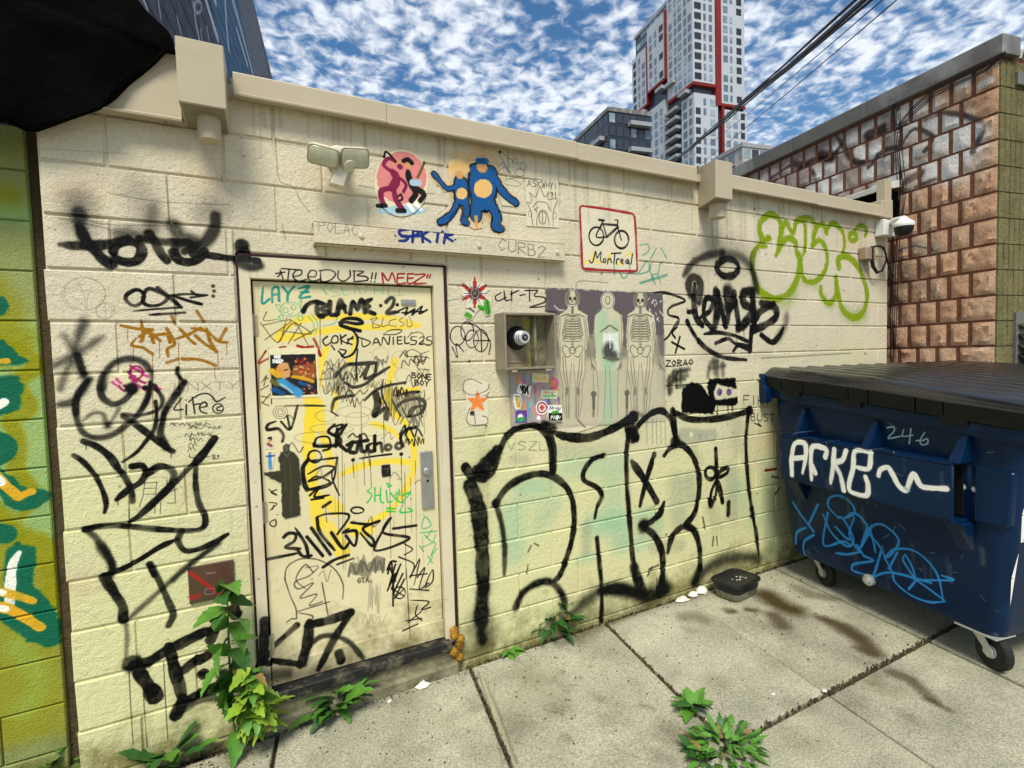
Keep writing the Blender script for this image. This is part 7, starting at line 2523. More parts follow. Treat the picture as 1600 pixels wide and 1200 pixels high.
m_leafdry = mat('leaf_dry', (.20,.14,.04), .7, .3, 25)
m_stem = mat('stem', (.10,.13,.03), .6)
m_foam = mat('crumpled_paper', (.70,.68,.58), .7, .1, 30)
m_clear = mat('cloudy_plastic', (.20,.19,.12), .25, .3, 30, (.05,.045,.03), 30, .5, .65, spec=.5)
m_rust = mat('rust_foam', (.38,.20,.02), .9, .35, 40, (.18,.07,.01), 30, .5, .65, ((60,.012),))
m_plate = mat('brown_metal_plate', (.10,.045,.028), .42, .3, 9, (.07,.06,.03), 6, .45, .65, canvas=cv_wall, metal=.2)
m_gap = mat('gap_shade_brown', (.075,.055,.025), .9, .35, 14, bump=((30,.012),(120,.004)))  # shade of the narrow gap put into a dark brown colour

# ------------------------------------------------------------------ ground
GZ = -.03
def on_grid(u, v, z=0.): return Vector((u+.1766*v, v, z))
gp = props(MB().quad([(-60,-60,GZ-.03),(400,-60,GZ-.03),(400,400,GZ-.03),(-60,400,GZ-.03)]).build('ground', m_soil), kind='structure')
pave = bpy.data.objects.new('pavement', None); C.objects.link(pave); props(pave, kind='structure'); pave.location = (0,0,GZ)
us = [-2.3,-1.35,-.42,.5,1.44,2.345,3.02,3.95,4.9,5.85,6.8]; vsx = [-5.2,-4.3,-3.2,-2.16,-1.09,-.012]
for i in range(len(us)-1):
    for j in range(len(vsx)-1):
        g = .009; u0, u1, v0, v1 = us[i]+g, us[i+1]-g, vsx[j]+g+.004, vsx[j+1]-g-.004
        if i == 2 and j == 4: v1 -= .03
        if i < 2 and j == 4: v1 -= .16
        if i in (5,) and j == 4: u1 += .006
        if i in (6,) and j == 4: u0 -= .006
        top = GZ+rng.uniform(-.004,.004); b = .007
        ring = lambda d, z: [on_grid(u0+d,v0+d,z), on_grid(u1-d,v0+d,z), on_grid(u1-d,v1-d,z), on_grid(u0+d,v1-d,z)]
        MB().loft([ring(0,GZ-.1), ring(0,top-b), ring(b*.4,top-b*.3), ring(b,top)]).build('concrete_slab', rng.choice((m_conc,m_conc,m_conc2)), pave)
# shallow tooled groove strip beside the door joint
# ------------------------------------------------------------------ cream block building
bld = thing('cream_block_building', 'low cream painted block building covered in graffiti, with a scribbled door', 'building', (2.6,.1,GZ))
# core behind the blocks (mortar face, painted over)
MB().box((-.205,.009,-.1),(.425,.2,2.80)).box((1.39,.009,-.1),(5.52,.2,2.80)).box((.425,.009,2.10),(1.39,.2,2.80)).build('mortar_wall', m_wall, bld)
MB().box((-.205,.2,-.1),(.425,6,2.8)).box((1.39,.2,-.1),(5.52,6,2.8)).box((.425,.25,-.1),(1.39,6,2.8)).build('building_core', m_wall, bld)
_bc = {}
def block_mesh(w, h):
    k = (round(w,3), round(h,3), rng.randrange(3))
    if k not in _bc:
        r = random.Random(hash(k)); w2, h2, b, j = w/2-.004, h/2-.004, .006, .05
        f = lambda d, y: [(-w2+d,y,-h2+d),(w2-d,y,-h2+d),(w2-d,y,h2-d),(-w2+d,y,h2-d)]
        ws = lambda d, y: [(x+r.uniform(-.002,.002), y+r.uniform(-.0006,.0006), z+r.uniform(-.002,.002)) for x,_,z in f(d,y)]
        _bc[k] = MB().loft([f(0,j), ws(0,.006), ws(.005,0)]).mesh('block', m_wall)
    return _bc[k]
def lay(x0, x1, z0, z1):
    put('block', block_mesh(x1-x0, z1-z0), bld, ((x0+x1)/2, rng.uniform(.0002,.0020), (z0+z1)/2), (rng.uniform(-.003,.003), 0, rng.uniform(-.002,.002)))
for n in range(-1,14):
    z0, z1 = .2*n, .2*n+.2
    if n < 0: z0 = -.06
    if n == 13: z1 = 2.79
    ph = .0 if n % 2 == 0 else .2
    cuts = lambda a, b, p: [a]+[x for x in (p+.4*k for k in range(-4,20)) if a+.06 < x < b-.06]+[b]
    segs = [(-.205,.425,ph),(1.39,5.52,(.385,.165)[n % 2])] if n < 10 else [(-.205,1.39,ph),(1.39,5.52,(.385,.165)[n % 2])]
    if n >= 10:
        c1 = cuts(-.205,1.5,ph)[:-1]; p2 = (.385,.165)[n % 2]; c2 = [x for x in (p2+.4*k for k in range(20)) if c1[-1]+.12 < x < 5.46]
        allc = c1+c2+[5.52]
        for a, b in zip(allc, allc[1:]):
            if n == 10 and b > .425 and a < 1.39:
                for aa, bb, zz0 in ((a,min(b,.425),z0),(max(a,.425),min(b,1.39),2.1),(max(a,1.39),b,z0)):
                    if bb-aa > .02: lay(aa,bb,zz0,z1)
            else: lay(a,b,z0,z1)
    else:
        for a, b, p in segs:
            cc = cuts(a,b,p)
            for q, r_ in zip(cc, cc[1:]): lay(q+(rng.uniform(-.009,.007) if q == -.205 else 0), r_, z0, z1)
# fascia: a sheet-metal coping in lengths with a turned drip edge
def fascia(x0, x1, zb, zt, name='coping'):
    MB().prism([(x0,-.055,zb),(x0,-.068,zb-.004),(x0,-.070,zb+.004),(x0,-.058,zb+.012),(x0,-.055,zt-.01),(x0,-.045,zt),(x0,.25,zt+.01),(x0,.25,zt-.02),(x0,-.035,zt-.02),(x0,-.035,zb)], (x1-x0,0,0)).build(name, m_fascia, bld)
fascia(.452,1.09,2.738,2.838); fascia(1.092,2.18,2.735,2.836); fascia(2.182,3.13,2.730,2.832); fascia(3.355,4.4,2.726,2.826); fascia(4.402,5.30,2.722,2.82)
fascia(-.21,.262,2.595,2.885)
MB().box((.23,-.033,2.745),(5.5,-.005,2.79)).build('coping_backing', m_fascia, bld)
MB().box((-.2,0,2.79),(5.5,6,2.83)).build('roof', m_capm, bld)
# end upstand
MB().hexa([(5.30,-.062,2.722),(5.47,-.062,2.722),(5.47,.3,2.722),(5.30,.3,2.722),(5.30,-.06,2.86),(5.47,-.06,2.88),(5.47,.3,2.86),(5.30,.3,2.86)]).build('coping_end', m_fascia, bld, bevel=.004)
MB().box((5.37,-.05,2.87),(5.47,.02,3.05)).build('corner_upstand', m_fascia, bld, bevel=.003)
def scupper(x0, x1, zb, zt, out, sx, sr, fy, tipx):
    b = MB().hexa([(x0,-out,zb),(x1,-out,zb),(x1+tipx,0,zb-.012),(x0+tipx,0,zb-.012),(x0,-out,zt),(x1,-out,zt),(x1+tipx,0,zt+.02),(x0+tipx,0,zt+.02)])
    o = b.build('scupper_box', m_fascia, bld, bevel=.003)
    MB().hexa([(x0+.008,-out+.012,zb-.0035),(x1-.008,-out+.012,zb-.0035),(x1-.008+tipx,-.004,zb-.0155),(x0+.008+tipx,-.004,zb-.0155),(x0+.008,-out+.012,zb+.002),(x1-.008,-out+.012,zb+.002),(x1-.008+tipx,-.004,zb-.009),(x0+.008+tipx,-.004,zb-.009)]).build('scupper_under_shade', m_meter, o)  # darker plate added below the box, paints its underside as shaded
    MB().lathe((sx,fy,zb-.095),(0,0,1),((sr,0),(sr,.10),(sr-.004,.10),(sr-.004,.004)),18).build('spout', m_fascia, o, smooth=40)
    MB().lathe((sx,fy,zb-.085),(0,0,1),((sr-.003,0),(sr-.003,.002)),16).build('spout_mouth', m_black, o)
scupper(.262,.422,2.612,2.853,.2,.357,.042,-.10,.01)
scupper(3.135,3.290,2.592,2.828,.2,3.262,.052,-.10,.06)
# steel channel above the door
MB().box((.742,-.055,2.152),(2.081,.0,2.158)).box((.742,-.055,2.152),(2.081,-.049,2.25)).box((.742,-.055,2.244),(2.081,.0,2.25)).build('lintel_channel', m_wall, bld, bevel=.002)
lc = MB()
for x in (.95,1.55,2.03): lc.lathe((x,-.058,2.20),(0,-1,0),((.012,-.004),(.011,.004),(.006,.006)),12)
lc.build('channel_bolt', m_frame, bld, smooth=40)
# door frame and door
fr = MB().box((.433,.004,.10),(.480,.06,2.09)).box((1.316,.004,.12),(1.372,.06,2.09)).box((.480,.004,1.993),(1.316,.06,2.09)).build('door_frame', m_frame, bld, bevel=.002)
MB().box((.426,.003,.05),(.435,.05,2.09)).box((1.370,.0,.10),(1.386,.05,2.095)).box((.435,.003,2.088),(1.372,.05,2.098)).build('frame_sealant', m_maroon, bld)
MB().box((.425,.07,-.1),(1.39,.12,2.11)).build('door_gap_shade', m_black, bld)  # black sheet behind the door, paints the dark of the gap around it
dr = MB().box((.488,.03,.150),(1.309,.065,1.985)).build('door', m_door, bld, bevel=.0015)
for z in (1.79,.955,.34): MB().lathe((.478,.018,z-.05),(0,0,1),((.008,0),(.008,.10)),10).box((.484,.026,z-.045),(.50,.031,z+.045)).build('hinge', m_hinge, dr, smooth=40)
lp = MB().box((1.218,.018,.852),(1.284,.031,1.147)).build('lock_plate', m_steel, dr, bevel=.004, seg=2)
MB().lathe((1.248,.019,1.045),(0,-1,0),((.021,0),(.020,.012),(.014,.016),(.004,.016)),18).build('lock_cylinder', m_steel, lp, smooth=40)
MB().lathe((1.252,.0185,.995),(0,-1,0),((.008,0),(.007,.001)),12).build('keyhole', m_black, lp)
MB().box((1.150,.022,1.895),(1.225,.031,1.922)).box((1.158,.020,1.903),(1.217,.023,1.912)).build('slot_plate', m_steel, dr, bevel=.002)
MB().box((.484,.026,.150),(1.312,.031,.245)).build('kick_plate', m_door, dr, bevel=.001)
MB().box((.47,-.035,.098),(1.335,.10,.145)).build('door_sill', m_darkmetal, bld, bevel=.004)
MB().box((.43,-.012,-.08),(1.39,.1,.097)).build('door_step', m_step, bld, bevel=.006)
MB().box((.44,-.04,-.06),(1.37,.0,.03)).build('step_base', m_step, bld, bevel=.012)
# rust-coloured foam stuffed at the jamb's foot
fo = MB()
for i in range(9):
    a = rng.uniform(0,6.28); fo.lathe((1.365+rng.uniform(-.02,.02),-.012+rng.uniform(-.02,.01),.02+i*.021),(rng.uniform(-.5,.5),-.4,1),((.012,-.02),(.026,0),(.014,.022)),7)
props(fo.build('foam_filler', m_rust, bld, smooth=80))

# ------------------------------------------------------------------ neighbour on the left: green mural wall, shaded gap, siding behind
gb = thing('green_mural_building', 'tall building with a yellow green mural wall beside the cream wall', 'building', (-1.2,.3,GZ))
MB().box((-3.2,.152,-.1),(-.272,.4,2.56)).build('mortar_wall', m_wallgreen, gb)
MB().box((-.272,.16,-.1),(-.2,.22,2.62)).build('gap_shade_strip', m_gap, gb)  # dark brown strip paints the shadow in the recess between the walls
MB().box((-3.2,.2,2.56),(-.272,.4,7.5)).build('upper_wall', m_siding, gb)
_gc = {}
def gblock(w, h):
    k = (round(w,3), round(h,3))
    if k not in _gc:
        w2, h2 = w/2-.003, h/2-.003; f = lambda d, y: [(-w2+d,y,-h2+d),(w2-d,y,-h2+d),(w2-d,y,h2-d),(-w2+d,y,h2-d)]
        _gc[k] = MB().loft([f(0,.05), f(0,.004), f(.004,0)]).mesh('block', m_wallgreen)
    return _gc[k]
for k in range(-1,13):
    zt = 2.391-.193*k if k >= 0 else 2.56; zb = 2.391-.193*(k+1)
    xs = [-.272]
    x = -.272-(.2 if k % 2 else .39)
    while x > -1.5: xs.append(x); x -= .39
    for a, b in zip(xs[1:], xs): put('block', gblock(b-a, zt-zb), gb, ((a+b)/2, .14+rng.uniform(0,.0015), (zt+zb)/2))
# clapboards of its side, running back along the cream roof
z = 2.55
while z < 7.45:
    h = .185; P = lambda t, nx, zz: MO+DD*t+NN*nx+Z*zz
    bd = MB().hexa([P(.06,.009,z),P(11,.009,z),P(11,-.01,z),P(.06,-.01,z),P(.06,.006,z+h),P(11,.006,z+h),P(11,-.01,z+h),P(.06,-.01,z+h)])
    bd.build('siding_board', m_siding, gb); z += .183
P = lambda t, nx, zz: MO+DD*t+NN*nx+Z*zz
MB().hexa([P(.05,-.01,2.4),P(11,-.01,2.4),P(11,-2.5,2.4),P(.05,-2.5,2.4),P(.05,-.01,7.5),P(11,-.01,7.5),P(11,-2.5,7.5),P(.05,-2.5,7.5)]).build('side_wall', m_siding, gb)
# black membrane folded over the corner of the roof
out = [(-.62,2.455),(-.43,2.46),(-.275,2.50),(-.225,2.478),(-.187,2.481),(-.09,2.535),(.001,2.584),(.05,2.635),(.095,2.697),(.165,2.775),(.222,2.845),(.256,2.846),(.25,2.89),(.233,2.921),(.17,2.975),(.142,3.016),(.10,3.12),(-.05,3.3),(-.4,3.4),(-.7,3.3),(-.75,2.8)]
tb = MB(); cx, cz = -.25, 2.9; rings = []
for f_ in (1.,.97,.7,.4,.12):
    rings.append([(cx+(x-cx)*f_, -.085-.05*(1-f_)+.012*math.sin(9*x+14*zv*f_), cz+(zv-cz)*f_) for x, zv in out])
tb.loft([[(x, y+.03, zv) for x, y, zv in rings[0]]]+rings, True, True)
props(tb.build('roof_membrane', m_tarp, smooth=70), 'black roofing sheet draped over the top left corner of the cream wall', 'roofing sheet')

# ------------------------------------------------------------------ brick-red split-face building on the right
sb = thing('split_face_building', 'building of rough orange split face blocks with a grey metal parapet', 'building', (5.8,0,GZ))
Q = lambda t, n, zv: RO+DD*t+NN*n+Z*zv    # t back along the wall, n into the building
MB().hexa([Q(.0,.003,-.1),Q(12,.003,-.1),Q(12,4,-.1),Q(0.012,4,-.1),Q(.0,.003,3.80),Q(12,.003,3.80),Q(12,4,3.80),Q(0.012,4,3.80)]).build('mortar_wall', m_mortar, sb)
def split_mesh(w, h, seed):
    r = random.Random(seed); nx, nz = max(3,int(w/.026)), 6; b = MB(); G = []
    for i in range(nx+1):
        for j in range(nz+1):
            e = i in (0,nx) or j in (0,nz); d = 0 if e else -.003-.016*r.random()
            G.append((w*(i/nx-.5), d, h*(j/nz-.5)))
    b.v = G
    for i in range(nx):
        for j in range(nz): a = i*(nz+1)+j; b.f.append((a,a+nz+1,a+nz+2,a+1)); b.m.append(0)
    k = len(b.v); b.v += [(-w/2,.03,-h/2),(w/2,.03,-h/2),(w/2,.03,h/2),(-w/2,.03,h/2)]
    lo = [i*(nz+1) for i in range(nx+1)]; hi = [i*(nz+1)+nz for i in range(nx+1)]; le = list(range(nz+1)); ri = [nx*(nz+1)+j for j in range(nz+1)]
    b.f += [tuple(lo+[k+1,k]), tuple([k+3,k+2]+hi[::-1]), tuple([k]+[k+3]+le[::-1]), tuple([k+2,k+1]+ri)]; b.m += [0]*4
    return b.mesh('split_block', m_split, smooth=25)
sm = [split_mesh(.125,.178,i) for i in range(7)]; wide = [split_mesh(.235,.178,20+i) for i in range(3)]; mid = [split_mesh(.150,.178,30+i) for i in range(3)]
ang = math.atan2(DD.y,DD.x); cnt = 0; rest = MB(); todo = []
for k in range(-7,7):
    zc = 2.594+.198*k+.099+.0
    if zc > 3.78 or zc < 1.2: continue
    if k % 2 == 0: todo.append((0., .235, zc, 'w')); t = .27
    else: todo.append((0.,.150,zc,'m')); t = .185
    while t < 4.2 or (t < 7 and zc > 3.2): todo.append((t, .125, zc, 's')); t += .161
todo.sort(key=lambda q: q[0])
rmesh = bmesh.new()
for i, (t, w, zc, kd) in enumerate(todo):
    me = rng.choice({'w':wide,'m':mid,'s':sm}[kd]); loc = Q(t+w/2, -.001, zc)
    # local +x runs back along the wall, local -y faces out of it
    rot = (0 if rng.random() < .5 else 0, 0, ang)
    if i < 290: 
        put('split_block', me, sb, loc, (0,0,ang+math.pi))
    else:
        M4 = Matrix.Translation(loc) @ Matrix.Rotation(ang+math.pi,4,'Z'); tmp = me.copy(); tmp.transform(M4); rmesh.from_mesh(tmp); bpy.data.meshes.remove(tmp)
if len(todo) > 290:
    me = bpy.data.meshes.new('split_block_courses'); rmesh.to_mesh(me); me.materials.append(m_split); me.shade_smooth(); me.set_sharp_from_angle(angle=math.radians(25)); props(put('split_block_courses', me, sb), kind='stuff')
rmesh.free()
MB().hexa([Q(.72,-.20,3.02),Q(2.6,-.20,3.02),Q(2.6,-.004,3.05),Q(.72,-.004,3.05),Q(.72,-.20,3.07),Q(2.6,-.20,3.07),Q(2.6,-.004,3.12),Q(.72,-.004,3.12)]).build('roof_flashing', m_fasciaw, sb, bevel=.004)
MB().hexa([Q(.74,-.17,2.80),Q(2.6,-.17,2.80),Q(2.6,-.02,2.80),Q(.74,-.02,2.80),Q(.74,-.17,3.018),Q(2.6,-.17,3.018),Q(2.6,-.02,3.018),Q(.74,-.02,3.018)]).build('flashing_void_shade', m_tarp, sb)  # black box painted in for the dark void under the flashing
# return face with scored blocks
ret = lambda n, out_, zv: RO+NN*n-DD*out_+Z*zv
for k in range(-8,7):
    zc0 = 2.594+.198*k; zc1 = zc0+.19
    if zc0 > 3.75: continue
    for i in range(9):
        n0 = .004+i*.062; MB().hexa([ret(n0,.0,zc0),ret(n0,.014,zc0),ret(n0+.056,.014,zc0),ret(n0+.056,.0,zc0),ret(n0,.0,zc1),ret(n0,.014+rng.uniform(-.003,.003),zc1),ret(n0+.056,.014+rng.uniform(-.003,.003),zc1),ret(n0+.056,0,zc1)]).build('scored_rib', m_scored, sb)
MB().hexa([ret(.03,-.0,-.1),ret(3,-.0,-.1),ret(3,-.1,-.1),ret(.03,-.1,-.1),ret(.03,.0,3.6),ret(3,.0,3.6),ret(3,-.1,3.6),ret(.03,-.1,3.6)]).build('return_wall', m_scored, sb)
def capbox(a, b, n0, n1, z0, z1, nm='parapet_cap'): MB().hexa([Q(a,n0,z0),Q(b,n0,z0),Q(b,n1,z0),Q(a,n1,z0),Q(a,n0,z1),Q(b,n0,z1),Q(b,n1,z1),Q(a,n1,z1)]).build(nm, m_capm, sb, bevel=.004)
t0 = -.05
for t1 in (1.05,1.9,2.75,3.6,4.6,6,8,10,12): capbox(t0, t1-.004, -.045, .16, 3.80, 3.945); t0 = t1
MB().hexa([ret(.16,.04,3.60),ret(3,.04,3.60),ret(3,-.1,3.60),ret(.16,-.1,3.60),ret(.16,.04,3.70),ret(3,.04,3.70),ret(3,-.1,3.70),ret(.16,-.1,3.70)]).build('parapet_cap', m_capm, sb, bevel=.004)
# louvre vent with a white sheet in it
vf = MB().hexa([ret(.20,.016,1.30),ret(.7,.016,1.30),ret(.7,.03,1.30),ret(.2,.03,1.30),ret(.20,.016,1.86),ret(.7,.016,1.86),ret(.7,.03,1.86),ret(.2,.03,1.86)]).build('vent', m_capm, sb)
for i in range(6): z0 = 1.36+i*.08; MB().hexa([ret(.225,.03,z0),ret(.68,.03,z0),ret(.68,.07,z0-.03),ret(.225,.07,z0-.03),ret(.225,.03,z0+.012),ret(.68,.03,z0+.012),ret(.68,.07,z0-.02),ret(.225,.07,z0-.02)]).build('louvre', m_darkmetal, vf)
hc = MB(); pts = []
for i in range(7):
    for j in range(7): hc.v.append(tuple(ret(.26+i*.06+.008*math.sin(j*2),.085+.014*math.sin(i*2.1+j*1.3), 1.40+j*.045-.012*i)))
for i in range(6):
    for j in range(6): a = i*7+j; hc.f.append((a,a+7,a+8,a+1)); hc.m.append(0)
pp = hc.build('paper_sheet', m_foam, smooth=80); sol = pp.modifiers.new('t','SOLIDIFY'); sol.thickness = .002; props(pp, 'crumpled white sheet caught on the vent louvres at the right edge', 'paper')

# ------------------------------------------------------------------ city behind
PT = Vector((117.36,105.5,0)); tw = thing('white_red_tower', 'very tall white panelled apartment tower with red framed stacked volumes', 'tower', PT)
TQ = lambda a, b, zv: PT+DD*a+NN*b+Z*zv      # a back, b to the right
def tbox(name, m_, a0, a1, b0, b1, z0, z1, bev=0): return MB().hexa([TQ(a0,b0,z0),TQ(a0,b1,z0),TQ(a1,b1,z0),TQ(a1,b0,z0),TQ(a0,b0,z1),TQ(a0,b1,z1),TQ(a1,b1,z1),TQ(a1,b0,z1)]).build(name, m_, tw)
tbox('tower_core', m_tcore, 1.0,12,1.0,18,0,122); tbox('tower_core', m_tcore, 12,31,1.0,18,0,106.5); tbox('roof_cap', m_bal, 12,31.3,.7,18,106.5,107.6)
WIN = {}
def twin(face, u, w, z0, h, off, m_=m_tglass):
    k = (round(w,1), round(h,1), face, m_.name)
    if k not in WIN:
        d = DD if face == 'L' else NN; nrm = -NN if face == 'L' else -DD; b = MB(); p = [Vector((0,0,0)), d*w, d*w+Z*h, Z*h]
        b.loft([[q-nrm*.05 for q in p], [q+nrm*.05 for q in p]]); WIN[k] = b.mesh('window', m_)
    put('window', WIN[k], tw, TQ(u, off, z0) if face == 'L' else TQ(off, u, z0))
FH = 2.72
def wins(face, u0, u1, z0, z1, off, pat, dark=()):
    z = z0+.7
    r = 0
    while z+1.6 < z1:
        for i, (f, w) in enumerate(pat):
            if rng.random() < .93: twin(face, u0+f*(u1-u0), w, z, 1.75, off, m_tdark if i in dark else m_tglass)
        z += FH; r += 1
# three stacked white volumes with red undersides on the left face, one wrapping the corner
tbox('white_volume', m_twhite, 0,12,0,7.4,77.5,122); tbox('red_soffit', m_tred, -.05,12.2,-.05,7.5,76.6,77.45)
wins('L',12.6,30.6,96,106.5,.97,((.02,2.2),(.16,2.2),(.3,2.2),(.44,2.2),(.58,2.2),(.72,2.2),(.86,2.2)))
wins('L',0.3,11.6,77.5,109,-.03,((.03,1.4),(.22,1.2),(.42,1.6),(.62,1.2),(.82,1.5))); wins('R',.2,7.2,77.5,109,-.03,((.05,2.2),(.48,.8),(.74,1.1)),(0,))
tbox('white_volume', m_twhite, 12.8,22,-.4,6,85,104); tbox('red_soffit', m_tred, 12.2,22.2,-.5,6,84.2,84.95); tbox('red_fin', m_tred, 12.25,12.75,-.55,4,84.2,104.2)
wins('L',13,21.8,85,103,-.43,((.06,1.9),(.45,1.1),(.72,1.5)),(0,))
tbox('white_volume', m_twhite, 23,31.5,-.2,6,82,99.5); tbox('red_soffit', m_tred, 22.3,31.6,-.3,6,81.2,81.95); tbox('red_fin', m_tred, 22.35,22.95,-.35,4,81.2,99.6)
wins('L',23.2,31.3,82,99,-.23,((.08,1.6),(.42,1.2),(.72,1.6)),(2,))
tbox('white_volume', m_twhite, 13,31.5,-.5,6,30,78.5); wins('L',13.4,31.2,49.5,78,-.53,((.03,1.4),(.18,1.6),(.34,1.4),(.5,1.6),(.66,1.4),(.82,1.6)))
tbox('white_volume', m_twhite, .2,6,.4,8.4,30,74.5); wins('R',.6,8.2,49,74,.17,((.04,1.6),(.38,.9),(.68,1.7)),(0,)); wins('L',.6,5.6,52,74,.37,((.1,1.3),(.55,1.6)))
tbox('red_fin', m_tred, -.1,3,7.6,9.5,71.8,122); tbox('red_soffit', m_tred, -.15,3,9.5,17.8,71.8,72.5)
tbox('white_volume', m_twhite, 0,8,9.6,17.6,72.6,122); wins('R',9.8,17.4,72.6,108,-.03,((.06,1.5),(.36,.8),(.66,1.7)),(2,))
tbox('white_volume', m_twhite, .1,8,10.6,18.6,30,71); wins('R',10.8,18.4,49,71,.07,((.05,1.5),(.38,1.5),(.72,1.4)),(2,)); tbox('red_fin', m_tred, 0,2,9.7,10.5,30,71.7)
for i in range(9): tbox('balcony', m_bal, 6.6+.0,12.4,-1.1,.9,51+i*FH,51.9+i*FH)
for a, b, zv in ((13.5,17,82),(8,12,81),(2,5.5,75.2),(24,29,79.5)): tbox('balcony', m_bal, a,b,-1.2,1.,zv,zv+1)
def far_building(nm, label, ray, dist, wd, dp, hgt, m_, slabs, fh=2.9, cat='building'):
    p = Vector((.399,-2.555,0))+Vector((ray[0],ray[1],0))*dist; t = thing(nm, label, cat, p)
    F = lambda a, b, zv: p+DD*a+NN*b+Z*zv
    def bx(name, mm, a0,a1,b0,b1,z0,z1): return MB().hexa([F(a0,b0,z0),F(a0,b1,z0),F(a1,b1,z0),F(a1,b0,z0),F(a0,b0,z1),F(a0,b1,z1),F(a1,b1,z1),F(a1,b0,z1)]).build(name, mm, t)
    bx('facade', m_, 0,dp,0,wd,0,hgt); bx('roof', m_bal if m_ is m_beigeb else m_capm, -.2,dp+.2,-.2,wd+.2,hgt,hgt+.9)
    z = hgt-fh
    for i in range(slabs):
        nb = 6
        for k in range(nb):
            if rng.random() < .8: bx('window', m_tglass if rng.random() < (.12 if m_ is m_mid else .5) else m_tcore, -.08,.05, wd*(k+.12)/nb, wd*(k+.88)/nb, z+.5, z+fh-.4)
        for k in range(8):
            if rng.random() < .75: bx('window', m_tglass if rng.random() < (.2 if m_ is m_mid else .6) else m_tcore, dp*(k+.12)/8, dp*(k+.88)/8, -.08,.05, z+.5, z+fh-.4)
        if i % 2 == 0: bx('balcony', m_bal, -1.4,0, wd*.45, wd*.95, z, z+.9)
        if i % 2 == 1: bx('balcony', m_bal, dp*.1,dp*.5, -1.3,0, z+.1, z+1.)
        z -= fh
    return t
far_building('dark_midrise', 'dark glass mid-rise block with balconies left of the white tower', (.654,.813), 118, 11, 19, 56.6, m_mid, 7)
far_building('beige_lowrise', 'pale beige block with glass balconies low behind the stone parapet', (.858,.676), 120, 14, 9, 47.5, m_beigeb, 4)
far_building('beige_lowrise', 'plain beige penthouse block standing just right of the glass balconies', (.905,.648), 128, 22, 12, 48.5, m_beigeb, 3)
PP = Vector((13.5,1.9,0)); pk = thing('pink_building', 'pinkish rendered building with a pale window beyond the parapet at right', 'building', PP)
def pbox(nm, m_, a0,a1,b0,b1,z0,z1): MB().hexa([PP+DD*a+NN*b+Z*zv for zv in (z0,z1) for a,b in ((a0,b0),(a0,b1),(a1,b1),(a1,b0))]).build(nm, m_, pk)
pbox('facade', m_pink, 0,6,0,8,0,6.9); pbox('roof', m_beigeb, -.1,6.1,-.1,8.1,6.9,7.05); pbox('window', m_fasciaw, -.04,.03,.45,1.6,5.7,6.5)

# ------------------------------------------------------------------ overhead cables and cables on the block wall
def px(x, y, depth): return Vector((.39914,-2.55489,1.61256))+(Wv+Rv*((x-800)/819.15)-Uv*((y-600)/819.15))*depth
def cable(name, label, pts, r, group, k=6, n=14, sag=.0):
    b = MB(); A, B_ = pts; P_ = [A.lerp(B_, i/n)-Z*(sag*4*(i/n)*(1-i/n)) for i in range(n+1)]
    b.tube(P_, r, k); return props(b.build(name, m_cable, smooth=60), label, 'cable', group)
A1, A2 = px(1420,-60,5.2), px(1040,262,42)
tb2 = MB()
for dx, dy, r in ((0,0,.020),(.03,.02,.014),(-.03,.03,.012),(.02,-.035,.012)):
    P_ = [A1.lerp(A2,i/18)+Vector((dx+.012*math.sin(i*1.3+dx*90),0,dy+.012*math.cos(i*1.7)))*(1 if i < 14 else .6)*1.4-Z*(.5*4*(i/18)*(1-i/18))*.12 for i in range(19)]; tb2.tube(P_, r*1.5, 6)
props(tb2.build('overhead_cable_bundle', m_cable, smooth=60), 'thick twisted bundle of black cables crossing the sky', 'cable', 'overhead cables')
cable('overhead_cable', 'thin overhead wire just left of the thick bundle', (px(1372,-30,6), px(1030,268,45)), .008, 'overhead cables', sag=.15)
cable('overhead_cable', 'upper of the two thin wires right of the thick bundle', (px(1408,-25,6), px(1060,255,45)), .008, 'overhead cables', sag=.25)
cable('overhead_cable', 'lower of the two thin wires right of the thick bundle', (px(1430,-25,6), px(1020,305,45)), .008, 'overhead cables', sag=.3)
def onwall(x, y, n=-.05):
    o_ = Vector((.39914,-2.55489,1.61256)); d = px(x,y,1)-o_; p0 = RO+NN*n; return o_+d*((p0-o_).dot(NN)/d.dot(NN))
wcb = MB()
for k in range(5):
    j = lambda: rng.uniform(-2,2)
    wcb.tube([onwall(x-3+k*2.6+j(), y+j(), -.03-.004*k) for x, y in ((1397,150+k*2),(1400,200),(1402,230),(1404,262),(1407,290),(1405,320),(1402,350),(1398,372),(1395,420),(1393,470),(1393,530),(1394,580))], .0035, 5)
props(wcb.build('drop_cable_bundle', m_cable, smooth=60), 'tangled black cables hanging down the block wall behind the camera', 'cable', 'cables on the block wall')
wc2 = MB()
for k in range(4): wc2.tube([onwall(x, y+k*4+rng.uniform(-1,1), -.06-.008*k) for x, y in ((1571,80-k*3),(1540,100),(1500,118),(1460,138),(1425,168),(1403,195))], .005, 5)
props(wc2.build('sagging_cables', m_cable, smooth=60), 'black cables sagging across the top corner of the block wall', 'cable', 'cables on the block wall')
wc3 = MB()
for k in range(2): wc3.tube([ret(.06,.05,3.72)+Vector((.25*s_+k*.05*math.sin(s_*3), -.05-.1*k, .12*s_+.75*s_*s_)) for s_ in (0,.2,.4,.6,.8,1,1.2)], .007, 5)
props(wc3.build('service_drop', m_cable, smooth=60), 'cables rising from the top corner of the block building', 'cable', 'cables on the block wall')

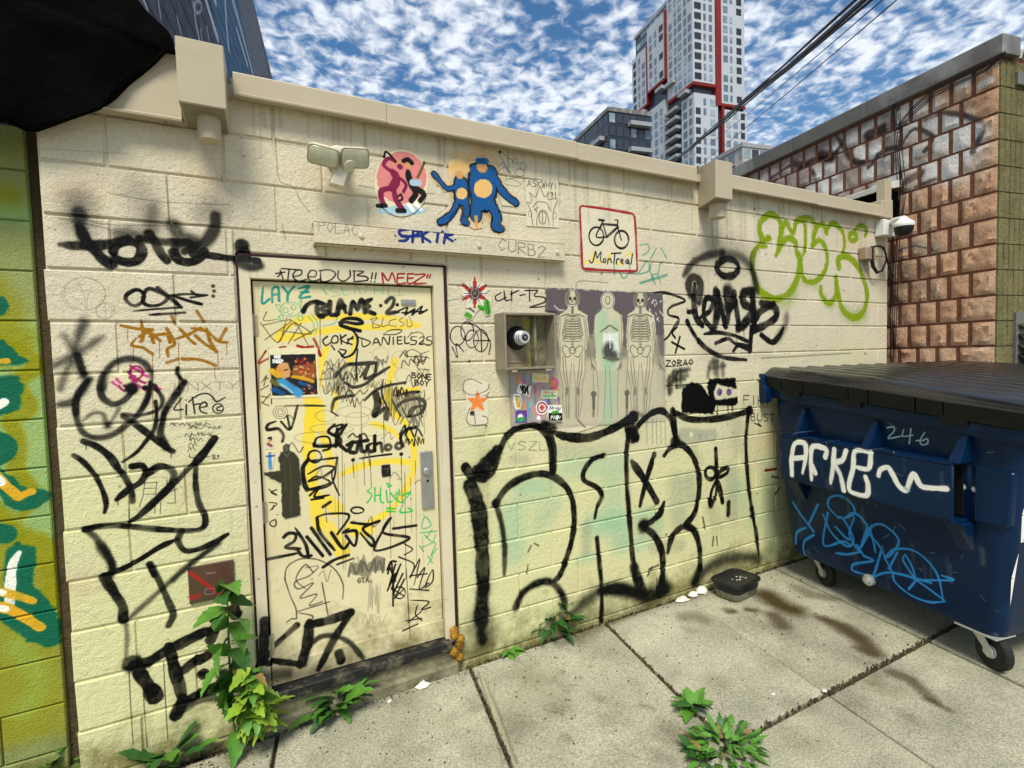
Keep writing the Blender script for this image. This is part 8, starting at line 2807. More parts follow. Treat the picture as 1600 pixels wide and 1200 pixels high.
# ------------------------------------------------------------------ fittings on the cream wall
fl = thing('twin_floodlight', 'pale twin head security floodlight with motion sensor above the door', 'floodlight', (.871,0,2.55))
MB().lathe((.871,.0,2.555),(0,-1,0),((.058,-.002),(.058,.02),(.045,.034),(.02,.036)),24).tube([(.871,-.03,2.555),(.872,-.075,2.55)],.024,12).build('base_plate', m_lampbody, fl, smooth=40)
def head(c, nrm, up, w, h):
    n_ = Vector(nrm).normalized(); u_ = Vector(up).normalized(); r_ = n_.cross(u_).normalized(); u_ = r_.cross(n_); c = Vector(c)
    def rr(w_, h_, d_, q=.018):
        pts = []
        for sx_, sy_, a0 in ((1,1,0),(-1,1,90),(-1,-1,180),(1,-1,270)):
            for k_ in range(4): a = math.radians(a0+30*k_); pts.append(c+r_*(sx_*(w_-q)+math.cos(a)*q)+u_*(sy_*(h_-q)+math.sin(a)*q)+n_*d_)
        return pts
    hd = MB().loft([rr(w*.55,h*.55,-.055),rr(w*.9,h*.9,-.04),rr(w,h,-.015),rr(w,h,.004)]).build('lamp_head', m_lampbody, fl, smooth=35)
    MB().loft([rr(w*1.0,h*1.0,.0045),rr(w*.97,h*.97,.010),]).build('lens_rim', m_hinge, hd)
    MB().loft([rr(w*.90,h*.86,.0102),rr(w*.86,h*.82,.0125)]).build('lens', m_lens, hd, smooth=40)
    MB().tube([c-n_*.04, Vector((.872,-.06,2.548))], .014, 10).build('arm', m_lampbody, fl, smooth=40)
head((.785,-.135,2.512),(-.22,-.80,-.55),(.10,-.35,.9),.066,.042)
head((.918,-.135,2.523),(.20,-.85,-.50),(-.10,-.35,.9),.066,.044)
MB().lathe((.880,-.085,2.528),(.24,-.62,-.62),((.022,-.012),(.034,0),(.035,.05),(.026,.066),(.006,.068)),20).build('motion_sensor', m_lampbody, fl, smooth=40)
MB().hexa([(.812,-.11,2.405),(.872,-.11,2.395),(.872,-.05,2.40),(.812,-.05,2.41),(.842,-.12,2.50),(.902,-.12,2.49),(.902,-.05,2.50),(.842,-.05,2.51)]).build('sensor_base', m_lampbody, fl, bevel=.006)

mb = thing('meter_box', 'open grey electric meter box with a round meter inside', 'meter box', (1.81,0,1.54))
x0, x1, z0, z1, yo = 1.650,1.968,1.552,1.853,-.12
MB().box((x0,yo,z0),(x0+.012,-.0015,z1)).box((x1-.01,yo,z0),(x1,-.0015,z1)).box((x0+.012,yo,z1-.012),(x1-.01,-.0015,z1)).box((x0+.012,yo,z0),(x1-.01,-.0015,z0+.012)).build('case', m_meter, mb, bevel=.0015)
MB().box((x0+.012,-.025,z0+.012),(1.858,-.012,z1-.012)).build('back_panel', m_meterin, mb); MB().box((1.858,-.07,z0+.012),(1.872,-.012,z1-.012)).box((1.872,-.02,z0+.012),(x1-.01,-.012,z1-.012)).build('side_compartment', m_step, mb)
MB().box((1.690,-.028,1.83),(1.852,-.025,1.835)).box((1.69,-.03,1.59),(1.852,-.026,1.594)).build('panel_rim', m_hinge, mb)
MB().lathe((1.772,-.025,1.722),(0,-1,0),((.062,0),(.066,.004),(.052,.03),(.046,.03),(.046,.04)),24).build('meter_base', m_black, mb, smooth=40)
mt = MB().lathe((1.772,-.06,1.722),(0,-1,0),((.040,0),(.040,.018),(.037,.02),(.037,.035),(.034,.037),(.034,.055),(.030,.058),(.006,.058)),28).build('meter', m_zinc, mb, smooth=35)
MB().lathe((1.772,-.1185,1.722),(0,-1,0),((.018,0),(.018,.002),(.010,.002)),20).build('meter_dial', m_black, mt); MB().lathe((1.772,-.121,1.722),(0,-1,0),((.007,0),(.006,.003)),14).build('meter_hub', m_steel, mt)
MB().box((1.69,-.118,1.540),(1.72,-.09,1.55)).box((1.90,-.118,1.540),(1.935,-.09,1.55)).build('latch', m_hinge, mb)
MB().box((1.733,-.014,1.238),(2.052,-.003,1.545)).build('hatch_door', m_panel, mb, bevel=.002)

sc_ = thing('dome_camera', 'white dome security camera on a square wall box at the wall end', 'security camera', (5.42,-.05,2.62))
MB().box((5.31,-.075,2.565),(5.475,.0,2.70)).build('junction_box', m_white, sc_, bevel=.006)
ap = px(1398,345,4.40); dc = px(1412,352,4.30)
MB().tube([px(1388,356,4.55), px(1396,346,4.45), dc+Z*.045], [.030,.03,.034], 12).build('arm', m_white, sc_, smooth=50)
MB().lathe(dc,(0,0,-1),((.03,-.055),(.072,-.02),(.078,.0),(.074,.014)),22).build('dome_hood', m_white, sc_, smooth=40)
MB().lathe(dc,(0,0,-1),((.068,.014),(.068,.035),(.058,.062),(.035,.082),(.006,.088)),22).build('dome', m_black, sc_, smooth=60)
cb_ = thing('conduit_box', 'small beige conduit fitting with a looped black cable below the camera', 'conduit fitting', (5.2,0,2.4))
MB().box((5.06,-.07,2.345),(5.20,-.001,2.455)).build('junction_box', m_meter, cb_, bevel=.01)
MB().box((5.135,-.074,2.35),(5.155,-.0,2.46)).build('band', m_black, cb_)
MB().tube([(5.17,-.05,2.37),(5.19,-.05,2.30),(5.25,-.05,2.25),(5.33,-.05,2.27),(5.38,-.05,2.34),(5.39,-.05,2.41),(5.35,-.05,2.47),(5.27,-.04,2.475),(5.22,-.03,2.46)], [.016,.015,.012,.009,.008,.008,.008,.007,.006], 8).build('cable_loop', m_cable, cb_, smooth=60)
MB().tube([(5.22,-.04,2.47),(5.30,-.05,2.48),(5.37,-.05,2.44),(5.42,-.05,2.33),(5.50,-.05,2.22),(5.53,-.05,2.24)], .007, 6).build('cable', m_cable, cb_, smooth=60)
rp = props(MB().box((.187,-.010,.620),(.356,-.001,.777)).build('metal_plate', m_plate, bevel=.002), 'square brown metal plate with red smears low on the wall left of the door', 'plate')

# ------------------------------------------------------------------ papers and stickers (print comes from the same paint canvas)
def paper(name, label, cat, pts, y=-.0012, th=.001, group=None, m_=None, wav=0):
    b = MB(); b.prism([(x, y, zv) for x, zv in pts], (0,-th,0)); return props(b.build(name, m_ or m_paper), label, cat, group)
paper('skeleton_poster','large grey pasted poster of two skeletons beside a pale figure','poster',[(1.9782,2.0041),(2.1909,2.0060),(2.5149,2.0083),(2.8667,2.0016),(2.8738,1.7915),(2.8754,1.5839),(2.8818,1.3329),(2.8789,1.1775),(2.6085,1.1831),(2.3381,1.1939),(2.1680,1.1626),(2.0338,1.1824),(2.0177,1.3843),(2.0359,1.5608),(2.0537,1.8732),(1.9762,1.8791)],-0.0014)
paper('bicycle_sign','pasted bicycle sign with a red rounded border reading Montreal','sign',[(2.2192,2.4779),(2.2319,2.4965),(2.2560,2.5013),(2.3981,2.5015),(2.5933,2.4975),(2.6348,2.4904),(2.6583,2.4652),(2.6619,2.3551),(2.6703,2.1800),(2.6633,2.1378),(2.6267,2.1212),(2.4451,2.1183),(2.2619,2.1160),(2.2328,2.1328),(2.2253,2.1541),(2.2218,2.3186)],-0.0014)
paper('round_sticker','round pink sticker of a dancer and a guitarist above the door','sticker',[(1.3063,2.5045),(1.2998,2.4608),(1.2841,2.4189),(1.2602,2.3820),(1.2301,2.3526),(1.1960,2.3328),(1.1602,2.3236),(1.1254,2.3257),(1.0937,2.3385),(1.0673,2.3612),(1.0478,2.3920),(1.0364,2.4288),(1.0336,2.4694),(1.0397,2.5111),(1.0543,2.5512),(1.0765,2.5872),(1.1049,2.6167),(1.1378,2.6378),(1.1731,2.6488),(1.2083,2.6488),(1.2411,2.6376),(1.2692,2.6159),(1.2904,2.5850),(1.3031,2.5469)],-0.0014)
paper('blue_paste_up','pasted cutout of two plain blue figures right of the round pink sticker','sticker',[(1.3172,2.5597),(1.3582,2.5686),(1.3837,2.5144),(1.4193,2.5384),(1.4154,2.6215),(1.4657,2.6548),(1.5218,2.6240),(1.5453,2.6733),(1.6794,2.6802),(1.6925,2.6149),(1.7443,2.5472),(1.7659,2.4883),(1.8248,2.4675),(1.8040,2.4410),(1.7175,2.4384),(1.6966,2.5073),(1.6934,2.4121),(1.7103,2.3389),(1.7406,2.3143),(1.7050,2.2940),(1.6479,2.3060),(1.6609,2.3546),(1.6137,2.4104),(1.5859,2.3607),(1.5952,2.3081),(1.5468,2.2971),(1.5217,2.3114),(1.4607,2.3189),(1.4980,2.3586),(1.4749,2.4152),(1.4122,2.3435),(1.4076,2.3139),(1.3414,2.3013),(1.3531,2.3377),(1.4291,2.4232),(1.4383,2.4826),(1.3890,2.4701),(1.3492,2.5100)],-0.0014)
paper('crown_sketch','pencil drawn paste-up of a crowned shouting face','sticker',[(1.8692,2.5977),(2.0836,2.6117),(2.0805,2.3516),(1.8653,2.3428)],-0.0014)
paper('flower_sticker','red star flower sticker with green leaves above the meter box','sticker',[(1.5384,2.0563),(1.5574,2.0194),(1.6024,2.0255),(1.5966,1.9914),(1.6276,1.9857),(1.6001,1.9576),(1.6394,1.9417),(1.6295,1.8474),(1.6009,1.8428),(1.5788,1.8849),(1.5455,1.8632),(1.5209,1.8207),(1.4846,1.8288),(1.4813,1.8622),(1.5185,1.8837),(1.4866,1.8831),(1.4927,1.9292),(1.4620,1.9532),(1.4675,1.9824),(1.4995,1.9919),(1.4824,2.0204),(1.5187,2.0177)],-0.0014)
paper('orange_star_sketch','sketched paste-up with an orange star left of the hatch door','sticker',[(1.4552,1.5105),(1.5288,1.5158),(1.6126,1.4864),(1.6061,1.4348),(1.5865,1.4186),(1.5984,1.3487),(1.5953,1.2578),(1.4829,1.2614),(1.4662,1.3070),(1.4731,1.3744),(1.4703,1.4254),(1.4489,1.4603)],-0.0014)
paper('painted_poster','small square One Sheep poster of a painted face and crowd on the door','poster',[(0.5372,1.6838),(0.7464,1.6856),(0.7472,1.4582),(0.5375,1.4629)],0.0292)
paper('coat_paste_up','dark pasted cutout of a person in a long coat on the door','sticker',[(0.5762,1.2424),(0.5908,1.2568),(0.6054,1.2460),(0.6067,1.2194),(0.6270,1.2091),(0.6440,1.1751),(0.6481,1.1008),(0.6510,1.0533),(0.6408,1.0479),(0.6399,0.9739),(0.6409,0.9116),(0.5717,0.9058),(0.5542,0.9195),(0.5599,1.0693),(0.5321,1.0896),(0.4933,1.1177),(0.4917,1.1329),(0.5592,1.1335),(0.5523,1.1924),(0.5630,1.2162),(0.5770,1.2193)],0.0292)
paper('small_sticker','tiny red and black sticker on the left of the door','sticker',[(0.5090,1.2917),(0.5402,1.2907),(0.5418,1.2362),(0.5048,1.2382)],0.0292)
paper('small_sticker','tiny blue figure sticker under the red and black one','sticker',[(0.5075,1.2203),(0.5429,1.2197),(0.5393,1.1807),(0.5298,1.1425),(0.5122,1.1447)],0.0292)
paper('small_sticker','small black square sticker in the middle of the door','sticker',[(1.0170,1.1016),(1.0630,1.1011),(1.0664,1.0404),(1.0189,1.0409)],0.0292)
paper('sticker','pale blank label at the top of the hatch door','sticker',[(1.8715,1.5270),(1.9799,1.5165),(1.9762,1.4685),(1.8677,1.4749)],-0.0148, group='stickers on the hatch door')
paper('sticker','tilted white sticker with black lettering on the hatch door','sticker',[(1.7866,1.4743),(1.8633,1.4499),(1.8471,1.3959),(1.7660,1.4256)],-0.0148, group='stickers on the hatch door')
paper('sticker','cream lettered label at the middle right of the hatch door','sticker',[(1.9273,1.4313),(2.0355,1.4204),(2.0310,1.3701),(1.9214,1.3819)],-0.0148, group='stickers on the hatch door')
paper('sticker','white edged yellow cutout sticker on the left of the hatch door','sticker',[(1.7482,1.4173),(1.7904,1.4136),(1.7979,1.3832),(1.7913,1.3304),(1.7594,1.3295),(1.7433,1.3741)],-0.0148, group='stickers on the hatch door')
paper('sticker','round white sticker with a red target on the hatch door','sticker',[(1.9682,1.3244),(1.9653,1.3109),(1.9578,1.2995),(1.9466,1.2914),(1.9331,1.2877),(1.9189,1.2888),(1.9058,1.2945),(1.8953,1.3041),(1.8886,1.3164),(1.8866,1.3301),(1.8895,1.3433),(1.8968,1.3547),(1.9079,1.3628),(1.9212,1.3666),(1.9354,1.3658),(1.9486,1.3602),(1.9593,1.3506),(1.9661,1.3382)],-0.0148, group='stickers on the hatch door')
paper('sticker','black and white sticker in the lower right corner of the hatch door','sticker',[(1.9634,1.3408),(2.0623,1.3342),(2.0636,1.2425),(1.9682,1.2490)],-0.0148, group='stickers on the hatch door')
paper('sticker','purple square sticker in the lower left corner of the hatch door','sticker',[(1.7556,1.3205),(1.8304,1.3214),(1.8296,1.2489),(1.7534,1.2521)],-0.0148, group='stickers on the hatch door')

# ------------------------------------------------------------------ wheeled bin
bn = thing('wheeled_bin', 'large dark blue plastic wheeled bin with a ribbed black lid and white painted letters', 'dumpster', tuple(BO+BN*.9+BD*0+Z*GZ))
S = lambda s_, n_, zv: BO+BD*s_+BN*n_+Z*zv
ztop = lambda s_: 1.205+.0807*(s_+.75)*1.05       # the rim falls towards the front
def rrect(s0, s1, n0, n1, q, zf, k=5):
    pts = []
    for sx_, nx_, a0 in ((s1,n1,0),(s0,n1,90),(s0,n0,180),(s1,n0,270)):
        for i in range(k+1):
            a = math.radians(a0+90*i/k); s_ = sx_-math.copysign(q,(sx_-(s0+s1)/2))+q*math.cos(a); n_ = nx_-math.copysign(q,(nx_-(n0+n1)/2))+q*math.sin(a); pts.append(S(s_, n_, zf(s_)))
    return pts
fl_ = lambda zv: (lambda s_: zv)
bd = MB().loft([rrect(-.58,.60,.115,1.76,.06,fl_(.148)),rrect(-.635,.655,.055,1.80,.07,fl_(.165)),rrect(-.650,.672,.045,1.81,.075,fl_(.21)),rrect(-.70,.725,.018,1.83,.075,fl_(.72)),rrect(-.745,.77,.0,1.85,.075,lambda s_: ztop(s_)-.01)])
bd.build('body', m_binb, bn, smooth=35)
MB().loft([rrect(-.775,.80,-.03,1.88,.08,lambda s_: ztop(s_)-.055),rrect(-.782,.805,-.036,1.886,.08,lambda s_: ztop(s_)-.04),rrect(-.782,.805,-.036,1.886,.08,lambda s_: ztop(s_)+.012),rrect(-.77,.79,-.022,1.87,.08,lambda s_: ztop(s_)+.018)]).build('rim', m_binb, bn, smooth=35)
# fork sleeve: front plate, top and bottom shelf, ends open
def sbox(a, b): return [S(*q) for q in ((a[0],a[1],a[2]),(b[0],a[1],a[2]),(b[0],b[1],a[2]),(a[0],b[1],a[2]),(a[0],a[1],b[2]),(b[0],a[1],b[2]),(b[0],b[1],b[2]),(a[0],b[1],b[2]))]
pk_ = MB().hexa([S(.575,-.105,.735),S(-.525,-.105,.735),S(-.525,-.09,.735),S(.575,-.09,.735),S(.59,-.10,1.015),S(-.52,-.10,1.015),S(-.52,-.085,1.015),S(.59,-.085,1.015)])
pk_.hexa(sbox((-.52,-.10,1.015),(.59,.03,1.03))).hexa(sbox((-.525,-.10,.722),(.575,.045,.737)))
pk_.build('fork_sleeve', m_binb, bn, bevel=.006, seg=2)
MB().hexa(sbox((-.50,.004,.75),(.56,.02,1.01))).build('sleeve_back', m_black, bn)
for s_ in (.47,-.045,-.52):
    MB().hexa([S(s_-.028,-.098,1.03),S(s_+.028,-.098,1.03),S(s_+.028,.02,1.03),S(s_-.028,.02,1.03),S(s_-.018,-.012,1.215 if s_ > 0 else 1.19),S(s_+.018,-.012,1.215 if s_ > 0 else 1.19),S(s_+.018,.02,1.215 if s_ > 0 else 1.19),S(s_-.018,.02,1.215 if s_ > 0 else 1.19)]).build('gusset', m_binb, bn, bevel=.006, seg=2)
for s_ in (.33,-.18): MB().hexa([S(s_-.05,-.104,1.028),S(s_+.05,-.104,1.028),S(s_+.05,-.07,1.028),S(s_-.05,-.07,1.028),S(s_-.04,-.10,1.042),S(s_+.04,-.10,1.042),S(s_+.04,-.075,1.042),S(s_-.04,-.075,1.042)]).build('sleeve_tab', m_binb, bn, bevel=.003)
for s_ in (-.50,.52): MB().hexa([S(s_-.035,.03,.56),S(s_+.035,.03,.56),S(s_+.035,.06,.56),S(s_-.035,.06,.56),S(s_-.05,-.07,.725),S(s_+.05,-.07,.725),S(s_+.05,.05,.725),S(s_-.05,.05,.725)]).build('sleeve_brace', m_binb, bn, bevel=.006)
# ridge lines of the body behind the sleeve
MB().hexa([S(-.70,.003,.742),S(-.555,-.006,.735),S(-.555,.05,.735),S(-.70,.05,.742),S(-.715,.003,1.01),S(-.555,-.006,1.015),S(-.555,.05,1.015),S(-.715,.05,1.01)]).build('corner_pad', m_binb, bn, bevel=.008)
MB().lathe(S(-.0+.03,.045,.195),-BN,((.034,-.01),(.034,.018),(.024,.022),(.020,.036),(.008,.04)),18).build('drain_plug', m_zinc, bn, smooth=40)
# lid in two halves, ribs running front to back
def lid(n0, n1, skirt):
    b = MB(); prof = []; ribs = int(round((n1-n0)/.155)); p_ = (n1-n0)/ribs
    for i in range(ribs):
        c = n0+p_*i; prof += [(c+p_*.02,0)]+[(c+p_*(.41-.37*math.cos(math.pi*q_/8)), .008+.046*math.sin(math.pi*q_/8)) for q_ in range(9)]+[(c+p_*.80,0)]
    prof = [(n0,-.004)]+prof+[(n1,-.004)]
    srow = (.785,.775,.755,.4,0,-.4,-.80,-.845,-.855); rings = []
    for s_ in srow:
        zb = ztop(s_)+.105+.018*math.cos(s_*1.8); k = 0 if s_ > .78 or s_ < -.85 else (.6 if s_ > .77 or s_ < -.84 else 1)
        up = [S(s_, n_, zb+h_*k) for n_, h_ in prof]; rings.append(up+[S(s_, n1, zb-.02), S(s_, n0, zb-.02)])
    b.loft(rings); return b.build('lid_panel', m_lid, bn, smooth=40)
lid(-.055,.925,1); lid(.935,1.90,0)
for s0_, s1_ in ((.765,.62),(.615,.44),(.435,.10),(.095,-.03),(-.035,-.30),(-.305,-.44),(-.445,-.84)):   # skirt in moulded lengths
    zb = lambda s_: ztop(s_)+.098
    MB().hexa([S(s0_,-.052,ztop(s0_)+.018),S(s1_+.004,-.052,ztop(s1_)+.018),S(s1_+.004,-.04,ztop(s1_)+.018),S(s0_,-.04,ztop(s0_)+.018),S(s0_,-.058,zb(s0_)),S(s1_+.004,-.058,zb(s1_)),S(s1_+.004,-.03,zb(s1_)),S(s0_,-.03,zb(s0_))]).build('lid_skirt', m_skirt, bn, bevel=.002)
for sa, sb_ in ((.60,.47),(.17,.02),(-.42,-.55)): MB().hexa([S(sa,-.052,ztop(sa)-.012),S(sb_,-.052,ztop(sb_)-.012),S(sb_,-.037,ztop(sb_)-.012),S(sa,-.037,ztop(sa)-.012),S(sa,-.052,ztop(sa)+.03),S(sb_,-.052,ztop(sb_)+.03),S(sb_,-.037,ztop(sb_)+.03),S(sa,-.037,ztop(sa)+.03)]).build('lid_tab', m_skirt, bn, bevel=.003)
MB().prism([S(.73,-.085,1.24),S(.73,-.085,1.34),S(.755,-.085,1.36),S(.775,-.085,1.435),S(.795,-.085,1.45),S(.815,-.085,1.435),S(.818,-.085,1.38),S(.805,-.085,1.31),S(.79,-.085,1.23)], BN*.05).build('hinge_bracket', m_binb, bn, bevel=.006, seg=2)
MB().tube([S(.797,-.10,1.41),S(.797,1.9,1.41)],.011,10).build('hinge_rod', m_zinc, bn, smooth=40)
for s_, n_ in ((.47,.16),(-.56,.12),(.47,1.68),(-.56,1.68)):
    ax = (BD*.25+BN*-1).normalized() if n_ < 1 else BN; wc = S(s_-.02,n_,GZ+.092); cs = thing('caster', None, None, wc); cs.name = 'caster_root'
    bpy.data.objects.remove(cs)
    w_ = MB().lathe(wc-ax*.022, ax, ((.03,0),(.084,0),(.092,.008),(.092,.036),(.084,.044),(.03,.044)), 26).build('caster_wheel', m_rubber, bn, smooth=40)
    MB().lathe(wc-ax*.024, ax, ((.034,0),(.034,.048),(.012,.05)), 18).build('hub', m_zinc, w_, smooth=40)
    sd = ax.cross(Z).normalized(); topc = S(s_+.035,n_,.152)
    for sg in (1,-1):
        o_ = ax*(.031*sg); q = lambda c_, a_, zz: c_+o_+sd*a_+Z*zz
        tb_ = Vector((topc.x,topc.y,.150)); 
        MB().prism([q(wc,-.026,-.012),q(wc,0,-.03),q(wc,.026,-.012),q(wc,.026,.01),q(tb_,.036,0),q(tb_,-.036,0),q(wc,-.026,.01)], ax*(.005*sg)).build('caster_fork', m_zinc, bn)
    MB().hexa([S(s_-.07,n_-.07,.150),S(s_+.12,n_-.07,.150),S(s_+.12,n_+.07,.150),S(s_-.07,n_+.07,.150),S(s_-.07,n_-.07,.158),S(s_+.12,n_-.07,.158),S(s_+.12,n_+.07,.158),S(s_-.07,n_+.07,.158)]).build('caster_plate', m_zinc, bn)
# white paint bubble letters on the bin's front
fp = MB()
def blob(pts, w):
    sf = lambda zv: -.637-.1073*(zv-.165)-.003
    for (n0_,z0_), (n1_,z1_) in zip(pts, pts[1:]):
        L_ = math.hypot(n1_-n0_, z1_-z0_); an, az = -(z1_-z0_)/L_*w, (n1_-n0_)/L_*w; e = [(n0_+an,z0_+az),(n1_+an,z1_+az),(n1_-an,z1_-az),(n0_-an,z0_-az)]
        fp.loft([[S(sf(zv),n_,zv) for n_, zv in e],[S(sf(zv)-.001,n_,zv) for n_, zv in e]])
blob([(.12,.93),(.095,.80),(.12,.64),(.09,.48),(.115,.32)],.018); blob([(.14,.92),(.22,.86),(.18,.72),(.12,.66)],.016); blob([(.13,.60),(.22,.52),(.19,.36),(.13,.33)],.018); blob([(.26,.9),(.28,.6),(.26,.3)],.016)
m_wp = mat('white_spray_paint', (.80,.80,.76), .5)
fp.build('painted_letters', m_wp, bn, smooth=60)

# ------------------------------------------------------------------ things on the ground
def fz(x, y): return GZ
fc = thing('food_tub', 'black lidded takeaway tub with a cloudy base against the wall beside the bin', 'tub', (3.36,-.13,GZ))
def tub(w, d, zv, q=.05, a=.12): 
    pts = []
    for sx_, sy_, a0 in ((1,1,0),(-1,1,90),(-1,-1,180),(1,-1,270)):
        for i in range(5):
            t = math.radians(a0+22.5*i); lx, ly = sx_*(w-q)+q*math.cos(t), sy_*(d-q)+q*math.sin(t); ca, sa = math.cos(a), math.sin(a); pts.append((3.335+lx*ca-ly*sa, -.165+lx*sa+ly*ca, zv))
    return pts
MB().loft([tub(.120,.082,GZ+.002),tub(.128,.088,GZ+.01),tub(.136,.096,GZ+.055)]).build('base', m_clear, fc, smooth=40)
MB().loft([tub(.134,.094,GZ+.055),tub(.140,.10,GZ+.06),tub(.142,.102,GZ+.105)]).build('tray', m_black, fc, smooth=40)
MB().loft([tub(.150,.110,GZ+.100),tub(.152,.112,GZ+.104),tub(.150,.110,GZ+.116),tub(.140,.10,GZ+.120),tub(.134,.095,GZ+.114),tub(.12,.08,GZ+.115)]).build('lid', m_black, fc, smooth=40)
lb = MB()
for i in range(9): x_, y_ = 3.325+rng.uniform(-.05,.06), -.19+rng.uniform(-.02,.03); lb.box((x_,y_,GZ+.1152),(x_+rng.uniform(.004,.02),y_+rng.uniform(.003,.01),GZ+.1165))
lb.build('paint_flecks', m_foam, fc)
def scrap(label, c, r, seed, flat=.5, m_=m_foam):
    q = random.Random(seed); b = MB(); k = 8; rings = []
    for zf, rf in ((0,.8),(.3,1.),(.7,.7),(1.,.25)): rings.append([(c[0]+r*rf*math.cos(t)*q.uniform(.6,1.25), c[1]+r*rf*.7*math.sin(t)*q.uniform(.6,1.25), GZ+.003+zf*r*flat*q.uniform(.7,1.2)) for t in (2*math.pi*i/k for i in range(k))])
    b.loft(rings); return props(b.build('paper_scrap', m_), label, 'litter', 'white litter scraps')
scrap('flat white scrap lying by the wall foot left of the black tub', (2.96,-.045), .055, 1, .35)
scrap('crumpled white lump, middle of the three beside the black tub', (3.07,-.04), .038, 2, .8)
scrap('crumpled white lump nearest the black tub', (3.16,-.035), .05, 3, .8)
scrap('white scrap of plastic below the door sill', (1.16,-.06), .035, 4, .9)
scrap('small white crumb beside the dandelion under the door', (.985,-.085), .014, 5, .7)
scrap('small white chip on the crack between the slabs', (2.83,-1.075), .016, 6, .5)
scrap('tiny white chip on the slab left of the crack', (2.60,-.97), .012, 7, .4)

# ------------------------------------------------------------------ weeds
def leaf_mesh(name, m_, wid=.36, serr=0, fold=.18, curl=.25, n=8, tip=1.0):
    """unit leaf along +x, up +z: two half blades folded on the midrib, edge serrated"""
    b = MB(); mid = []; L_ = []; R_ = []
    for i in range(n+1):
        t = i/n; w = wid*math.sin(math.pi*min(t**.75,1))**.85*(1-.25*t)*(1+(serr if i % 2 else -serr)) if 0 < i < n else .0
        zc = -curl*t*t+.06*t; mid.append((t,0,zc)); L_.append((t+(.03 if i % 2 else 0),w,zc+fold*w)); R_.append((t+(.03 if i % 2 else 0),-w,zc+fold*w))
    b.v = mid+L_+R_
    for i in range(n):
        m0, m1, l0, l1, r0, r1 = i, i+1, n+1+i, n+2+i, 2*n+2+i, 2*n+3+i
        b.f += [(m0,m1,l1,l0),(m0,r0,r1,m1)]; b.m += [0,0]
    me = b.mesh(name, m_); me.shade_smooth(); return me
LV = dict(big=[leaf_mesh('leaf', m_leaf, .34, .08, .30, .55, 10), leaf_mesh('leaf', m_leaf, .30, .10, .18, .2, 10), leaf_mesh('leaf', m_leafd, .36, .10, .2, .4, 10)], bush=[leaf_mesh('leaf', m_leafy, .34, .16, .25, .3, 8), leaf_mesh('leaf', m_leafy, .3, .2, .2, .45, 8), leaf_mesh('leaf', m_leaf, .33, .16, .25, .3, 8)],
  dark=[leaf_mesh('leaf', m_leafd, .17, .12, .3, .35, 8), leaf_mesh('leaf', m_leafd, .15, .12, .3, .5, 8), leaf_mesh('leaf', m_leaf, .16, .12, .3, .3, 8)], ros=[leaf_mesh('leaf', m_leafd, .28, .05, .25, .15, 8), leaf_mesh('leaf', m_leaf, .30, .05, .25, .2, 8)],
  dand=[leaf_mesh('leaf', m_leaf, .24, .2, .2, .4, 8), leaf_mesh('leaf', m_leafd, .22, .25, .2, .5, 8), leaf_mesh('leaf', m_leaf, .2, .2, .3, .25, 8)], olive=[leaf_mesh('leaf', m_leafg, .26, .12, .2, .35, 8), leaf_mesh('leaf', m_leaf, .28, .12, .2, .35, 8)])
DRY = leaf_mesh('leaf', m_leafdry, .24, .15, .3, .7, 8)
def leaf(par, me, base, az, el, size, roll=0.):
    if rng.random() < .05: me = DRY
    o = put('leaf', me, par, base); o.rotation_euler = (roll, -el, az); o.scale = (size,)*3; return o
def wallp(x, y, yy=-.1):
    o_ = Vector((.39914,-2.55489,1.61256)); d = px(x,y,1)-o_; return o_+d*((yy-o_.y)/d.y)
def gpx(x, y, zv=GZ):
    o_ = Vector((.39914,-2.55489,1.61256)); d = px(x,y,1)-o_; return o_+d*((zv-o_.z)/d.z)
G_ = lambda zx, zy: (zx/3.426, 850+zy/3.426)
tp = thing('tall_weed', 'tall weed with large toothed leaves climbing the wall left of the door', 'plant', tuple(wallp(385,1160,-.07)))
stem = [wallp(*G_(*q),-.09) for q in ((1255,1000),(1245,850),(1232,700),(1225,560),(1222,420),(1218,310),(1205,220))]
MB().tube(stem, [.006,.006,.005,.005,.004,.003,.002], 6).build('stem', m_stem, tp, smooth=60)
for zx, zy, ex, ey, sz in ((1215,335,1075,430,.150),(1235,320,1370,300,.130),(1220,340,1150,410,.11),(1225,420,1310,520,.145),(1232,400,1340,410,.11),(1225,505,1130,640,.15),(1235,520,1350,510,.12),(1240,560,1320,640,.14),(1228,640,1090,730,.155),(1240,660,1320,720,.13),(1232,720,1130,800,.135),(1242,740,1180,880,.14),(1245,820,1210,920,.12),(1205,230,1150,240,.06),(1205,225,1260,215,.06),(1205,240,1230,300,.075),(1205,250,1180,300,.06),(1250,930,1330,1000,.12),(1240,800,1330,760,.12),(1225,600,1120,560,.12),(1235,690,1330,640,.12),(1215,450,1140,420,.1),(1240,860,1170,820,.12),(1260,1000,1270,1130,.13),(1290,980,1310,1040,.10),(1245,760,1120,745,.11)):
    a = wallp(*G_(zx,zy),-.09); e = wallp(*G_(ex,ey),-.16+rng.uniform(-.03,.03)); d = e-a; sz = d.length*1.25
    leaf(tp, rng.choice(LV['big']), a, math.atan2(d.y,d.x), math.asin(max(-1,min(1,d.z/d.length)))+.15, sz, rng.uniform(-.9,.9)+(-.7 if d.x > 0 else .7))
by = thing('bushy_weed', 'yellow green bushy weed at the left foot of the door', 'plant', tuple(wallp(400,1150,-.1)))
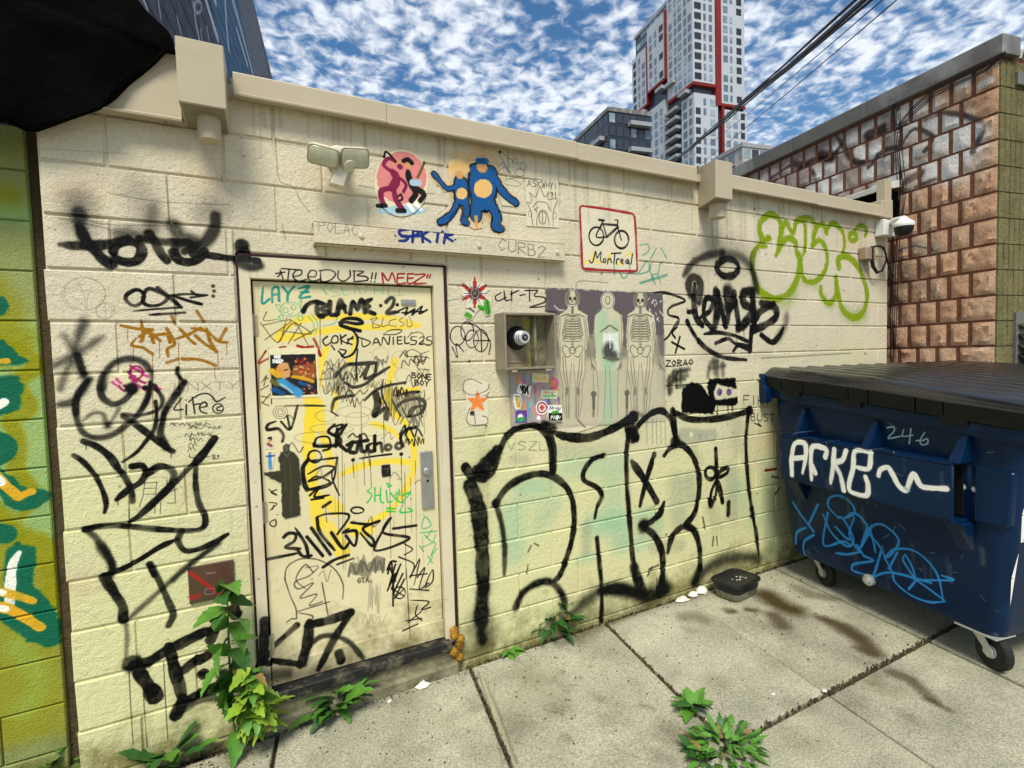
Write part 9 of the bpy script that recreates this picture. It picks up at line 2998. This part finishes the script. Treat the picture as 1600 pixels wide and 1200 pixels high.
for i in range(15):
    bx_, by_ = rng.uniform(1290,1420), 1030; tx, ty = rng.uniform(1260,1520), rng.uniform(640,980)
    P0_ = gpx(395+rng.uniform(-15,15),1148); P1 = wallp(*G_(tx,ty),-.16+rng.uniform(-.08,.05)); MB().tube([P0_, P0_.lerp(P1,.5)+Vector((0,-.02,.03)), P1],[.004,.003,.002],5).build('stem', m_stem, by, smooth=60)
    for j in range(9):
        f_ = .35+.65*j/8; a = P0_.lerp(P1,f_)+Vector((0,-.02,.03))*(1-abs(2*f_-1)); leaf(by, rng.choice(LV['bush']), a, rng.uniform(0,6.28), rng.uniform(-.5,.5), rng.uniform(.06,.11), rng.uniform(-.6,.6))
def tuft(name, label, c, n, kind, size, spread, hgt, group=None, stems=True, el=(.1,1.0), cat='plant'):
    t = thing(name, label, cat, tuple(c), group)
    for i in range(n):
        az = 6.283*i/n+rng.uniform(-.3,.3); r = spread*rng.random()**.6; b_ = Vector((c[0]+math.cos(az)*r, c[1]+math.sin(az)*r*.8, c[2]+hgt*rng.random()*(1-r/max(spread,.001)*.6)+.006))
        leaf(t, rng.choice(LV[kind]), b_, az, rng.uniform(*el), size*rng.uniform(.65,1.15), rng.uniform(-.4,.4))
    if stems and hgt > .03:
        b = MB()
        for i in range(5): a = rng.uniform(0,6.28); b.tube([c, c+Vector((math.cos(a)*spread*.5, math.sin(a)*spread*.4, hgt))],[.003,.0015],5)
        b.build('stem', m_stem, t)
    return t
tuft('dandelion', 'green toothed leaf weed growing under the middle of the door sill', gpx(525,1112), 34, 'dand', .15, .06, .10)
tuft('dandelion', 'small sprig of weed between the bushy weed and the dandelion', gpx(482,1112), 9, 'dand', .08, .03, .05)
tuft('dandelion', 'small flat weed at the wall foot right of the door', gpx(795,1018), 16, 'dand', .085, .02, .01, stems=False, el=(.0,.6))
tuft('hemp_weed', 'dark green narrow leaved weed at the wall foot below the black letters', gpx(868,985), 90, 'dark', .15, .09, .17)
tuft('rosette_weed', 'broad leaved rosette weed growing in the slab joint', gpx(1082,1108), 13, 'ros', .105, .02, .02, stems=False, el=(.1,.7))
tuft('joint_weed', 'wide leafy weed clump in the slab joint at the bottom edge', gpx(1130,1172), 150, 'dand', .055, .15, .06, stems=False, el=(-.1,1.1))
tuft('joint_weed', 'broad weed at the bottom edge left of the leafy clump', gpx(1092,1180), 10, 'ros', .08, .02, .01, stems=False, el=(.1,.8))
tuft('corner_weed', 'leafy weed at the wall corner in the bottom left', gpx(150,1160), 46, 'olive', .15, .12, .20)
tuft('corner_weed', 'low weed at the very bottom left before the green wall', gpx(95,1195), 60, 'olive', .10, .2, .08)
tuft('corner_weed', 'dark low weed at the wall foot left of the tall weed', gpx(262,1192), 26, 'ros', .12, .07, .08)
tuft('corner_weed', 'sprig growing beside the dark gap at the wall corner', gpx(128,1140), 10, 'bush', .09, .03, .16)
# moss and grit along the joints
gr = MB()
def grit(a, b, n, wd):
    for i in range(n):
        p_ = a.lerp(b, rng.random()); x_, y_ = p_.x+rng.gauss(0,wd), p_.y+rng.gauss(0,wd); r = rng.uniform(.002,.006); z_ = GZ-.004
        gr.hexa([(x_-r,y_-r,z_-.004),(x_+r,y_-r*.6,z_-.004),(x_+r*.8,y_+r,z_-.004),(x_-r,y_+r*.7,z_-.004),(x_-r*.6,y_-r*.5,z_+r*1.6),(x_+r*.6,y_-r*.5,z_+r*1.3),(x_+r*.5,y_+r*.6,z_+r*1.5),(x_-r*.5,y_+r*.5,z_+r)])
grit(on_grid(2.345,-.02), on_grid(2.345,-1.2), 260, .007); grit(on_grid(2.2,-1.09), on_grid(4.3,-1.09), 420, .010); grit(on_grid(1.44,-.02), on_grid(1.44,-1.1), 120, .008); grit(Vector((1.4,-.012,0)), Vector((4.2,-.012,0)), 420, .009); grit(Vector((.45,-.05,0)), Vector((1.4,-.05,0)), 220, .018); grit(Vector((-.3,-.1,0)), Vector((.45,-.08,0)), 320, .06)
for i in range(420): p_ = on_grid(rng.uniform(-.3,4.2), -abs(rng.gauss(0,.5))-.02); grit(p_, p_+Vector((.01,0,0)), 1, .004)
props(gr.build('joint_grit', m_soil), kind='stuff')
